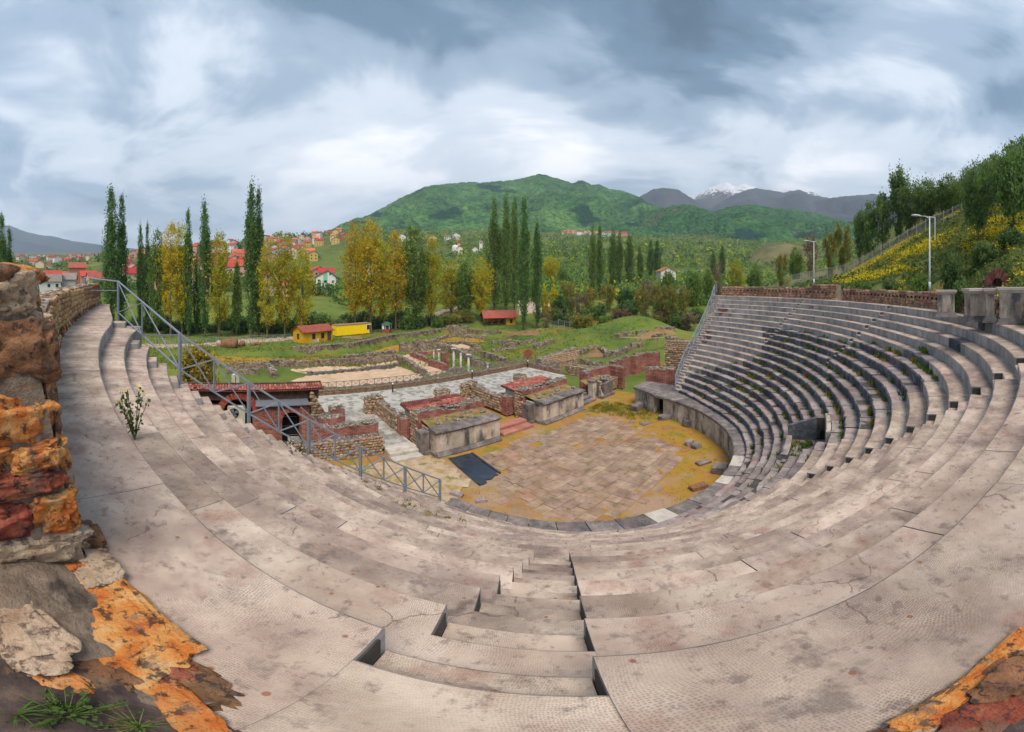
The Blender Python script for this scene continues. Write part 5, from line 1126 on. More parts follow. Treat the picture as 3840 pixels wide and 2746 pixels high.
def field_mix(c):
    N, L = c['N'], c['L']
    # distance from the theatre decides where meadow turns to field mosaic
    v = N.new('ShaderNodeTexVoronoi'); v.inputs['Scale'].default_value = 0.011; v.voronoi_dimensions = '2D'
    n = N.new('ShaderNodeTexNoise'); n.inputs['Scale'].default_value = 0.02; n.inputs['Detail'].default_value = 3; L.new(c['vec'], n.inputs['Vector'])
    va = N.new('ShaderNodeVectorMath'); va.operation = 'MULTIPLY_ADD'; va.inputs[1].default_value = (60, 60, 0); L.new(n.outputs['Color'], va.inputs[0]); L.new(c['vec'], va.inputs[2]); L.new(va.outputs[0], v.inputs['Vector'])
    cr = N.new('ShaderNodeValToRGB'); e = cr.color_ramp.elements; cr.color_ramp.interpolation = 'CONSTANT'
    cols = [(0.0, (0.045, 0.065, 0.022)), (0.3, (0.085, 0.125, 0.03)), (0.5, (0.055, 0.075, 0.028)), (0.68, (0.12, 0.15, 0.04)), (0.82, (0.07, 0.085, 0.035)), (0.93, (0.12, 0.105, 0.055))]
    e[0].position, e[0].color = cols[0][0], (*cols[0][1], 1); e[1].position, e[1].color = cols[-1][0], (*cols[-1][1], 1)
    for p, q in cols[1:-1]: x = e.new(p); x.color = (*q, 1)
    sp = N.new('ShaderNodeSeparateColor'); L.new(v.outputs['Color'], sp.inputs[0]); L.new(sp.outputs[0], cr.inputs[0])
    ln = N.new('ShaderNodeVectorMath'); ln.operation = 'LENGTH'; L.new(c['vec'], ln.inputs[0])
    mr = N.new('ShaderNodeMapRange'); mr.inputs[1].default_value = 150; mr.inputs[2].default_value = 230; L.new(ln.outputs['Value'], mr.inputs[0])
    f = c['mixc'](0.45, cr.outputs[0], c['col']); c['col'] = c['mixc'](mr.outputs[0], c['col'], f)
M_turf = mat('meadow', [(0.055, 0.095, 0.02), (0.095, 0.145, 0.026), (0.145, 0.185, 0.034), (0.21, 0.215, 0.04)], scale=0.09, detail=9, rough=0.95, bump=1.0, bscale=2.2, piece=0, dist=0.25,
             stain=[(0.055, 0.56, 0.66, (0.30, 0.145, 0.025), 0.75), (0.6, 0.6, 0.72, (0.20, 0.16, 0.03), 0.5), (0.35, 0.6, 0.7, (0.03, 0.065, 0.02), 0.6)], extra=field_mix)
mb = MB(); V = []; us = [-320 + i * 24 for i in range(188)]; rs = [4.0]
while rs[-1] < 9000: rs.append(rs[-1] * (1.05 if rs[-1] > 130 else 1.022) + (0.25 if rs[-1] < 130 else 0))
for r_ in rs:
    for u in us:
        p = A(u, r_); V.append((p.x, p.y, z_ter(p.x, p.y)))
n_ = len(us)
mb.add(V, [(i * n_ + j, (i + 1) * n_ + j, (i + 1) * n_ + j + 1, i * n_ + j + 1)[::-1] for i in range(len(rs) - 1) for j in range(n_ - 1)])
ground = struct(mb.ob('ground', [M_turf], None, True))
# earth bank behind the top wall
eb = MB(); V = []; nt_, nr_ = 60, 14
for i in range(nt_ + 1):
    th = lerp(-58, 34, i / nt_)
    for j in range(nr_ + 1):
        q = j / nr_; r_ = r_wall(th) + .22 + 16 * q ** 1.3; x, y, _ = TP(r_, th, 0); V.append((x, y, 11.72 - 12.2 * max(0, q - .12) ** 1.15 + .1 * nz(x, y, 3, .8)))
eb.add(V, [(i * (nr_ + 1) + j, i * (nr_ + 1) + j + 1, (i + 1) * (nr_ + 1) + j + 1, (i + 1) * (nr_ + 1) + j)[::-1] for i in range(nt_) for j in range(nr_)]); struct(eb.ob('earth_bank', [M_turf], None, True))
# ground behind the photographer
mb = MB(); mb.box(-60, 60, -60, 0.2, -1.0, -0.6); struct(mb.ob('ground_behind', [M_turf]))
# ================================================================== mountains
def forest_extra(sc1, dark, conifer_pos):
    def f(c):
        N, L = c['N'], c['L']
        v = N.new('ShaderNodeTexVoronoi'); v.inputs['Scale'].default_value = sc1; L.new(c['vec'], v.inputs['Vector'])
        hs = N.new('ShaderNodeHueSaturation'); sp = N.new('ShaderNodeSeparateColor'); L.new(v.outputs['Color'], sp.inputs[0])
        mr = N.new('ShaderNodeMapRange'); mr.inputs[3].default_value = 0.55; mr.inputs[4].default_value = 1.4; L.new(sp.outputs[0], mr.inputs[0]); L.new(mr.outputs[0], hs.inputs['Value']); L.new(c['col'], hs.inputs['Color'])
        col = hs.outputs[0]
        n = N.new('ShaderNodeTexNoise'); n.inputs['Scale'].default_value = 0.0035; n.inputs['Detail'].default_value = 6; mp = N.new('ShaderNodeMapping'); mp.inputs['Location'].default_value = conifer_pos; L.new(c['vec'], mp.inputs[0]); L.new(mp.outputs[0], n.inputs['Vector'])
        m2 = N.new('ShaderNodeMapRange'); m2.inputs[1].default_value = 0.58; m2.inputs[2].default_value = 0.62; L.new(n.outputs[0], m2.inputs[0]); c['col'] = c['mixc'](m2.outputs[0], col, dark)
        iv = N.new('ShaderNodeMath'); iv.operation = 'MULTIPLY'; iv.inputs[1].default_value = -1.0; L.new(v.outputs['Distance'], iv.inputs[0]); c['bh'] = iv.outputs[0]
    return f
M_mt = mat('forest_mountain', [(0.024, 0.072, 0.028), (0.044, 0.115, 0.04), (0.072, 0.165, 0.048), (0.115, 0.21, 0.058)], scale=0.006, detail=8, rough=0.95, bump=1.0, bscale=.08, piece=0, dist=9.0, spec=0.05, extra=forest_extra(0.075, (0.016, 0.05, 0.028), (400, 210, 0)))
M_mt2 = mat('green_foothill', [(0.026, 0.08, 0.030), (0.04, 0.115, 0.038), (0.065, 0.155, 0.045)], scale=0.008, detail=8, rough=0.95, bump=1.0, bscale=.08, piece=0, dist=9.0, spec=0.05, extra=forest_extra(0.075, (0.014, 0.05, 0.04), (100, 880, 0)), stain=[(0.004, .56, .66, (.10, .085, .06), .7)])
M_mtb = mat('bare_mountain', [(0.045, 0.055, 0.068), (0.07, 0.077, 0.09), (0.095, 0.095, 0.10)], scale=0.004, detail=8, rough=0.95, bump=1.0, bscale=.02, piece=0, dist=15.0, spec=0.05)
def snow_extra(c):
    N, L = c['N'], c['L']; sp = N.new('ShaderNodeSeparateXYZ'); L.new(c['vec'], sp.inputs[0])
    n = N.new('ShaderNodeTexNoise'); n.inputs['Scale'].default_value = 0.011; n.inputs['Detail'].default_value = 9; n.inputs['Roughness'].default_value = 0.75; L.new(c['vec'], n.inputs['Vector'])
    ad = N.new('ShaderNodeMath'); ad.operation = 'MULTIPLY_ADD'; ad.inputs[1].default_value = 2600.0; L.new(n.outputs[0], ad.inputs[0]); L.new(sp.outputs[2], ad.inputs[2])
    mr = N.new('ShaderNodeMapRange'); mr.inputs[1].default_value = SNOW_Z; mr.inputs[2].default_value = SNOW_Z + 60; L.new(ad.outputs[0], mr.inputs[0]); c['col'] = c['mixc'](mr.outputs[0], c['col'], (0.75, 0.77, 0.82))
SNOW_Z = 2800.0
M_mts = mat('snowy_mountain', [(0.05, 0.055, 0.06), (0.085, 0.08, 0.078), (0.11, 0.095, 0.085)], scale=0.003, detail=8, rough=0.95, bump=1.0, bscale=.015, piece=0, dist=25.0, spec=0.05, extra=snow_extra)
def mountain(name, sil, r0, r1, vb, m, step=7, rows=44, amp=70.0, fine=6.0, seed=0, freq=0.0022, label=None):
    "ridge through the silhouette points (u, v) at distance r1, falling to the level seen at vb at r0 in front and down again behind"
    mb = MB(); V = []; us = []; u = sil[0][0]
    while u <= sil[-1][0]: us.append(u); u += step
    for i in range(rows + 9):
        t = i / rows
        for u in us:
            vr = table(u, sil); zr = EYE - r1 * math.tan((vr - V_H) / F_V); v_ = vb(u) if callable(vb) else vb; zb = EYE - r0 * math.tan((v_ - V_H) / F_V)
            if t <= 1: r_ = lerp(r0, r1, t); z = lerp(zb, zr, t ** 1.0)
            else: r_ = r1 * (1 + (t - 1) * 1.2); z = lerp(zr, zb, (t - 1) / 0.2 * 0.8)
            p = A(u, r_); q = Vector((p.x * freq, p.y * freq, seed)); bell = max(0.0, math.sin(math.pi * min(1, t)) ) if t <= 1 else 0
            n = mnoise.ridged_multi_fractal(q, .9, 2.1, 4, 1, 2) - 1.0
            z += -amp * n * bell * 0.8 + fine * (mnoise.noise(Vector((p.x * .03, p.y * .03, seed))) + .8 * mnoise.noise(Vector((p.x * .075, p.y * .075, seed)))) * (1 if t <= 1 else .3)
            V.append((p.x, p.y, z))
    n_ = len(us); mb.add(V, [(i * n_ + j, (i + 1) * n_ + j, (i + 1) * n_ + j + 1, i * n_ + j + 1)[::-1] for i in range(rows + 8) for j in range(n_ - 1)])
    return struct(mb.ob(name, [m], None, True))
mountain('green_mountain', [(1150, 905), (1200, 880), (1302, 840), (1408, 794), (1500, 743), (1593, 702), (1685, 688), (1754, 683), (1800, 685), (1911, 678), (1975, 664), (2022, 653), (2045, 655), (2068, 665), (2110, 676), (2146, 688), (2168, 680), (2183, 674), (2200, 684), (2220, 695), (2248, 690), (2285, 709), (2331, 715), (2400, 741), (2430, 775), (2480, 800), (2600, 850)],
         1250, 2600, lambda u: table(u, [(1150, 925), (1300, 905), (1500, 898), (2000, 898), (2500, 915), (2600, 920)]), M_mt, 5, 90, 130, 7, 1)
mountain('green_foothill', [(2300, 860), (2360, 815), (2414, 789), (2456, 785), (2539, 778), (2608, 775), (2678, 794), (2724, 780), (2800, 768), (2896, 779), (2992, 788), (3088, 807), (3184, 831), (3300, 860)], 1050, 2050,
         lambda u: table(u, [(2300, 915), (2600, 935), (2900, 955), (3300, 975)]), M_mt2, 5, 70, 100, 7, 5)
mountain('bare_mountain', [(2330, 790), (2370, 765), (2403, 739), (2447, 711), (2484, 705), (2539, 709), (2585, 739), (2640, 775), (2720, 800)], 2600, 4300, 880, M_mtb, 6, 30, 160, 10, 9, .0012)
mountain('bare_ridge', [(2640, 790), (2700, 760), (2760, 728), (2800, 712), (2835, 706), (2880, 712), (2940, 722), (2997, 711), (3040, 731), (3107, 743), (3184, 735), (3280, 727), (3314, 735), (3420, 745), (3600, 770)], 2400, 5000, 900, M_mtb, 6, 34, 200, 10, 14, .0011)
mountain('snowy_peak', [(2520, 780), (2585, 739), (2654, 706), (2700, 690), (2728, 681), (2756, 699), (2788, 688), (2800, 692), (2848, 707), (2896, 714), (2960, 706), (3040, 725), (3150, 745)], 5200, 7500, 800, M_mts, 5, 34, 260, 14, 21, .0009)
mountain('far_left_range', [(-340, 835), (14, 845), (37, 845), (92, 868), (152, 882), (199, 886), (277, 905), (388, 919), (508, 933), (620, 942), (800, 950)], 5500, 8600, 965, M_mtb, 10, 24, 160, 8, 31, .0008)
mountain('brown_hill', [(2700, 1015), (2760, 985), (2819, 947), (2882, 918), (2944, 913), (3002, 923), (3080, 945), (3200, 985)], 330, 560, lambda u: 1045, mat('brown_hillside', [(.07, .085, .03), (.13, .12, .05), (.18, .16, .07)], scale=.03, rough=.95, bump=1, bscale=.5, piece=0, dist=1.0, stain=[(.05, .58, .64, (.03, .06, .02), .8)]), 6, 26, 10, 1.0, 41, .01)
# ================================================================== hillside on the right, above the top wall
FB = [(2900, 1078, 76), (2968, 1072, 72), (3083, 1052, 62), (3180, 1043, 57), (3280, 985, 56), (3400, 918, 55), (3545, 841, 54), (3621, 805, 53), (3718, 788, 51), (3818, 769, 50), (4050, 720, 50)]   # foot of the iron fence: u, v, distance
def hill_z(u, r):
    a = (u - U_0) / F_U; vf, rf_ = table(u, FB, 1), table(u, FB, 2); zf = EYE - rf_ * math.tan((vf - V_H) / F_V)
    # distance to the top wall along this direction
    sx, cx_ = math.sin(a), math.cos(a); rw = None
    b_ = D_O * cx_; disc = b_ * b_ - (D_O * D_O - 31.6 ** 2); rw = b_ + math.sqrt(max(0, disc))
    rw = max(rw, 18.0); z0 = 12.0
    t = (r - rw) / max(4.0, rf_ - rw)
    if t < 0: return z0 + t * 6
    if t <= 1: z = lerp(z0, zf, t ** 1.12)
    else: z = zf + (r - rf_) * (0.05 + 0.30 * max(0, min(1, (u - 3150) / 350))) * (1 if r < 110 else 110 / r)
    p = A(u, r)
    return z + 0.35 * mnoise.fractal(Vector((p.x * .25, p.y * .25, 4)), .9, 2, 4) * min(1, max(0, t * 6)) + (.25 * abs(mnoise.noise(Vector((p.x * .9, p.y * .9, 1)))) if 0.05 < t < 1 else 0)
M_hill = mat('hillside_herbs', [(0.05, 0.08, 0.025), (0.09, 0.13, 0.035), (0.14, 0.175, 0.04), (0.20, 0.20, 0.045)], scale=0.35, detail=9, rough=0.95, bump=1.0, bscale=5, piece=0, dist=0.15,
             stain=[(0.16, 0.545, 0.60, (0.32, 0.135, 0.04), 0.9), (0.8, 0.6, 0.7, (0.02, 0.04, 0.012), 0.6)])
mb = MB(); V = []; us = [2880 + i * 9 for i in range(128)]; rr = [17 + i * 0.62 for i in range(78)] + [66 + 4 * i for i in range(30)]
for r_ in rr:
    for u in us: p = A(u, r_); V.append((p.x, p.y, hill_z(u, r_) - (0 if u > 2960 else (2960 - u) * .06)))
n_ = len(us); keep = []
for i in range(len(rr) - 1):
    for j in range(n_ - 1):
        x, y, _ = V[i * n_ + j]
        if math.hypot(x, y - D_O) > 31.25: keep.append((i * n_ + j, (i + 1) * n_ + j, (i + 1) * n_ + j + 1, i * n_ + j + 1)[::-1])
mb.add(V, keep); hill = struct(mb.ob('hillside', [M_hill], None, True))
# ================================================================== trees and shrubs
M_bark = mat('bark', [(0.06, 0.042, 0.03), (0.12, 0.085, 0.06), (0.18, 0.13, 0.095)], scale=2.0, rough=.95, bump=.8, bscale=9, piece=.15)
M_twig = mat('bare_twigs', [(0.13, 0.09, 0.075), (0.20, 0.14, 0.12)], scale=2.0, rough=.95, bump=0, piece=.2)
F_pop = foliage('poplar_leaves', [(0.048, 0.131, 0.043), (0.091, 0.203, 0.057), (0.156, 0.287, 0.072)])
F_pop2 = foliage('spring_poplar_leaves', [(0.094, 0.16, 0.041), (0.16, 0.235, 0.056), (0.225, 0.3, 0.066)])
F_yel = foliage('yellow_green_leaves', [(0.26, 0.30, 0.03), (0.43, 0.43, 0.035), (0.55, 0.48, 0.035)]) if True else foliage('x', [(0.195, 0.225, 0.027), (0.36, 0.345, 0.03), (0.495, 0.375, 0.03)])
F_ora = foliage('orange_leaves', [(0.36, 0.27, 0.02), (0.54, 0.38, 0.025), (0.64, 0.42, 0.03)]) if True else foliage('x', [(0.29, 0.203, 0.026), (0.478, 0.29, 0.026), (0.609, 0.319, 0.029)])
F_grn = foliage('fresh_green_leaves', [(0.086, 0.163, 0.038), (0.163, 0.269, 0.05), (0.269, 0.365, 0.067)])
F_drk = foliage('dark_green_leaves', [(0.026, 0.069, 0.026), (0.057, 0.126, 0.039), (0.108, 0.194, 0.051)])
F_lem = foliage('bright_yellow_leaves', [(0.297, 0.27, 0.014), (0.513, 0.432, 0.016), (0.648, 0.513, 0.02)])
F_red = foliage('reddish_twig_leaves', [(0.17, 0.11, 0.085), (0.24, 0.16, 0.12), (0.26, 0.21, 0.11)])
F_oli = foliage('olive_leaves', [(0.075, 0.137, 0.049), (0.137, 0.212, 0.07), (0.212, 0.298, 0.087)])
F_flw = foliage('yellow_flowers', [(0.546, 0.468, 0.013), (0.715, 0.598, 0.016), (0.75, 0.676, 0.026)], trans=.15)
F_brn = foliage('brown_spring_buds', [(0.19, 0.15, 0.045), (0.29, 0.225, 0.055), (0.36, 0.30, 0.075)])
def leaves(mb, c, n, sx, sz, size, rnd, m=0, up=0.3):
    for i in range(n):
        p = Vector((c[0] + rnd.gauss(0, sx), c[1] + rnd.gauss(0, sx), c[2] + rnd.gauss(0, sz))); d = Vector((rnd.gauss(0, 1), rnd.gauss(0, 1), rnd.gauss(0, 1) + up)).normalized()
        a = d.orthogonal().normalized(); a.rotate(Matrix.Rotation(rnd.uniform(0, 6.28), 3, d)); b = d.cross(a); s_ = size * rnd.uniform(.6, 1.4); a *= s_; b *= s_ * rnd.uniform(.45, .8)
        mb.add([p - a * .5, p + b * .5 - a * .1, p + a * .5, p - b * .5 - a * .1], [(0, 1, 2, 3)], m)
def make_tree(kind, h, w_, seed, fol, dens=1.0, trunk=.02, bare=.12, leaf=.4, name='tree'):
    """a tapered trunk with limbs and a crown of many leaf clumps. kind: column, oval, round, vase. returns (trunk mesh, crown mesh)"""
    rg = random.Random(seed); tk = MB(); cr = MB(); tr = h * trunk
    tops = [(0, 0)] if kind != 'vase' else [(rg.uniform(-.2, .2) * w_, rg.uniform(-.2, .2) * w_) for _ in range(3)]
    stems = []
    for tx, ty in tops:
        pts = [Vector((tx * t * 1.2 + rg.gauss(0, .05) * tr * 3 * t, ty * t * 1.2 + rg.gauss(0, .05) * tr * 3 * t, h * .88 * t)) for t in (0, .08, .2, .35, .5, .65, .8, 1)]
        tk.tube(pts, [tr * q for q in (1.5, 1.05, .85, .7, .55, .4, .26, .08)], 7); stems.append(pts)
    def prof(t):
        if kind == 'column': return w_ / 2 * (min(1, (t + .02) * 4.0) ** .8) * (1 - max(0, (t - .35) / .65) ** 1.7 * .86)
        if kind == 'oval': return w_ / 2 * math.sin(math.pi * min(1, .12 + t * .84)) ** .7
        if kind == 'vase': return w_ / 2 * (.35 + .65 * min(1, t * 1.6)) * (1 - max(0, (t - .72) / .28) ** 2 * .55)
        return w_ / 2 * math.sqrt(max(.02, 1 - (2 * t - 1) ** 2))
    lob = [rg.uniform(0, 9) for _ in range(2)]; prof0 = prof
    prof = lambda t, a=0.0: prof0(t) * (1 + .34 * mnoise.noise(Vector((t * 5.5 + lob[0], math.cos(a) * 1.2 + lob[1], math.sin(a) * 1.2))))
    nb = int(46 * dens) if kind == 'column' else int(40 * dens)
    ends = []
    for i in range(nb):
        t = bare + (1 - bare) * (i + rg.random()) / nb * .96; st_ = rg.choice(stems); z = h * .88 * t * .86
        k = z / (h * .88) * 7; j = min(6, int(k)); base = st_[0].lerp(st_[-1], z / (h * .88)); a = rg.uniform(0, 6.28); rr_ = prof((t - bare) / (1 - bare), a) * rg.uniform(.55, 1.08)
        rise = rr_ * (2.6 if kind == 'column' else 1.0 if kind in ('oval', 'vase') else .45) + h * .02
        tip = base + Vector((math.cos(a) * rr_, math.sin(a) * rr_, min(rise, h - z))); mid = base.lerp(tip, .5) + Vector((math.cos(a), math.sin(a), -.35)) * rr_ * .12
        tk.tube([base, mid, tip], [tr * .3 * (1 - t * .6), tr * .2 * (1 - t * .6), tr * .05], 4, cap=False); ends.append((base, mid, tip))
    nc = int((400 if kind == 'column' else 330) * dens)
    cl = w_ * (.095 if kind == 'column' else .075)
    for i in range(nc):
        if rg.random() < .62:
            b, m_, t_ = rg.choice(ends); q = rg.uniform(.35, 1.05); c = (b.lerp(m_, q * 2) if q < .5 else m_.lerp(t_, q * 2 - 1))
        else:
            t = rg.random() ** .9; a = rg.uniform(0, 6.28); q = math.sqrt(rg.uniform(.15, 1)) * prof(t, a) * (1.22 if rg.random() < .08 else 1); c = Vector((q * math.cos(a), q * math.sin(a), h * (bare + (1 - bare) * t)))
            if kind == 'vase': c = c + Vector((stems[0][-1].x, stems[0][-1].y, 0)) * t * .3
        leaves(cr, c, 22, cl * rg.uniform(.4, 1.05), cl * (1.9 if kind == 'column' else .9) * rg.uniform(.5, 1.2), leaf * 1.05, rg, 0 if rg.random() < .75 else 1)
    return tk.me('trunk', [M_bark]), cr.me('crown', fol if isinstance(fol, list) else [fol, fol])
TREES = {}
def tree_kind(key):
    if key not in TREES:
        k, sd = key.rsplit('_', 1); sd = int(sd)
        spec = dict(poplar=('column', 30, 5.4, [F_pop, F_pop2], 1.25, .011, .06, .42), spoplar=('column', 30, 5.6, [F_pop2, F_pop], 1.05, .011, .08, .42), young=('column', 22, 4.6, [F_grn, F_pop2], .8, .011, .1, .42),
                    willow=('oval', 24, 9.5, [F_yel, F_ora], 1.15, .014, .16, .44), owillow=('oval', 25, 9.5, [F_ora, F_yel], 1.1, .014, .2, .42), gwillow=('oval', 25, 10.5, [F_grn, F_oli], 1.35, .015, .14, .5),
                    lemon=('round', 14, 11.0, [F_lem, F_yel], 1.0, .02, .2, .5), round=('round', 10, 9.5, [F_grn, F_oli], .8, .02, .18, .55), dround=('round', 9.5, 9.0, [F_drk, F_oli], .85, .022, .16, .5),
                    hill=('round', 8.0, 8.2, [F_oli, F_grn], 1.2, .022, .24, .34), olive=('oval', 9.5, 6.5, [F_oli, F_grn], .85, .018, .12, .34), spire=('column', 11, 4.2, [F_oli, F_grn], .6, .014, .12, .36),
                    bush=('round', 3.4, 4.4, [F_oli, F_drk], .5, .02, .02, .34), gbush=('round', 3.2, 4.4, [F_grn, F_oli], .5, .02, .02, .34), brush=('vase', 6.0, 5.2, [F_brn, F_grn], .45, .012, .08, .3), rbush=('vase', 4.6, 4.0, [F_red, F_red], .3, .012, .05, .22), obush=('round', 3.0, 3.6, [F_brn, F_ora], .5, .015, .02, .3), ybush=('oval', 8, 4.4, [F_lem, F_yel], .6, .012, .05, .4))[k]
        TREES[key] = (make_tree(spec[0], spec[1], spec[2], sd * 37 + len(k), spec[3], spec[4], spec[5], spec[6], spec[7]), spec[1], spec[2])
    return TREES[key]
def plant_tree(name, key, label, cat, p, h, w_=None, rz=None, group=None):
    (tk, cr), h0, w0 = tree_kind(key); rz = R.uniform(0, 6.28) if rz is None else rz
    o = thing(name, label, cat, p, rz, group); s_ = h / h0; sw = (w_ / w0) if w_ else s_; o.scale = (sw, sw, s_)
    link('trunk', tk, o); link('crown', cr, o); return o
def tree_px(name, kind, label, u, vb, vt, wpx, cat='tree', group=None, r=None, seed=None):
    "tree whose foot is on the ground in direction u (foot seen at vb) and whose top is seen at vt"
    if r is None:
        r = EYE / math.tan((vb - V_H) / F_V) if vb > 1215 else find_r(u, vb)
        r = min(r, 1500)
    p = onground(u, r); zt = EYE - r * math.tan((vt - V_H) / F_V); n = seed if seed is not None else R.randrange(5)
    return plant_tree(name, '%s_%d' % (kind, n), label, cat, (p.x, p.y, p.z - .15), zt - p.z, wpx / F_U * r, group=group)
G_POP = 'tall poplars beyond the ruins'; G_WIL = 'yellow willows along the stream'
for a in [('poplar', 'tall dark poplar cut by the left picture edge', 4, 1190, 812, 62, 100), ('poplar', 'shorter dark poplar beside the one at the left picture edge', 34, 1190, 868, 46, 104),
          ('poplar', 'broadest dark poplar standing behind the left railing top', 418, 1235, 714, 74, 100), ('poplar', 'dark poplar touching the right side of the broadest left poplar', 456, 1235, 744, 54, 103),
          ('poplar', 'thin poplar, left of a slim pair right of the broadest poplar', 527, 1240, 850, 36, 108), ('poplar', 'thin poplar, right of a slim pair right of the broadest poplar', 553, 1240, 846, 32, 110),
          ('poplar', 'slender dark poplar rising from the yellow trees on the left', 706, 1262, 795, 44, 99), ('poplar', 'dark poplar with bare lower trunk right of the slender one', 768, 1265, 760, 56, 97),
          ('poplar', 'tallest poplar of the left row, twin tops above the village', 942, 1268, 694, 66, 96), ('poplar', 'lower twin stem beside the tallest left poplar', 970, 1266, 712, 46, 98),
          ('spoplar', 'leftmost of the five tall poplars behind the yellow shelter', 1853, 1180, 748, 58, 132), ('spoplar', 'second from the left of the five tall poplars behind the shelter', 1899, 1180, 736, 46, 130),
          ('spoplar', 'middle of the five tall poplars behind the shelter', 1929, 1180, 748, 44, 134), ('poplar', 'tall poplar with full dark foliage right of the yellow shelter', 1966, 1240, 741, 52, None), ('poplar', 'shorter dark poplar at the right end of the five by the shelter', 2014, 1236, 835, 46, None),
          ('spoplar', 'left poplar of the far central pair', 2223, 1132, 854, 36, None), ('spoplar', 'right poplar of the far central pair', 2250, 1130, 852, 36, None), ('spoplar', 'left of three far poplars in the central meadow', 2299, 1095, 859, 40, None), ('spoplar', 'middle of three far poplars in the central meadow', 2324, 1095, 863, 30, None),
          ('spoplar', 'right of three far poplars in the central meadow', 2361, 1080, 877, 42, None), ('spoplar', 'small far poplar between two poplar groups', 2400, 1072, 919, 30, None), ('poplar', 'dark far poplar, left of the last pair before the red house', 2440, 1062, 905, 34, None), ('poplar', 'dark far poplar, right of the last pair before the red house', 2465, 1062, 902, 32, None),
          ('spoplar', 'small distant poplar above the top of the right railing', 2675, 1050, 937, 22, None), ('poplar', 'distant poplar just right of the small one above the railing', 2708, 1052, 923, 26, None)]:
    tree_px('poplar_tree', a[0], a[1], a[2], a[3], a[4], a[5], 'poplar', G_POP, a[6])
for a in [('gwillow', 'loose green tree at the left end of the yellow row', 590, 1250, 865, 70, 101), ('owillow', 'orange tinted willow in front of the left village', 640, 1262, 842, 84, 99), ('willow', 'yellow willow beside the slender left poplar', 682, 1262, 848, 74, 100), ('young', 'thin green tree in the left row between two poplars', 738, 1255, 960, 36, 103), ('willow', 'bright yellow willow right of the bare-trunked poplar', 822, 1266, 878, 88, 97),
          ('young', 'narrow green tree left of the tallest poplar', 888, 1262, 985, 34, 100), ('willow', 'yellow-green willow just right of the tallest poplar', 1002, 1268, 905, 72, 95), ('willow', 'yellow willow left of the green striped house', 1068, 1262, 870, 80, 96), ('willow', 'slim yellow-green willow beside the green striped house', 1135, 1250, 932, 76, 97),
          ('owillow', 'orange-yellow willow right of the green striped house', 1332, 1235, 832, 82, 107), ('owillow', 'widest orange-yellow willow above the container', 1390, 1232, 828, 104, 106), ('willow', 'thin yellow willow left of the dark green willow', 1440, 1225, 905, 60, 110), ('owillow', 'yellow willow leaning on the dark green willow', 1484, 1222, 872, 80, 112),
          ('gwillow', 'large dark green willow right of the yellow ones', 1550, 1218, 855, 104, 114), ('willow', 'feathery yellow-green willow right of the dark green one', 1618, 1215, 892, 66, 116), ('willow', 'small rounded yellow tree left of the far grey-green tree', 1692, 1170, 972, 72, 128), ('gwillow', 'grey-green tree left of the five tall poplars', 1745, 1175, 985, 78, 126), ('willow', 'golden tree partly behind the leftmost of the five poplars', 1806, 1178, 965, 70, 124)]:
    tree_px('willow_tree', a[0], a[1], a[2], a[3], a[4], a[5] * 1.22, 'tree', G_WIL, a[6])
for a in [('lemon', 'round golden tree in the meadow right of the five poplars', 2066, 1068, 966, 66, None), ('ybush', 'small bright yellow tree, left of a pair below the golden tree', 2042, 1182, 1074, 32, 128), ('ybush', 'small bright yellow tree, right of a pair below the golden tree', 2078, 1182, 1070, 34, 126), ('round', 'green tree right of the round golden tree', 2110, 1080, 1000, 40, None),
          ('dround', 'dark green bushy tree left of the wire fence corner', 2100, 1190, 1112, 62, 122), ('dround', 'dark green bushy tree below the central poplar pair', 2345, 1180, 1088, 62, 126), ('brush', 'bare brown tree in the middle of the shrub belt', 2140, 1180, 1060, 60, 128), ('brush', 'bare grey-brown tree below the central pair of poplars', 2210, 1180, 1080, 60, 130), ('brush', 'brown budding tree left of the last poplars', 2280, 1180, 1070, 60, 132),
          ('rbush', 'purple-grey bare shrub behind the fence', 2175, 1180, 1100, 56, 124), ('rbush', 'purple bare tree below the last poplar pair', 2430, 1150, 1050, 56, 140), ('brush', 'orange-brown tree at the left of the fence wood', 2410, 1200, 1085, 52, 118), ('brush', 'orange-brown tree in the middle of the fence wood', 2460, 1200, 1070, 56, 116), ('brush', 'orange-brown tree at the right of the fence wood', 2510, 1200, 1075, 58, 114), ('brush', 'tall brown shrub next to the right railing', 2560, 1205, 1080, 56, 112), ('round', 'fresh green tree below the far white house', 2505, 1140, 1020, 56, None), ('round', 'fresh green tree left of the right railing top', 2600, 1140, 1020, 60, 150), ('gwillow', 'pale green tree behind the railing top', 2655, 1120, 1010, 50, 160), ('rbush', 'purple bare tree at the top of the right railing', 2690, 1090, 985, 40, 150), ('willow', 'yellow-green tree above the left end of the top wall', 2760, 1100, 975, 60, 170), ('round', 'green tree left of the near lamp post', 2830, 1090, 1000, 60, 180), ('rbush', 'pink bare bush beside the yellow shelter', 2047, 1238, 1172, 46, None)]:
    tree_px('broadleaf_tree', a[0], a[1], a[2], a[3], a[4], a[5], 'tree', None, a[6])
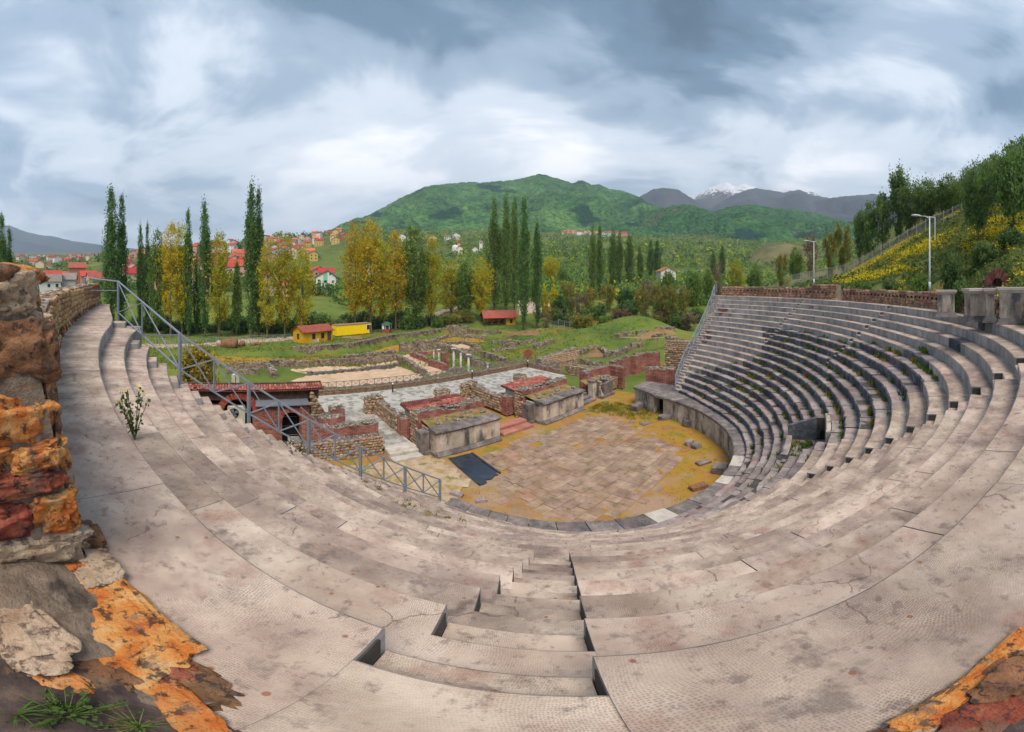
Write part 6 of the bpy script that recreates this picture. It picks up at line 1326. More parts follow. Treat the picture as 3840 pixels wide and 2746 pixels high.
# hedge of bushes behind the tree row
rg = random.Random(11)
ORD = lambda n: str(n) + ('th' if 10 <= n % 100 <= 20 else {1: 'st', 2: 'nd', 3: 'rd'}.get(n % 10, 'th'))
for i in range(54):
    u = 470 + i * 24.2 + rg.uniform(-10, 10); r_ = rg.uniform(104, 116) + (8 if u > 1300 else 0); k = rg.choice(('bush', 'bush', 'gbush', 'brush' if u > 1200 else 'bush')); h = rg.uniform(2.2, 4.6)
    p = onground(u, r_); plant_tree('hedge_bush', '%s_%d' % (k, rg.randrange(2)), '%s in the hedge under the tall trees, %s from the left' % ({'bush': 'dark green bush', 'gbush': 'fresh green bush', 'brush': 'brown budding bush'}[k], ORD(i + 1)), 'bush', (p.x, p.y, p.z - .2), h, h * rg.uniform(1.1, 1.7), group='bushes at the foot of the trees')
for i in range(26):
    u = 2080 + i * 21 + rg.uniform(-8, 8); r_ = rg.uniform(106, 122); k = rg.choice(('brush', 'bush', 'gbush', 'gbush', 'rbush')); h = rg.uniform(2.5, 5.5)
    p = onground(u, r_); plant_tree('thicket_shrub', '%s_%d' % (k, rg.randrange(2)), '%s in the thicket behind the wire fence, %s from the left' % ({'bush': 'dark green shrub', 'gbush': 'fresh green shrub', 'brush': 'brown budding shrub', 'rbush': 'reddish bare shrub'}[k], ORD(i + 1)), 'bush', (p.x, p.y, p.z - .2), h, h * rg.uniform(.9, 1.4), group='shrubs behind the wire fence')
p = onground(742, 72); plant_tree('orange_shrub', 'obush_0', 'dense orange shrub seen through the left railing', 'bush', G(742, 1475), 5.4, 5.2)
# far woods and orchards: one mass
def woodland():
    rg = random.Random(5); mb = MB(); n = 0; tries = 0
    while n < 12500 and tries < 90000:
        tries += 1; u = rg.uniform(-60, 3250); q = rg.random(); r_ = 150 * (9.0 ** q); p = A(u, r_)
        d = mnoise.fractal(Vector((p.x * .010, p.y * .010, 5)), .9, 2.1, 4) + .35 * mnoise.noise(Vector((p.x * .05, p.y * .05, 8)))
        vill = 440 < u < 1330 and 230 < r_ < 700
        thr = .05 if u < 700 else (.0 if r_ < 240 else -.16 if r_ < 420 else -.3)
        if u > 2350: thr -= .25
        if vill: thr = .22
        if 880 < u < 1300 and r_ < 230: thr = .2
        if d < thr: continue
        z = z_ter(p.x, p.y); s_ = rg.uniform(1.6, 3.8) * (1 + .45 * (r_ > 400)); m = rg.choice((0, 3, 3, 1, 1, 1, 3, 1, 2, 3, 1) if u > 1200 else (0, 0, 1, 3, 3))
        if rg.random() < .012 and u < 700: m = 5
        leaves(mb, (p.x, p.y, z + s_ * .75), 20 if r_ < 420 else 12, s_ * .42, s_ * .42, s_ * (.5 if r_ < 420 else .7), rg, m); n += 1
    return mb.ob('woodland', [F_drk, F_grn, F_yel, F_oli, F_brn, F_lem])
stuff(woodland(), 'distant woods, hedges and orchards on the slopes beyond the ruins', 'woodland')
# ------------------------------------------------------------------ right hillside: fence, herbs, trees, lamps
def hp(u, r_): p = A(u, r_); p.z = hill_z(u, r_); return p
fen = thing('iron_bar_fence', 'grey iron fence of upright bars climbing the hillside', 'fence', hp(2968, 72)); fo = Vector(fen.location)
M_iron = plain('grey_iron', (.36, .36, .34), rough=.6)
us_ = [2968 + i * (872 / 26) for i in range(28)]; nb_ = 0; rest = MB()
barm = MB(); barm.box(-.0125, .0125, -.0125, .0125, 0, 1.95); barme = barm.me('bar', [M_iron])
for i, u in enumerate(us_):
    p = hp(u, table(u, FB, 2)); b = MB(); b.bar((0, 0, -.3), (0, 0, 2.05), .08); o = b.ob('post', [M_iron], fen); o.location = p - fo
    if i + 1 < len(us_):
        q = hp(us_[i + 1], table(us_[i + 1], FB, 2))
        for zz in (.2, 1.75): b = MB(); b.bar(p - fo + Vector((0, 0, zz)), q - fo + Vector((0, 0, zz)), .045); b.ob('rail', [M_iron], fen)
        n = int((q - p).length / .19)
        for k in range(1, n):
            c = p.lerp(q, k / n) - fo
            if u > 3200 and nb_ < 300: link('bar', barme, fen, c); nb_ += 1
            else: rest.box(c.x - .0125, c.x + .0125, c.y - .0125, c.y + .0125, c.z, c.z + 1.95)
stuff(rest.ob('bars', [M_iron], fen))
rg = random.Random(21); herb = MB(); flow = MB()
for i in range(46000):
    u = rg.uniform(2980, 3860); rf_ = table(u, FB, 2); t = rg.random() ** .8; a = (u - U_0) / F_U; b_ = D_O * math.cos(a); rw = b_ + math.sqrt(max(0, b_ * b_ - (D_O ** 2 - 32.6 ** 2))); rw = max(18.5, rw)
    r_ = lerp(rw, rf_ + 4, t); p = hp(u, r_)
    bare = mnoise.noise(Vector((p.x * .16 + 3, p.y * .16, 3)))
    if (bare > .10 if u > 3440 else bare > .3) and t < .45: continue
    big = rg.random() < .05; s_ = rg.uniform(.14, .27) * (2.2 if big else 1)
    band = mnoise.fractal(Vector((t * 5.5 + u * .0012, u * .0052, 12)), .8, 2.2, 5) + (.14 if .3 < t < .97 else -.3)
    m = rg.choice((0, 2)) if big else rg.choice((3, 4, 4, 1, 3))
    leaves(herb, (p.x, p.y, p.z + s_ * .4), 3, s_ * .5, s_ * .4, s_ * .8, rg, m, .8)
    if rg.random() < (band - .02) * 2.2 and u > 3130: leaves(flow, (p.x, p.y, p.z + s_ * 1.0), 5, .26, .05, .12, rg, 0, 1.6)
stuff(herb.ob('hillside_herbage', [F_drk, F_grn, F_oli, foliage('grey_herbs', [(.17, .21, .09), (.26, .29, .12), (.34, .36, .15)]), foliage('slope_grass', [(.16, .22, .05), (.25, .30, .06), (.36, .37, .08)])]), 'rough green herbs covering the right hillside', 'herbs'); stuff(flow.ob('hillside_flowers', [F_flw]), 'yellow flowering mustard in bands on the right hillside', 'flowers')
def hill_tree(key, label, u, vb, vt, wpx, r_, name='hill_tree'):
    vt = vt if name == 'hill_tree' else vt + (vb - vt) * .35; p = hp(u, r_); zt = EYE - r_ * math.tan((vt - V_H) / F_V); zb = EYE - r_ * math.tan((vb - V_H) / F_V); z = min(p.z, zb)
    return plant_tree(name, key, label, 'tree', (p.x, p.y, z - .1), max(2.5 if name == 'hill_tree' else .8, zt - z), wpx / F_U * r_, group='trees along the hillside fence')
for a in [('hill_0', 'dark tree with bare crooked limbs at the right picture edge', 3800, 800, 565, 190, 38), ('hill_1', 'leaning dark tree left of the one at the picture edge', 3668, 822, 625, 135, 40), ('hill_2', 'rounded dark tree behind the upper fence', 3740, 760, 590, 140, 58), ('hill_0', 'dark green tree behind the fence above the near lamp', 3560, 835, 665, 130, 60), ('hill_1', 'dark green tree left of the near lamp head', 3470, 860, 680, 115, 62), ('olive_0', 'bushy green tree behind the middle of the hill fence', 3415, 890, 690, 95, 64), ('spire_0', 'tall pointed tree standing highest on the fence line', 3372, 910, 640, 78, 66),
          ('olive_1', 'grey-green tree left of the pointed tree', 3310, 930, 728, 80, 66), ('olive_2', 'low grey-green tree at the lower fence', 3258, 960, 765, 70, 66), ('olive_0', 'slim green tree behind the lower fence', 3225, 985, 790, 52, 67), ('brush_0', 'brown budding tree at the foot of the hill', 3165, 1010, 845, 70, 72), ('brush_1', 'orange-brown tree right of the far lamp', 3115, 1030, 880, 62, 76), ('rbush_0', 'purple bare tree left of the far lamp', 3040, 1060, 880, 56, 90), ('gwillow_0', 'pale green willow near the far lamp', 2985, 1075, 925, 60, 95), ('brush_1', 'brown shrubby tree left of the pale green willow', 2930, 1080, 960, 50, 105), ('hill_2', 'dark tree filling the top right corner of the slope', 3850, 700, 525, 170, 60), ('hill_1', 'small dark tree behind the fence near the top', 3640, 790, 640, 110, 70)]:
    hill_tree(*a)
for a in [('bush_0', 'dark shrub on the slope under the edge tree', 3790, 930, 820, 110, 33), ('bush_1', 'dark shrub beside the bare earth of the slope', 3690, 960, 880, 90, 32), ('bush_0', 'grey-green thorn bush behind the marble pedestals', 3610, 1090, 1030, 95, 25.5), ('bush_1', 'dark shrub right of the near lamp pole', 3570, 1010, 930, 80, 31), ('gbush_0', 'green bush at the foot of the near lamp', 3455, 1070, 1020, 70, 32), ('bush_0', 'dark bush behind the far rubble wall', 3340, 1085, 1020, 70, 36), ('bush_1', 'small dark bush right of the brick arch', 3820, 1060, 990, 80, 26), ('gbush_1', 'green bush low on the hillside', 3250, 1095, 1050, 60, 40)]:
    hill_tree(a[0], a[1], a[2], a[3], a[4], a[5], a[6], 'hillside_shrub')
M_lamp = plain('white_lamp_paint', (.55, .60, .62), rough=.4)
def street_lamp(label, u, vb, vt, r_, hl, hr):
    p = A(u, r_, vb); h = r_ * (math.tan((vb - V_H) / F_V) - math.tan((vt - V_H) / F_V)); root = thing('street_lamp', label, 'lamp', (p.x, p.y, p.z - .3), -(u - U_0) / F_U, group='street lamps on the slope')
    b = MB(); b.tube([(0, 0, 0), (0, 0, h * .3), (0, 0, h + .3)], [.085, .075, .045], 10); b.ob('pole', [M_lamp], root, True); b = MB(); b.tube([(0, 0, 0), (0, 0, .9)], .12, 10); b.ob('pole_sleeve', [M_lamp], root, True)
    b = MB(); b.tube([(-.75, 0, h + .33), (-.4, 0, h + .32), (0, 0, h + .12)], [.03, .035, .04], 6); b.tube([(-.6, 0, h + .34), (.45, 0, h + .22)], .03, 6); b.ob('arm', [M_lamp], root, True)
    hd = MB(); V = []
    for i, (x, w_, z0, z1) in enumerate([(-1.55, .02, .40, .42), (-1.45, .12, .35, .46), (-1.15, .15, .33, .48), (-.85, .09, .32, .43), (-.7, .04, .31, .37)]): V += [(x, -w_, h + z0), (x, w_, h + z0), (x, w_ * .7, h + z1), (x, -w_ * .7, h + z1)]
    F = [(0, 1, 2, 3)[::-1]] + [(i * 4 + k, i * 4 + (k + 1) % 4, i * 4 + 4 + (k + 1) % 4, i * 4 + 4 + k) for i in range(4) for k in range(4)] + [(16, 17, 18, 19)]; hd.add(V, F); hd.ob('lamp_head', [M_lamp], root, True)
    b = MB(); b.box(.42, .5, -.03, .03, h - 1.6, h + .25); b.ob('cable_box', [M_lamp], root) if hr else None
street_lamp('near white street lamp with curved arm on the flowery slope', 3486, 1086, 812, 31.5, 1, True)
street_lamp('far white street lamp at the foot of the hill fence', 3052, 1062, 905, 58, 1, False)
# ================================================================== ruins beyond the paved court
def ca(x, y): return (600 + .5418 * x, 1180 + .5418 * y)
def cb(x, y): return (1250 + .5418 * x, 1180 + .5418 * y)
def cc_(x, y): return (1850 + .5495 * x, 1150 + .5495 * y)
def patch(name, poly_px, m, dz=.05, step=.7, kind='structure', cut=0.25):
    P_ = [G(*p).xy for p in poly_px]; xs = [p.x for p in P_]; ys = [p.y for p in P_]; mb = MB(); idx = {}; V = []; F = []
    nx, ny = int((max(xs) - min(xs)) / step) + 1, int((max(ys) - min(ys)) / step) + 1; pl = [(p.x, p.y) for p in P_]
    def vid(i, j):
        if (i, j) not in idx:
            x, y = min(xs) + i * step, min(ys) + j * step; x += cut * nz(x, y, 1, .9); y += cut * nz(x, y, 4, .9); idx[i, j] = len(V); V.append((x, y, z_ter(x, y) + dz))
        return idx[i, j]
    for i in range(nx):
        for j in range(ny):
            x, y = min(xs) + (i + .5) * step, min(ys) + (j + .5) * step
            if inside((x + .6 * nz(x, y, 2, .5), y + .6 * nz(x, y, 6, .5)), pl): F.append((vid(i, j), vid(i + 1, j), vid(i + 1, j + 1), vid(i, j + 1)))
    mb.add(V, F); o = mb.ob(name, [m], None, True); o['kind'] = kind; return o
patch('sand_court', [ca(905, 388), ca(1292, 360), cb(440, 320), cb(455, 338), cb(380, 364), cb(0, 398), ca(1020, 408)], M_sand)
patch('sand_court', [ca(880, 475), ca(1000, 428), ca(1292, 408), cb(0, 410), cb(380, 374), cb(470, 362), cb(600, 428), cb(570, 455), cb(0, 505), ca(1100, 503), ca(900, 494)], M_sand)
patch('sand_floor', [cb(735, 236), cb(905, 218), cb(965, 246), cb(870, 268)], M_sand, .3)
patch('sand_ramp', [cb(470, 292), cb(530, 284), cb(800, 402), cb(690, 425)], M_sand, .08)
M_road = mat('gravel_road', [(0.30, 0.22, 0.17), (0.42, 0.32, 0.26), (0.50, 0.40, 0.33)], scale=.5, rough=.95, bump=.5, bscale=5, piece=0)
patch('road', [(480, 1293), (817, 1287), (979, 1272), (1120, 1262), (1120, 1273), (979, 1286), (817, 1301), (480, 1306)], M_road, .06, .9, cut=.1)
patch('road', [(1250, 1252), (1396, 1233), (1510, 1226), (1737, 1190), (1737, 1197), (1510, 1233), (1396, 1241), (1250, 1262)], M_road, .06, .9, cut=.1)
patch('road', [(1945, 1184), (2075, 1186), (2080, 1208), (1945, 1212)], M_road, .08, 1.0)
def px_wall(label, pts, h, th=.7, m=None, name='ruined_wall', amp=.12, mt=None, back=True, caps=1.2):
    "ruined wall standing on the ground along photo feet points"
    P_ = [G(*p) for p in pts]; o = P_[0]; root = thing(name, label, 'wall', (o.x, o.y, 0)); hh = h if callable(h) else (lambda t: h); L = sum((b - a).length for a, b in zip(P_, P_[1:])); s_ = 0; me = stone_meshes('cap', M_rubt, 6, 5, .12)
    for a, b in zip(P_, P_[1:]):
        d = (b - a).xy.normalized(); n = Vector((-d.y, d.x)); n = n if n.dot(a.xy) > 0 else -n; l_ = (b - a).length; zb = min(z_ter(a.x, a.y), z_ter(b.x, b.y))
        A_, B_ = (a - o).xy, (b - o).xy; f = lambda t, s0=s_, l0=l_: zb + hh((s0 + t * l0) / L) + .18 * nz(a.x + t * l0, a.y, 3, .8)
        mb = MB(); q = [A_, B_, B_ + n * th, A_ + n * th]; q = q if (B_ - A_).cross(n) > 0 else [B_, A_, A_ + n * th, B_ + n * th]; g = f if q[0] is A_ else (lambda t: f(1 - t))
        ragged_prism(mb, q, zb - 1.0, g, 0, 1, step=.5, amp=amp); mb.ob('wall_body', [m or M_rub, mt or M_rubt], root); s_ += l_
        for i in range(int(l_ * caps)):
            t = R.random(); c = A_.lerp(B_, t) + n * R.uniform(0, th); k = R.uniform(.2, .45); link('loose_stone', R.choice(me), root, (c.x, c.y, f(t) + .02), (R.uniform(-.3, .3), R.uniform(-.3, .3), R.uniform(0, 3)), (k * 1.3, k, k * .6))
    return root
def top_wall(label, ur, zt, drop, th=1.0, amp=.12):
    "retaining wall given by direction and distance; its top is level with the upper meadow"
    P_ = [A(u, r_ - .1) for u, r_ in ur]; o = P_[0]; root = thing('ruined_wall', label, 'wall', (o.x, o.y, 0)); me = stone_meshes('cap', M_rubt, 6, 5, .12)
    for a, b in zip(P_, P_[1:]):
        d = (b - a).xy.normalized(); n = Vector((-d.y, d.x)); n = n if n.dot(a.xy) > 0 else -n; A_, B_ = (a - o).xy, (b - o).xy
        mb = MB(); q = [A_, B_, B_ + n * th, A_ + n * th]; q = q if (B_ - A_).cross(n) > 0 else [B_, A_, A_ + n * th, B_ + n * th]; ragged_prism(mb, q, zt - drop - .6, lambda t: zt, 0, 1, step=.6, amp=amp); mb.ob('wall_body', [M_rub, M_rubt], root)
        for i in range(int((b - a).length * 1.2)):
            t = R.random(); c = A_.lerp(B_, t) + n * R.uniform(-.8, th); k = R.uniform(.25, .6); link('loose_stone', R.choice(me), root, (c.x, c.y, zt + .02 if c.y > 0 else zt - R.uniform(0, drop)), (R.uniform(-.3, .3), R.uniform(-.3, .3), R.uniform(0, 3)), (k * 1.3, k, k * .6))
    return root
M_dry = mat('dry_orange_grass', [(0.20, 0.15, 0.03), (0.34, 0.20, 0.03), (0.40, 0.21, 0.035), (0.26, 0.21, 0.04), (0.14, 0.16, 0.03)], scale=.35, detail=9, rough=.95, bump=1, bscale=4, piece=0, dist=.15)
M_earth = mat('bare_red_earth', [(0.15, 0.085, 0.04), (0.24, 0.135, 0.06), (0.28, 0.18, 0.09), (0.12, 0.12, 0.035)], scale=.5, detail=9, rough=.95, bump=1, bscale=4, piece=0, dist=.15)
for pl, mm_, dz in (([ca(150, 262), ca(420, 258), ca(760, 268), ca(1100, 244), ca(1110, 285), ca(1000, 325), ca(640, 322), ca(300, 330)], M_dry, .06), ([cb(-330, 330), cb(0, 284), cb(200, 268), cb(420, 214), cb(640, 172), cb(660, 196), cb(440, 262), cb(200, 286), cb(-100, 330)], M_dry, .07), ([cb(660, 190), cb(800, 150), cb(950, 140), cb(1050, 190), cb(900, 200)], M_dry, .06), ([cc_(30, 160), cc_(180, 182), cc_(330, 190), cc_(300, 212), cc_(90, 200)], M_earth, .1), ([cc_(960, 240), cc_(1240, 205), cc_(1250, 235), cc_(1000, 262)], M_earth, .1), ([cc_(590, 350), cc_(700, 300), cc_(960, 300), cc_(800, 345)], M_earth, .06)):
    patch('dry_grass_bank' if mm_ is M_dry else 'bare_earth', pl, mm_, dz, .8)
px_wall('low rubble wall under the grassy bank, left of the sand courts', [ca(445, 374), ca(720, 374), ca(890, 348)], .95)
px_wall('long rubble wall behind the upper sand strip', [ca(830, 374), ca(1292, 352), cb(440, 320)], 1.05)
px_wall('short rubble wall with white block, left of the grass plot', [ca(460, 420), ca(682, 420)], .9)
px_wall('stub of rubble wall running towards the court, left of the grass', [ca(718, 374), ca(768, 432)], 1.0, 1.1)
px_wall('dark low wall between the two sand courts', [ca(1020, 421), ca(1292, 404), cb(380, 372), cb(468, 352)], .5, .5, M_slab, mt=M_slab, amp=.06)
top_wall('long curving boundary wall below the yellow container', [(1100, 81.5), (1180, 82.5), (1250, 84.7), (1331, 87.3), (1400, 93), (1467, 99.6), (1575, 106.6), (1673, 114.6)], .25, 2.2)
top_wall('tower-like stump of rubble at the bend of the boundary wall', [(1672, 112.5), (1712, 110.5), (1752, 110)], 1.3, 3.4, 2.0, .4)
top_wall('boundary wall right of the rubble stump', [(1752, 111.6), (1810, 109.8), (1862, 107.6)], .3, 2.2)
px_wall('rubble line along the grassy terrace', [cb(70, 300), cb(210, 292), cb(300, 285), cb(440, 268)], .5, .8, amp=.3, caps=2.5)
px_wall('broken terrace wall left of the columns', [cb(560, 205), cb(680, 205), cb(800, 168), cb(860, 150)], .7, 1.0, amp=.35, caps=2.5)
px_wall('broken terrace wall right of the rubble stump', [cb(900, 170), cb(990, 160), cb(1060, 150)], .8, 1.2, amp=.35, caps=2.5)
px_wall('thick rubble wall of the columned room, back side', [cb(460, 268), cb(560, 262), cb(692, 248)], 1.8, .8)
px_wall('long wall of the columned room running to the court', [cb(692, 250), cb(790, 262), cb(890, 310), cb(1000, 362)], 1.3, .7)
px_wall('wall behind the small sandy room', [cb(720, 226), cb(905, 208), cb(1005, 246)], .8, .6)
px_wall('low wall in front of the small sandy room', [cb(850, 276), cb(1010, 266)], 1.0, .6)
px_wall('brown wall at the right of the excavated rooms', [cb(1015, 288), cb(1190, 340)], 1.0, .7)
px_wall('short wall between the right columns and the court', [cb(940, 350), cb(1080, 380)], 1.1, .6)
px_wall('brick footed wall along the ramp, upper part', [cb(530, 296), cb(640, 334)], .9, .7, M_brk)
px_wall('brick footed wall along the ramp, lower part', [cb(655, 362), cb(775, 398)], 1.15, .7, M_brk)
px_wall('low brick wall behind the small columns', [cb(590, 292), cb(745, 280)], .8, .6, M_brk)
px_wall('brick pier among the columns', [cb(752, 345), cb(800, 343)], 1.9, .8, M_brk)
px_wall('rubble wall left of the ramp', [cb(440, 318), cb(500, 345), cb(575, 400), cb(625, 430)], .9, .7)
px_wall('wall foot before the columns near the parapet', [cb(792, 418), cb(900, 400)], .8, .6)
for i, (pts, h) in enumerate([([(65, 278), (150, 274)], .8), ([(92, 252), (172, 262)], .7), ([(182, 264), (240, 256), (310, 248)], .6), ([(288, 290), (360, 280), (462, 252)], .9), ([(0, 312), (70, 304), (150, 298)], .5), ([(0, 258), (60, 250), (130, 240)], .5), ([(590, 334), (650, 306), (720, 302), (760, 330)], .8), ([(775, 350), (850, 335), (950, 302), (1030, 292)], 1.0), ([(985, 236), (1100, 222), (1240, 214)], 1.0), ([(580, 388), (650, 404), (760, 408)], .6), ([(850, 262), (900, 240), (960, 236)], .9), ([(1100, 280), (1180, 262)], .8)]):
    px_wall(['low wall of the garden plots, nearest the shelter', 'short diagonal wall in the garden plots', 'thin wall row between two garden lawns', 'rubble wall ending at the foot of the grass mound', 'low kerb wall left of the round millstone', 'upper kerb wall of the garden plots', 'curved rubble heap below the grass mound', 'long rubble ridge in the right excavation', 'upper edge of the right excavation under the planks', 'curved low wall behind the court corner', 'rubble edge below the orange bank', 'rubble edge beside the tall rubble wall'][i], [cc_(*p) for p in pts], h, 1.0, amp=.25, caps=2.0)
# columns
M_col = mat('white_marble', [(.34, .31, .27), (.48, .45, .40), (.57, .54, .50)], scale=2, rough=.7, bump=.2, piece=.08, stain=[(3, .58, .7, (.25, .2, .15), .6)])
def column(label, u, v, vt, rpx, cap=False):
    p = G(u, v); r_ = math.hypot(p.x, p.y); z0 = z_ter(p.x, p.y); h = EYE - r_ * math.tan((vt - V_H) / F_V) - z0; rr_ = rpx / F_U * r_; root = thing('marble_column', label, 'column', (p.x, p.y, z0 - .1), group='marble columns in the ruins')
    b = MB(); b.lathe([(rr_ * 1.05, .25), (rr_, h * .35), (rr_ * .88, h - .35)], (0, 0, 0), 12); b.ob('shaft', [M_col], root, True); b = MB(); b.lathe([(rr_ * 1.5, 0), (rr_ * 1.5, .12), (rr_ * 1.3, .2), (rr_ * 1.05, .27)], (0, 0, 0), 12); b.ob('base', [M_col], root)
    b = MB()
    if cap: b.lathe([(rr_ * .9, h - .36), (rr_ * 1.25, h - .2), (rr_ * 1.8, h - .02)], (0, 0, 0), 12); b.cbox(0, 0, h + .05, rr_ * 4, rr_ * 4, .14, .03)
    else: b.lathe([(rr_ * .9, h - .36), (rr_ * 1.05, h - .3), (rr_ * .95, h), (.01, h + .02)], (0, 0, 0), 12)
    b.ob('capital', [M_col], root)
for lb, x, y, yt, r_, cp in [('small pale column farthest left among the ruins', 695, 307, 240, 3.2, False), ('small pale column, second from the left', 730, 318, 241, 3.4, True), ('tall white column with capital in the middle', 833, 368, 233, 4.6, True), ('tall white column right of the one with capital', 882, 388, 262, 4.4, False), ('white column nearest the parapet lamp', 936, 404, 275, 4.6, True), ('short white column stub at the parapet', 1068, 388, 332, 3.8, False)]:
    u, v = cb(x, y); column(lb, u, v, cb(x, yt)[1], r_, cp)
for lb, x, y, yt in [('left square pillar of pale stone behind the arch building', 510, 478, 412), ('right square pillar of pale stone behind the arch building', 541, 478, 418)]:
    u, v = ca(x, y); p = G(u, v); h = EYE - math.hypot(p.x, p.y) * math.tan((ca(0, yt)[1] - V_H) / F_V); b = MB(); b.cbox(0, 0, h / 2, .5, .6, h, .05, jit=.02, rng=R); o = b.ob('stone_pillar', [M_col]); o.location = p; o.rotation_euler = (0, 0, .6); tag(o, lb, 'pillar', 'stone pillars behind the arch building')
# millstone, plank bridge
p = G(*cc_(236, 352)); ms = thing('millstone', 'dark red round stone leaning at the court corner', 'stone', (p.x, p.y, .1), .2)
b = MB(); b.tube([(0, -.15, .75), (0, .15, .75)], .78, 20); b.ob('disc', [M_rr], ms); b = MB(); b.tube([(0, -.18, .75), (0, .18, .75)], .2, 12); b.ob('hub', [M_rd], ms)
M_plank = mat('weathered_plank', [(.24, .17, .11), (.36, .27, .19)], scale=3, rough=.9, bump=.4, piece=.2)
pb = thing('plank_walkway', 'wooden plank walkway with ladder over the right excavation', 'walkway', G(*cc_(865, 250)))
o = Vector(pb.location); rA = o.length; ends_ = [A(cc_(865, 0)[0], 74, cc_(0, 210)[1]), A(cc_(1060, 0)[0], 76, cc_(0, 217)[1]), A(cc_(1255, 0)[0], 78, cc_(0, 206)[1])]
for a, b_ in zip(ends_, ends_[1:]):
    b = MB(); b.bar(a - o, b_ - o, .45, .1); b.ob('plank', [M_plank], pb)
    for t in (.3, .7): q = a.lerp(b_, t) - o; b = MB(); b.bar(q, (q.x, q.y, -.3), .12); b.ob('trestle', [M_plank], pb)
q0, q1 = ends_[1] - o, G(*cc_(1052, 265)) - o
for dx in (-.25, .25): b = MB(); b.bar((q0.x + dx, q0.y, q0.z), (q1.x + dx, q1.y, .1), .08); b.ob('ladder_rail', [M_plank], pb)
for i in range(7): t = (i + .5) / 7; c = q0.lerp(Vector((q1.x, q1.y, .1)), t); b = MB(); b.bar((c.x - .25, c.y, c.z), (c.x + .25, c.y, c.z), .06); b.ob('ladder_rung', [M_plank], pb)
# ================================================================== huts, container, kiosk, shelter
M_yel = mat('ochre_plaster', [(.50, .26, .015), (.60, .33, .02), (.66, .38, .03)], scale=1.0, rough=.85, bump=.15, piece=0, stain=[(1.5, .6, .75, (.35, .16, .02), .5)])
M_can = mat('container_yellow', [(.92, .62, .012), (.95, .70, .015)], scale=.8, rough=.5, bump=.1, piece=0, stain=[(2.0, .64, .74, (.3, .18, .05), .6)])
M_glass = plain('window_glass', (.02, .025, .03), rough=.12, spec=.6); M_wht = plain('white_paint', (.72, .71, .68), rough=.6); M_rrf = mat('maroon_tile', [(.20, .05, .04), (.30, .085, .06), (.36, .12, .09)], scale=2.0, rough=.85, bump=.5, bscale=7, piece=.1)
def face_frame(pa, pb_):
    d = (pb_ - pa); return pa, math.atan2(d.y, d.x), d.xy.length
def ribbed_roof(mb, x0, x1, y0, y1, z0, z1, th=.08, n=14):
    dx = (x1 - x0) / n
    for i in range(n):
        a, b = x0 + i * dx, x0 + (i + .55) * dx; mb.hexa([(a, y0, z0 + .03), (b, y0, z0 + .03), (b, y1, z1 + .03), (a, y1, z1 + .03), (a, y0, z0 + th + .04), (b, y0, z0 + th + .04), (b, y1, z1 + th + .04), (a, y1, z1 + th + .04)])
    mb.hexa([(x0, y0, z0), (x1, y0, z0), (x1, y1, z1), (x0, y1, z1), (x0, y0, z0 + th), (x1, y0, z0 + th), (x1, y1, z1 + th), (x0, y1, z1 + th)])
def opening(root, x, y, z, w_, h, face='f', door=False, frame=M_wood, nm=None):
    nm = nm or ('door' if door else 'window'); f = MB(); t = .07
    if face == 'f': f.box(x - w_ / 2 - t, x + w_ / 2 + t, y - .05, y + .02, z - t, z + h + t)
    else: f.box(y - .05, y + .02, x - w_ / 2 - t, x + w_ / 2 + t, z - t, z + h + t)
    o = f.ob(nm, [frame], root); g = MB()
    if face == 'f': g.box(x - w_ / 2, x + w_ / 2, y - .07, y - .04, z, z + h)
    else: g.box(y - .07, y - .04, x - w_ / 2, x + w_ / 2, z, z + h)
    g.ob('panel' if door else 'pane', [M_wood if door else M_glass], o)
pa, an, L = face_frame(G(1138, 1290), G(1247, 1277.5)); hut = thing('yellow_hut', 'ochre yellow hut with maroon tiled roof beside the road', 'hut', (pa.x, pa.y, z_ter(pa.x, pa.y) - .1), an)
b = MB(); b.box(0, L, 0, 4.6, 0, 2.65); b.add([(0, 0, 2.65), (0, 4.6, 2.65), (0, 2.3, 3.75)], [(0, 2, 1)]); b.add([(L, 0, 2.65), (L, 4.6, 2.65), (L, 2.3, 3.75)], [(0, 1, 2)]); b.ob('wall', [M_yel], hut)
for y0, y1 in ((-.45, 2.3), (5.05, 2.3)): b = MB(); ribbed_roof(b, -.4, L + .4, y0, y1, 2.5, 3.8, n=26); b.ob('roof', [M_rrf], hut)
opening(hut, L * .34, 0, .95, .8, 1.15); opening(hut, L * .65, 0, .95, .8, 1.15); opening(hut, L * .88, 0, .15, .95, 2.1, door=True); opening(hut, 2.3, 0, .95, .8, 1.1, 'l')
pa, an, L = face_frame(G(1262, 1266), G(1392, 1254)); con = thing('yellow_container', 'bright yellow corrugated container cabin with white door', 'container', (pa.x, pa.y, z_ter(pa.x, pa.y) + .15), an)
b = MB(); n = 46
for i in range(n):
    x0, x1 = L * .86 * i / n, L * .86 * (i + 1) / n; y = .0 if i % 2 else .06; b.box(x0, x1, y, y + .1, .1, 2.55)
b.box(0, L, .08, 2.6, .05, 2.6); b.box(L * .86, L, .0, .1, .05, 2.6); b.ob('body', [M_can], con)
b = MB(); b.box(-.05, L + .05, -.05, 2.65, 2.6, 2.75); b.ob('roof', [plain('rusty_roof', (.26, .17, .12), var=.3, scale=1.0)], con)
opening(con, L * .90, 0, 1.1, .75, 1.2, frame=M_wht); opening(con, L * .965, 0, .1, .55, 2.2, door=True, frame=M_wht)
pa, an, L = face_frame(G(*cb(337, 126)), G(*cb(388, 128))); kio = thing('ticket_kiosk', 'small red and white kiosk with green pointed roof', 'kiosk', (pa.x, pa.y, z_ter(pa.x, pa.y) - .1), an)
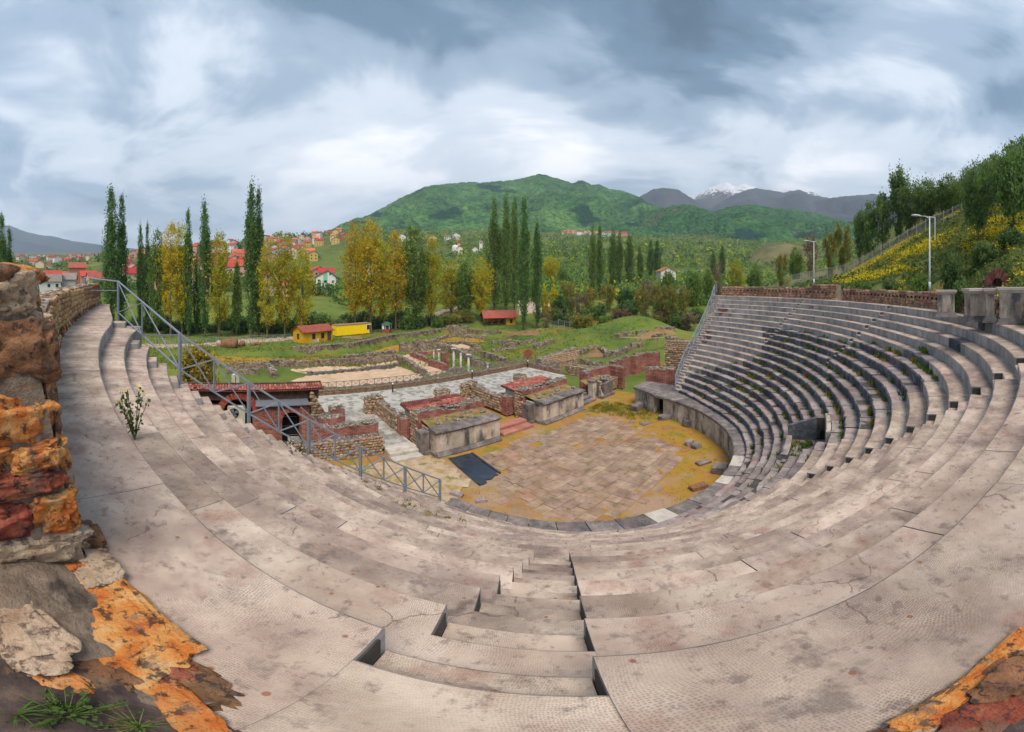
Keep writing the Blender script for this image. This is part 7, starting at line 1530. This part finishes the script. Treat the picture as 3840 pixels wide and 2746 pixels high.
M_kr = plain('kiosk_red', (.28, .065, .04), var=.2); b = MB(); b.box(0, L, 0, L, 0, 1.1); b.ob('base', [M_kr], kio)
for x, y in ((0, 0), (L, 0), (0, L), (L, L)): b = MB(); b.bar((x + (.06 if x == 0 else -.06), y + (.06 if y == 0 else -.06), 1.1), (x + (.06 if x == 0 else -.06), y + (.06 if y == 0 else -.06), 2.35), .12); b.ob('corner_post', [M_wht], kio)
b = MB(); b.box(.1, L - .1, .08, L - .1, 1.1, 2.3); b.ob('glazing', [M_glass], kio); b = MB(); b.box(0, L, .02, .1, 2.1, 2.35); b.box(L / 2 - .05, L / 2 + .05, .0, .1, 1.1, 2.2); b.box(0, L * .3, .01, .1, 1.1, 2.1); b.ob('window_frame', [M_wht], kio)
b = MB(); e = .3; b.add([(-e, -e, 2.35), (L + e, -e, 2.35), (L + e, L + e, 2.35), (-e, L + e, 2.35), (L * .35, L / 2, 3.1), (L * .65, L / 2, 3.1)], [(3, 2, 1, 0), (0, 1, 5, 4), (1, 2, 5), (2, 3, 4, 5), (3, 0, 4)]); b.ob('roof', [plain('green_roof', (.03, .12, .07), rough=.5)], kio)
pa = A(1818, 118); sh = thing('yellow_shelter', 'open yellow shelter with broad maroon roof at the ruins edge', 'shelter', (pa.x, pa.y, z_ter(pa.x, pa.y) - .1), -(1850 - U_0) / F_U + .22)
Ls = 10.2; b = MB(); b.box(7.0, Ls, 0, 5.5, 0, 2.9); b.add([(Ls, 0, 2.9), (Ls, 5.5, 2.9), (Ls, 2.75, 4.4)], [(0, 1, 2)]); b.box(.3, 7, 4.6, 4.8, 0, 2.6); b.ob('wall', [M_yel], sh)
for y0, y1 in ((-1.0, 2.75), (6.3, 2.75)): b = MB(); ribbed_roof(b, -.6, Ls + .5, y0, y1, 2.5, 4.5, .1, 30); b.ob('roof', [M_rrf], sh)
for x in (0, 2.2, 4.4, 6.6): b = MB(); b.bar((x, -.6, 0), (x, -.6, 2.6), .18); b.ob('post', [M_wood], sh)
b = MB(); b.bar((0, -.6, .9), (6.6, -.6, .9), .1); b.bar((0, -.6, .45), (6.6, -.6, .45), .08); b.ob('rail', [M_wood], sh); opening(sh, 8.6, 0, .9, .7, 1.1)
b = MB(); b.box(Ls - .02, Ls + .06, 2.3, 3.0, 1.0, 2.1); b.ob('window', [M_glass], sh); b = MB(); b.box(1, 6, 1.2, 2.2, .7, .8); b.box(1, 6, .6, .9, .42, .5); b.ob('table', [M_wood], sh)
# stone pieces, logs, boulders
def pile(name, label, cat, pts, m, size, lo=True, group=None, h=1.0):
    o = G(*pts[0]); root = thing(name, label, cat, (o.x, o.y, z_ter(o.x, o.y)), group=group)
    for u, v in pts:
        p = G(u, v) - o; k = size * R.uniform(.7, 1.3); put_rock(root, (p.x, p.y, k * .3 * h), (k * R.uniform(1, 1.8), k, k * .7 * h), (R.uniform(-.3, .3), R.uniform(-.3, .3), R.uniform(0, 3)), m, lo=lo)
    return root
rg = random.Random(4)
def frag(label, x0, x1, y0, y1, n):
    o = G(*cb((x0 + x1) / 2, (y0 + y1) / 2)); root = thing('marble_fragments', label, 'stone pile', (o.x, o.y, z_ter(o.x, o.y)))
    for i in range(n):
        t = rg.random(); p = G(*cb(lerp(x0, x1, t), lerp(y0, y1, t) + rg.uniform(-9, 9))) - o; b = MB(); b.cbox(0, 0, 0, rg.uniform(.7, 2.0), rg.uniform(.35, .6), rg.uniform(.3, .5), .06, jit=.06, rng=rg, M=Matrix.Rotation(rg.uniform(-.5, .5), 3, 'Y')); q = b.ob('fragment', [M_col], root); q.location = (p.x, p.y, .25 + rg.random() * .4); q.rotation_euler = (0, 0, rg.uniform(-.6, 1.2))
frag('pile of white marble fragments behind the kiosk, left heap', 462, 594, 100, 72, 15); frag('smaller pile of white marble fragments right of the kiosk heap', 645, 704, 68, 54, 8)
for i, (x, h, w_) in enumerate([(1040, 1.6, .35), (1056, .9, .4), (1066, 1.1, .35), (1078, .6, .5), (1094, .9, .6), (1030, .4, .6)]):
    u, v = ca(x, 196 - i); p = G(u, v); b = MB(); b.cbox(0, 0, h / 2, w_, w_ * .9, h, .06, jit=.05, rng=R); o = b.ob('marble_block', [M_col]); o.location = (p.x, p.y, z_ter(p.x, p.y) - .05); tag(o, ['tallest marble post leaning at the hut front', 'short marble block left of the hut window', 'marble block under the left hut window', 'low marble block before the hut', 'broad marble block right of the others at the hut', 'flat marble block at the hut corner'][i], 'stone', 'marble blocks in front of the hut')
tm = thing('timber_pile', 'pile of old planks lying before the yellow container', 'timber', G(*cb(60, 165)))
for i in range(7): b = MB(); b.bar((0, i * .12, .15 + .06 * i), (5.2 + rg.uniform(-1, .6), i * .1 + .6, .15 + .06 * i), .28, .1); b.ob('plank', [M_plank], tm)
for lb, x0, x1, y, s_, n in [('large red-brown boulder heap on the grass by the road', 458, 512, 228, 1.5, 7), ('grey broken stones left of the red-brown boulders', 405, 445, 222, .9, 5), ('small red-brown boulder heap right of the large one', 552, 592, 220, .9, 4), ('flat heap of reddish rubble nearest the yellow hut', 642, 690, 214, .7, 5)]:
    pile('boulder_heap', lb, 'boulders', [ca(lerp(x0, x1, rg.random()), y + rg.uniform(-5, 2)) for _ in range(n)], M_rd if 'red' in lb and 'grey' not in lb else M_rc, s_, h=1.5)
# ================================================================== wire fences
M_wire = plain('wire_grey', (.34, .38, .38), rough=.5)
def wire_fence(label, pts, h, name='wire_fence', mesh=.55, post=.07):
    P_ = [Vector((q.x, q.y, z_ter(q.x, q.y))) for q in pts]; o = P_[0]; root = thing(name, label, 'fence', o); wr = MB()
    for i, p in enumerate(P_):
        b = MB(); b.bar(p - o - Vector((0, 0, .3)), p - o + Vector((0, 0, h)), post); b.ob('post', [M_wire], root)
        if i + 1 < len(P_):
            q = P_[i + 1]; Z = Vector((0, 0, 1)); b = MB(); b.bar(p - o + Z * h * .98, q - o + Z * h * .98, .045); b.ob('top_rail', [M_wire], root); n = max(1, int((q - p).length / mesh)); k = max(1, int(h / mesh))
            for j in range(n): a, c = p.lerp(q, j / n) - o, p.lerp(q, (j + 1) / n) - o; wr.bar(a, a + Z * h, .022)
            for j in range(k): wr.bar(p - o + Z * (h * (j + .3) / k), q - o + Z * (h * (j + .3) / k), .022)
    stuff(wr.ob('wire_mesh', [M_wire], root)); return root
wire_fence('thin wire fence along the road on the left', [G(*ca(x, y)) for x, y in [(-100, 224), (-30, 223), (35, 222), (105, 224), (180, 226), (250, 224), (320, 223), (388, 216), (455, 213), (520, 211), (588, 206), (655, 201), (720, 196), (783, 191), (848, 190), (905, 189)]], 1.7)
wire_fence('wire fence behind the kiosk and marble fragments', [G(*cb(x, y)) for x, y in [(385, 104), (430, 98), (475, 90), (530, 84), (585, 77), (640, 70), (700, 62), (760, 54), (820, 46), (870, 38), (910, 30)]], 2.0)
wire_fence('pale wire fence on the grass mound, near the pink bush', [A(cc_(x, 0)[0], r_) for x, r_ in [(390, 112), (420, 108), (447, 104), (485, 105), (520, 106), (560, 112), (610, 116), (655, 119), (695, 121), (735, 122), (775, 122), (825, 122)]], 2.3)
wire_fence('long pale wire fence behind the grass mound', [A(cc_(x, 0)[0], r_) for x, r_ in [(830, 122), (868, 121), (910, 120), (955, 119), (1003, 118), (1052, 117), (1100, 116), (1150, 115), (1200, 114), (1245, 113), (1292, 112), (1340, 111)]], 2.5)
# meadow grass tufts around the ruins: one mass
rg = random.Random(77); gm = MB()
for i in range(16000):
    u = rg.uniform(480, 2640); v = 1190 + 190 * rg.random() ** 1.2; p = G(u, v)
    if p.length > 125 or to_st(p.x, p.y)[1] < 19.6: continue
    if not -.1 < mnoise.noise(Vector((p.x * .06, p.y * .06, 9))) + rg.uniform(-.3, .6): continue
    leaves(gm, (p.x, p.y, z_ter(p.x, p.y) + .1), 3, .28, .09, .34, rg, rg.choice((0, 0, 1, 2)), 1.0)
stuff(gm.ob('meadow_grass', [F_grn, M_grass, M_grassy]), 'uneven grass tufts on the meadow around the ruins', 'grass')
# ================================================================== village
W_COL = [plain('house_white', (.66, .64, .60)), plain('house_cream', (.58, .48, .34)), plain('house_pink', (.50, .30, .24)), plain('house_grey', (.42, .41, .40)), plain('house_brick', (.38, .15, .09)), plain('house_yellow', (.58, .42, .14))]
R_COL = [mat('red_roof', [(.34, .05, .035), (.46, .08, .055)], scale=1.0, bump=.4, bscale=3, piece=.2), mat('brown_red_roof', [(.22, .06, .04), (.33, .10, .07)], scale=1.0, bump=.4, bscale=3, piece=.2), mat('orange_roof', [(.45, .14, .05), (.55, .2, .08)], scale=1.0, bump=.4, bscale=3, piece=.2), mat('grey_roof', [(.16, .14, .13), (.26, .23, .21)], scale=1.0, bump=.4, bscale=3, piece=.2)]
HMESH = {}
def house_meshes(w_, d_, h, rh, wc, rc, side):
    key = (round(w_, 1), round(d_, 1), round(h, 1), round(rh, 1), wc, rc, side)
    if key in HMESH: return HMESH[key]
    b = MB(); b.box(-w_ / 2, w_ / 2, -d_ / 2, d_ / 2, -3, h)
    r_ = MB(); e = .5
    if side:    # ridge along x: eaves to the viewer
        b.add([(-w_ / 2, -d_ / 2, h), (-w_ / 2, d_ / 2, h), (-w_ / 2, 0, h + rh)], [(0, 2, 1)]); b.add([(w_ / 2, -d_ / 2, h), (w_ / 2, d_ / 2, h), (w_ / 2, 0, h + rh)], [(0, 1, 2)])
        for y in (-1, 1):
            y0, y1 = y * (d_ / 2 + e), 0; z0, z1 = h - e * rh / (d_ / 2), h + rh; p = [(-w_ / 2 - e, y0, z0), (w_ / 2 + e, y0, z0), (w_ / 2 + e, y1, z1), (-w_ / 2 - e, y1, z1)]; p = p if y < 0 else p[::-1]; r_.hexa([(x, yy, z + .02) for x, yy, z in p] + [(x, yy, z + .25) for x, yy, z in p])
    else:
        b.add([(-w_ / 2, -d_ / 2, h), (w_ / 2, -d_ / 2, h), (0, -d_ / 2, h + rh)], [(0, 1, 2)]); b.add([(-w_ / 2, d_ / 2, h), (w_ / 2, d_ / 2, h), (0, d_ / 2, h + rh)], [(0, 2, 1)])
        for x in (-1, 1):
            x0, x1 = x * (w_ / 2 + e), 0; z0, z1 = h - e * rh / (w_ / 2), h + rh; p = [(x0, -d_ / 2 - e, z0), (x1, -d_ / 2 - e, z1), (x1, d_ / 2 + e, z1), (x0, d_ / 2 + e, z0)]; p = p if x < 0 else p[::-1]; r_.hexa([(q[0], q[1], q[2] + .02) for q in p] + [(q[0], q[1], q[2] + .25) for q in p])
    HMESH[key] = (b.me('wall', [W_COL[wc]]), r_.me('roof', [R_COL[rc]])); return HMESH[key]
wm = MB(); wm.box(-.5, .5, -.12, .0, 0, 1); WIN = wm.me('window', [M_glass]); wm = MB(); wm.box(-.5, .5, -.14, .02, -.09, 0); SILL = wm.me('sill', [M_wht]); cm = MB(); cm.box(-.35, .35, -.35, .35, 0, 1.6); CHIM = cm.me('chimney', [W_COL[4]])
def house(label, u, r_, wm_, hm, wc, rc, side, turn=0.0, name='house', group=None, windows=True, dm=None):
    p = onground(u, r_); root = thing(name, label, 'house', (p.x, p.y, p.z - .1), -(u - U_0) / F_U + turn, group); dm = dm or wm_ * R.uniform(.8, 1.1); rh = wm_ * .24 if not side else dm * .3
    a, b = house_meshes(wm_, dm, hm, rh, wc, rc, side); link('wall', a, root); rf = link('roof', b, root); link('chimney', CHIM, rf, (wm_ * .2, dm * .12, hm + rh * .45))
    if windows:
        fl_ = max(1, int(hm / 2.8)); nx = max(2, int(wm_ / 3.2))
        for f in range(fl_):
            for i in range(nx):
                if R.random() < .12: continue
                w_ = link('window', WIN, root, (-wm_ / 2 + wm_ * (i + .5) / nx, -dm / 2 + .02, .9 + f * 2.8), None, (1.1, 1, 1.3)); link('sill', SILL, w_)
        for f in range(fl_): link('window', WIN, root, (wm_ / 2 - .02, 0, .9 + f * 2.8), (0, 0, math.pi / 2), (1.1, 1, 1.3))
    return root
# near houses on the left (direction u, distance, width, height)
for i, a in enumerate([('white house with red roof left of the red twin roofs', 66, 178, 6.8, 3.6, 0, 0, True, .2), ('long red roofed house in front of the white gable', 108, 172, 7.8, 3.0, 0, 0, True, -.2), ('white gabled house with bright walls above the rubble wall', 160, 178, 6.4, 6.2, 0, 0, False, .1), ('white house with broad red roof right of the white gable', 197, 174, 7.8, 5.0, 0, 0, True, 0), ('long low white building behind the left wall', 168, 160, 13.5, 3.2, 0, 3, True, 0), ('small red roofed house behind the grey sheds', 238, 205, 7.5, 4.0, 0, 0, True, .1), ('tall purple-brown block with flat eaves', 290, 200, 8.6, 8.2, 4, 1, True, 0), ('grey roofed shed right of the white houses', 250, 178, 9, 3.6, 3, 3, True, -.1), ('white house with grey roof just above the left wall', 122, 120, 6.0, 4.4, 0, 3, False, .3), ('low grey barn beside the parked truck', 225, 132, 7, 2.6, 3, 3, True, .1), ('pink house beside the broad poplar', 330, 195, 8, 4.4, 2, 0, True, .1), ('cream house left of the broad poplar', 362, 185, 9, 4.0, 1, 1, True, .2), ('red roofed house right of the broad poplar, nearest', 495, 190, 9, 6.4, 1, 0, True, .2), ('white house with red roof right of the broad poplar', 490, 250, 9, 5.5, 0, 0, False, .2), ('pink house behind the slim poplars', 585, 185, 8.5, 5.6, 2, 1, True, -.1), ('brown roofed house left of the orange willow', 560, 260, 9.5, 6.0, 1, 1, True, .1), ('red roofed house behind the orange willow', 625, 235, 10, 6, 4, 0, True, 0), ('bright red roofed white house behind the bare-trunked poplar', 748, 182, 8.5, 6.0, 0, 0, False, .4), ('white gabled house low behind the yellow willows', 735, 165, 7.5, 6.6, 0, 0, False, -.2), ('red roofed house behind the tallest poplar', 1000, 178, 9.5, 8.2, 0, 0, False, .5), ('orange house low behind the yellow willow', 1065, 175, 7, 4.5, 5, 2, True, 0), ('red roofed house behind the green striped house', 1192, 228, 9.0, 6.4, 2, 0, False, .3), ('second red roof behind the green striped house', 1222, 222, 9.0, 6.0, 0, 0, True, .1), ('orange brick house among the orange willows', 1445, 330, 10.5, 8.5, 4, 2, False, .1), ('white house half hidden by orange willows', 1378, 240, 8, 7, 0, 3, False, 0), ('white house with red front on the right meadow', 2496, 215, 9, 8.0, 0, 2, False, .35), ('grey roofed cabin below the white and red house', 2560, 165, 8, 3.0, 3, 3, False, .3), ('small orange cabin right of the grey roof', 2590, 180, 4.2, 4.0, 5, 3, True, 0), ('white villa on the slope under the mountain, left', 1507, 640, 13, 6.5, 0, 2, False, 0), ('cream villa on the slope under the mountain', 1541, 650, 14, 6.5, 1, 0, False, .2), ('orange villa near the conifer on the slope', 1623, 700, 16, 8, 5, 2, False, .1), ('small white house right of the orange villa', 1677, 690, 11, 6, 0, 3, True, .1), ('white gabled house at the right of the slope villas', 1711, 690, 15, 7.5, 0, 0, False, -.1), ('long cream shed below the slope villas', 1597, 560, 16, 3.5, 1, 1, True, .1)]):
    house(*a, dm=min(9, a[3]))
WN = ['white', 'cream', 'pink', 'grey', 'brick', 'yellow']; RN = ['red', 'brown-red', 'orange', 'grey']
rg = random.Random(19)
for row in range(12):
    cnt = 0
    for k in range(16):
        u = 455 + k * 58 + rg.uniform(-20, 20) + (row % 2) * 25; r_ = 250 * (2.55 ** (row / 11)) * rg.uniform(.96, 1.04)
        top = table(u, [(440, 430), (600, 560), (900, 640), (1300, 680)])
        if u > 1330 or r_ > top or (u < 700 and rg.random() < .25) or (u > 1010 and r_ < 330) or (u > 1180 and r_ < 470): continue
        wc = rg.choice((0, 0, 1, 1, 2, 3, 4, 5)); rc = rg.choice((0, 0, 0, 1, 1, 2)); wd = rg.choice((8, 9, 10, 11.0)); sd = rg.random() < .55
        house('%s house with %s roof, %s from left in the %s village row uphill' % (WN[wc], RN[rc], ORD(cnt + 1), ORD(row + 1)), u, r_, wd, rg.choice((5.6, 6.4, 8.0)), wc, rc, sd, rg.uniform(-.6, .6), group='houses of the hill village', dm=8.5); cnt += 1
for i in range(34):
    u = 2110 + 250 * (i + rg.random() * .8) / 34; r_ = rg.uniform(1080, 1230) + (u - 2110) * -.5
    wc, rc = rg.choice((0, 1, 2)), rg.choice((0, 1, 2)); house('tiny %s house with %s roof, %s from left in the mountain village' % (WN[wc], RN[rc], ORD(i + 1)), u, r_, rg.choice((12, 14, 16)), rg.choice((7, 9)), wc, rc, rg.random() < .5, rg.uniform(-.5, .5), group='houses of the far mountain village', windows=False, dm=12)
for i in range(70):
    u = -20 + 440 * (i + rg.random() * .8) / 70; r_ = rg.choice((1, 1, 2)) * rg.uniform(420, 1500)
    wc, rc = rg.choice((0, 1, 2)), rg.choice((0, 1, 1)); house('tiny %s house with %s roof, %s from left on the far plain' % (WN[wc], RN[rc], ORD(i + 1)), u, r_, rg.choice((10, 13)), rg.choice((6, 8)), wc, rc, rg.random() < .5, rg.uniform(-.5, .5), group='houses on the far plain', windows=False, dm=10)
# green striped house
p = onground(1222, 196); gh = thing('striped_house', 'white house with green gable stripe and green roof edge', 'house', (p.x, p.y, p.z - .2), -(1222 - U_0) / F_U - .1)
M_grs = plain('mint_paint', (.18, .50, .28)); M_gro = plain('dark_green_metal', (.02, .14, .08))
b = MB(); b.box(-5.2, 5.2, 0, 9, -3, 6.6); b.add([(-5.2, 0, 6.6), (5.2, 0, 6.6), (1.0, 0, 9.6)], [(0, 1, 2)]); b.add([(-5.2, 9, 6.6), (5.2, 9, 6.6), (1.0, 9, 9.6)], [(0, 2, 1)]); b.ob('wall', [W_COL[0]], gh)
b = MB(); b.add([(-1.4, -.03, 2.6), (.9, -.03, 2.6), (.9, -.03, 9.5), (-1.4, -.03, 7.9)], [(0, 1, 2, 3)]); b.ob('painted_stripe', [M_grs], gh)
for x0, z0, x1, z1 in ((-5.9, 6.3, 1.0, 9.75), (1.0, 9.75, 5.9, 6.3)): b = MB(); b.hexa([(x0, -.5, z0), (x1, -.5, z1), (x1, 9.5, z1), (x0, 9.5, z0), (x0, -.5, z0 + .3), (x1, -.5, z1 + .3), (x1, 9.5, z1 + .3), (x0, 9.5, z0 + .3)]); b.ob('roof', [M_gro], gh)
for x, z, s_ in ((-3.7, 4.2, 1.2), (-.2, 3.7, 1.3), (3.7, 3.8, 1.1), (2.2, 7.6, .8)): w_ = link('window', WIN, gh, (x, -.04, z), None, (s_, 1, s_)); link('sill', SILL, w_)
b = MB(); b.box(-5, .2, -2.6, 0, -3, 1.7); b.ob('brick_annex', [W_COL[4]], gh); b = MB(); b.hexa([(-5.3, -2.9, 1.7), (.3, -2.9, 1.7), (.3, .0, 2.6), (-5.3, .0, 2.6), (-5.3, -2.9, 1.9), (.3, -2.9, 1.9), (.3, .0, 2.8), (-5.3, .0, 2.8)]); b.ob('annex_roof', [M_wht], gh)
b = MB(); b.hexa([(.3, -2.4, 1.8), (3.2, -2.4, 1.8), (3.2, 0, 2.7), (.3, 0, 2.7), (.3, -2.4, 1.95), (3.2, -2.4, 1.95), (3.2, 0, 2.85), (.3, 0, 2.85)]); b.ob('porch_roof', [M_gro], gh)
# church and chapel
p = onground(1796, 470); ch = thing('church', 'white church with tall bell tower and red roof on the slope', 'church', (p.x, p.y, p.z), .1)
a, b_ = house_meshes(8.5, 11, 8.5, 3.2, 0, 0, False); q = link('wall', a, ch, (-4.5, 0, 0)); link('roof', b_, ch, (-4.5, 0, 0))
b = MB(); b.box(.6, 4.4, -2, 2, -3, 15.5); b.ob('tower', [W_COL[0]], ch); b = MB(); b.add([(.2, -2.4, 18.2), (4.8, -2.4, 18.2), (4.8, 2.4, 18.2), (.2, 2.4, 18.2), (2.5, 0, 20.6)], [(0, 1, 4), (1, 2, 4), (2, 3, 4), (3, 0, 4), (3, 2, 1, 0)]); b.ob('spire', [R_COL[3]], ch)
for x in (.9, 4.1):
    for y in (-1.7, 1.7): b = MB(); b.bar((x, y, 15.5), (x, y, 18.2), .6); b.ob('belfry_pillar', [W_COL[0]], ch)
b = MB(); b.box(.5, 4.5, -2.1, 2.1, 17.6, 18.2); b.ob('belfry_lintel', [W_COL[0]], ch)
for z in (4, 9): link('window', WIN, ch, (2.5, -2.02, z), None, (1, 1, 1.8))
p = onground(1716, 480); cp = thing('chapel', 'small chapel with red dome and arched white walls on the slope', 'chapel', (p.x, p.y, p.z), .2)
a, b_ = house_meshes(8, 9, 7, 2.6, 0, 0, False); link('wall', a, cp, (3, 0, 0)); link('roof', b_, cp, (3, 0, 0)); b = MB(); b.lathe([(4.4, -3), (4.4, 8.5), (3.8, 10.2), (2.0, 11.4), (.1, 11.8)], (-3.0, 0, 0), 16); b.ob('apse', [W_COL[0]], cp); b = MB(); b.lathe([(2.0, 10.5), (2.0, 13.4)], (1.5, 0, 0), 12); b.ob('drum', [W_COL[1]], cp); b = MB(); b.lathe([(2.3, 13.4), (1.9, 14.8), (1.0, 15.7), (.1, 16.2)], (1.5, 0, 0), 12); b.ob('dome', [R_COL[0]], cp)
# parked truck behind the left wall
p = onground(258, 136); tk = thing('parked_truck', 'yellow and red truck parked behind the left wall', 'truck', (p.x, p.y, p.z + .3), .9)
b = MB(); b.cbox(0, 0, 2.0, 6.2, 2.3, 2.6, .1); b.ob('cargo_box', [M_can], tk); b = MB(); b.cbox(-4.2, 0, 1.6, 1.9, 2.2, 2.3, .25); cab = b.ob('cab', [plain('truck_red', (.5, .04, .03), rough=.4)], tk); b = MB(); b.box(-5.2, -5.12, -.9, .9, 1.7, 2.5); b.ob('windscreen', [M_glass], cab)
for x in (-4.2, -1.5, 1.8):
    for y in (-1.1, 1.1): b = MB(); b.tube([(x, y - .15, .5), (x, y + .15, .5)], .5, 14); b.ob('wheel', [M_blk], tk)
# cow on the meadow
p = onground(586, 127); cow = bpy.data.meshes.new('grazing_horse'); import bmesh
SK = [((0, 0, 1.05), .30), ((.55, 0, 1.1), .30), ((.85, 0, 1.3), .19), ((1.2, 0, 1.05), .14), ((1.4, 0, .65), .12), ((1.5, 0, .35), .08), ((-.6, 0, 1.1), .29), ((-.85, 0, 1.05), .10), ((-.95, 0, .6), .06)]; ED = [(0, 1), (1, 2), (2, 3), (3, 4), (4, 5), (0, 6), (6, 7), (7, 8)]
for x, y in ((.6, .17), (.5, -.17), (-.6, .17), (-.7, -.17)):
    b0 = len(SK); SK += [((x, y, .75), .13), ((x + .04, y, .42), .07), ((x, y, .04), .06)]; ED += [(1 if x > 0 else 6, b0), (b0, b0 + 1), (b0 + 1, b0 + 2)]
cow.from_pydata([q[0] for q in SK], ED, []); co = link('grazing_horse', cow, None, (p.x, p.y, p.z), .3); co.modifiers.new('skin', 'SKIN')
for i_, q in enumerate(cow.skin_vertices[0].data if cow.skin_vertices else []): q.radius = (SK[i_][1],) * 2
co.modifiers.new('smooth', 'SUBSURF').levels = 1; cow.materials.append(plain('dark_hide', (.02, .016, .014))); tag(co, 'dark horse grazing on the meadow behind the left railing', 'horse')
# ================================================================== plants growing on the tiers
def sprig(name, label, p, h, n, spread, fol, flower=None, leaf=.05, seed=0):
    rg = random.Random(seed); root = thing(name, label, 'plant', p); st_ = MB(); lf = MB(); fw = MB()
    for i in range(n):
        a = rg.uniform(0, 6.28); l_ = h * rg.uniform(.6, 1.0); q = rg.uniform(.2, 1) * spread; tip = Vector((math.cos(a) * q, math.sin(a) * q, l_)); mid = tip * .5 + Vector((0, 0, l_ * .12))
        st_.tube([(0, 0, 0), mid, tip], [.0012 + h * .008, .001 + h * .006, .001 + h * .002], 4, cap=False)
        for k in range(int(l_ / leaf * 1.6)):
            t = rg.uniform(.12, 1); c = (Vector((0, 0, 0)).lerp(mid, t * 2) if t < .5 else mid.lerp(tip, t * 2 - 1)); leaves(lf, c, 1, leaf * .4, leaf * .3, leaf * 1.3, rg, 0, .6)
        if flower: leaves(fw, tip, 6, leaf * .7, leaf * .5, leaf * .7, rg, 0, 1)
    st_.ob('stem', [F_oli], root); lf.ob('leaves', [fol], root)
    if flower: stuff(fw.ob('flowers', [flower], root))
    return root
F_weed = foliage('weed_leaves', [(.03, .07, .02), (.06, .12, .03), (.10, .16, .04)])
F_gry = foliage('grey_green_leaves', [(.04, .075, .045), (.075, .11, .07), (.11, .15, .09)])
sprig('flowering_weed', 'tall flowering weed growing at the riser on the left tiers', G(505, 1650, z_row(2)), .95, 9, .32, F_weed, F_flw, .05, 3)
sprig('rosemary_like_shrub', 'grey-green spiky shrub on the left tiers below the railing', G(1108, 1765, z_row(12)), 1.25, 26, .75, F_gry, None, .07, 4)
sprig('single_weed_stalk', 'single leafy stalk at the foot of the left rubble wall', G(196, 1560, 11.96), .62, 2, .12, F_weed, None, .05, 5)
sprig('small_weed', 'small tuft of dark stalks low on the left tiers', G(1470, 1878, z_row(17)), .55, 9, .22, F_gry, None, .06, 6)
sprig('small_weed', 'bushy little weed on the left tiers beside a crack', G(1330, 1862, z_row(14)), .35, 10, .35, F_weed, F_flw, .06, 7)
sprig('ground_weed', 'low leafy weed on the dark footing at the bottom left corner', G(250, 2690, 12.02), .12, 40, .17, F_weed, None, .02, 8)
sprig('ground_weed', 'creeping weed on the dark footing right of the corner plant', G(520, 2725, 12.02), .04, 30, .20, F_weed, None, .014, 9)
gb = MB(); rg = random.Random(3); base = G(60, 2700, 12.02)
for i in range(9):
    a = rg.uniform(-1, 2.2); l_ = rg.uniform(.16, .30); w_ = .009; d = Vector((math.cos(a), math.sin(a), 0)); n = Vector((-d.y, d.x, 0)); pts = [base + d * (l_ * .5 * t * t) + Vector((0, 0, l_ * (t - .45 * t * t * t))) for t in (0, .25, .5, .75, 1)]
    gb.add([p + n * w_ * s_ * (1 - k / 4.2) for k, p in enumerate(pts) for s_ in (-1, 1)], [(k * 2, k * 2 + 1, k * 2 + 3, k * 2 + 2) for k in range(4)])
tag(gb.ob('grass_clump', [F_weed]), 'broad green grass blades in the bottom left corner', 'grass')
wd = MB(); rg = random.Random(31)
for i in range(1000):
    k = rg.randint(5, 20); d = DARK.get(k)
    if not d: continue
    a, b_ = d[-1]; th = rg.uniform(a, b_)
    if mnoise.noise(Vector((th * .25, k * .7, 2))) < -.05 or (VOM[2] <= k <= VOM[3] and VOM[0] < th < VOM[1]): continue
    r_ = r_row(k - 1, th) - .05; x, y, _ = TP(r_, th, 0); tuft(wd, x, y, z_row(k) - .02, .24, rg.uniform(.12, .36), 14, rg, 0 if rg.random() < .7 else 1)
for i in range(90):
    k = rg.choice((12, 13, 13, 14)); th = rg.uniform(-19, -6); x, y, _ = TP(r_row(k, th) + .03, th, 0)
    if mnoise.noise(Vector((th, k, 5))) > .05: tuft(wd, x, y, z_row(k) - .02, .12, rg.uniform(.05, .14), 10, rg, 1 if rg.random() < .6 else 0)
for i in range(60): th = rg.uniform(VOM[0] + .5, VOM[1] - .5); x, y, _ = TP(r_row(15, th) + rg.uniform(-.2, 1.2), th, 0); tuft(wd, x, y, z_row(15) - .4, .25, rg.uniform(.1, .25), 14, rg, 0)
stuff(wd.ob('tier_weeds', [M_grass, M_grassy]), 'weeds and grass growing in the joints of the dark stone tiers', 'weeds')
# ================================================================== air
def haze(density):
    mb = MB(); mb.box(-9600, 9600, -400, 9800, -6.0, 2150.0); m = bpy.data.materials.new('haze_air'); m.use_nodes = True; nt = m.node_tree; nt.nodes.clear()
    out = nt.nodes.new('ShaderNodeOutputMaterial'); v = nt.nodes.new('ShaderNodeVolumePrincipled'); v.inputs['Color'].default_value = (0.64, 0.82, 1.0, 1); v.inputs['Density'].default_value = density; v.inputs['Anisotropy'].default_value = 0.0
    nt.links.new(v.outputs[0], out.inputs['Volume']); o = mb.ob('haze', [m]); o['kind'] = 'stuff'; o['label'] = 'thin blue haze in the air towards the mountains'; o['category'] = 'haze'
haze(0.00010)
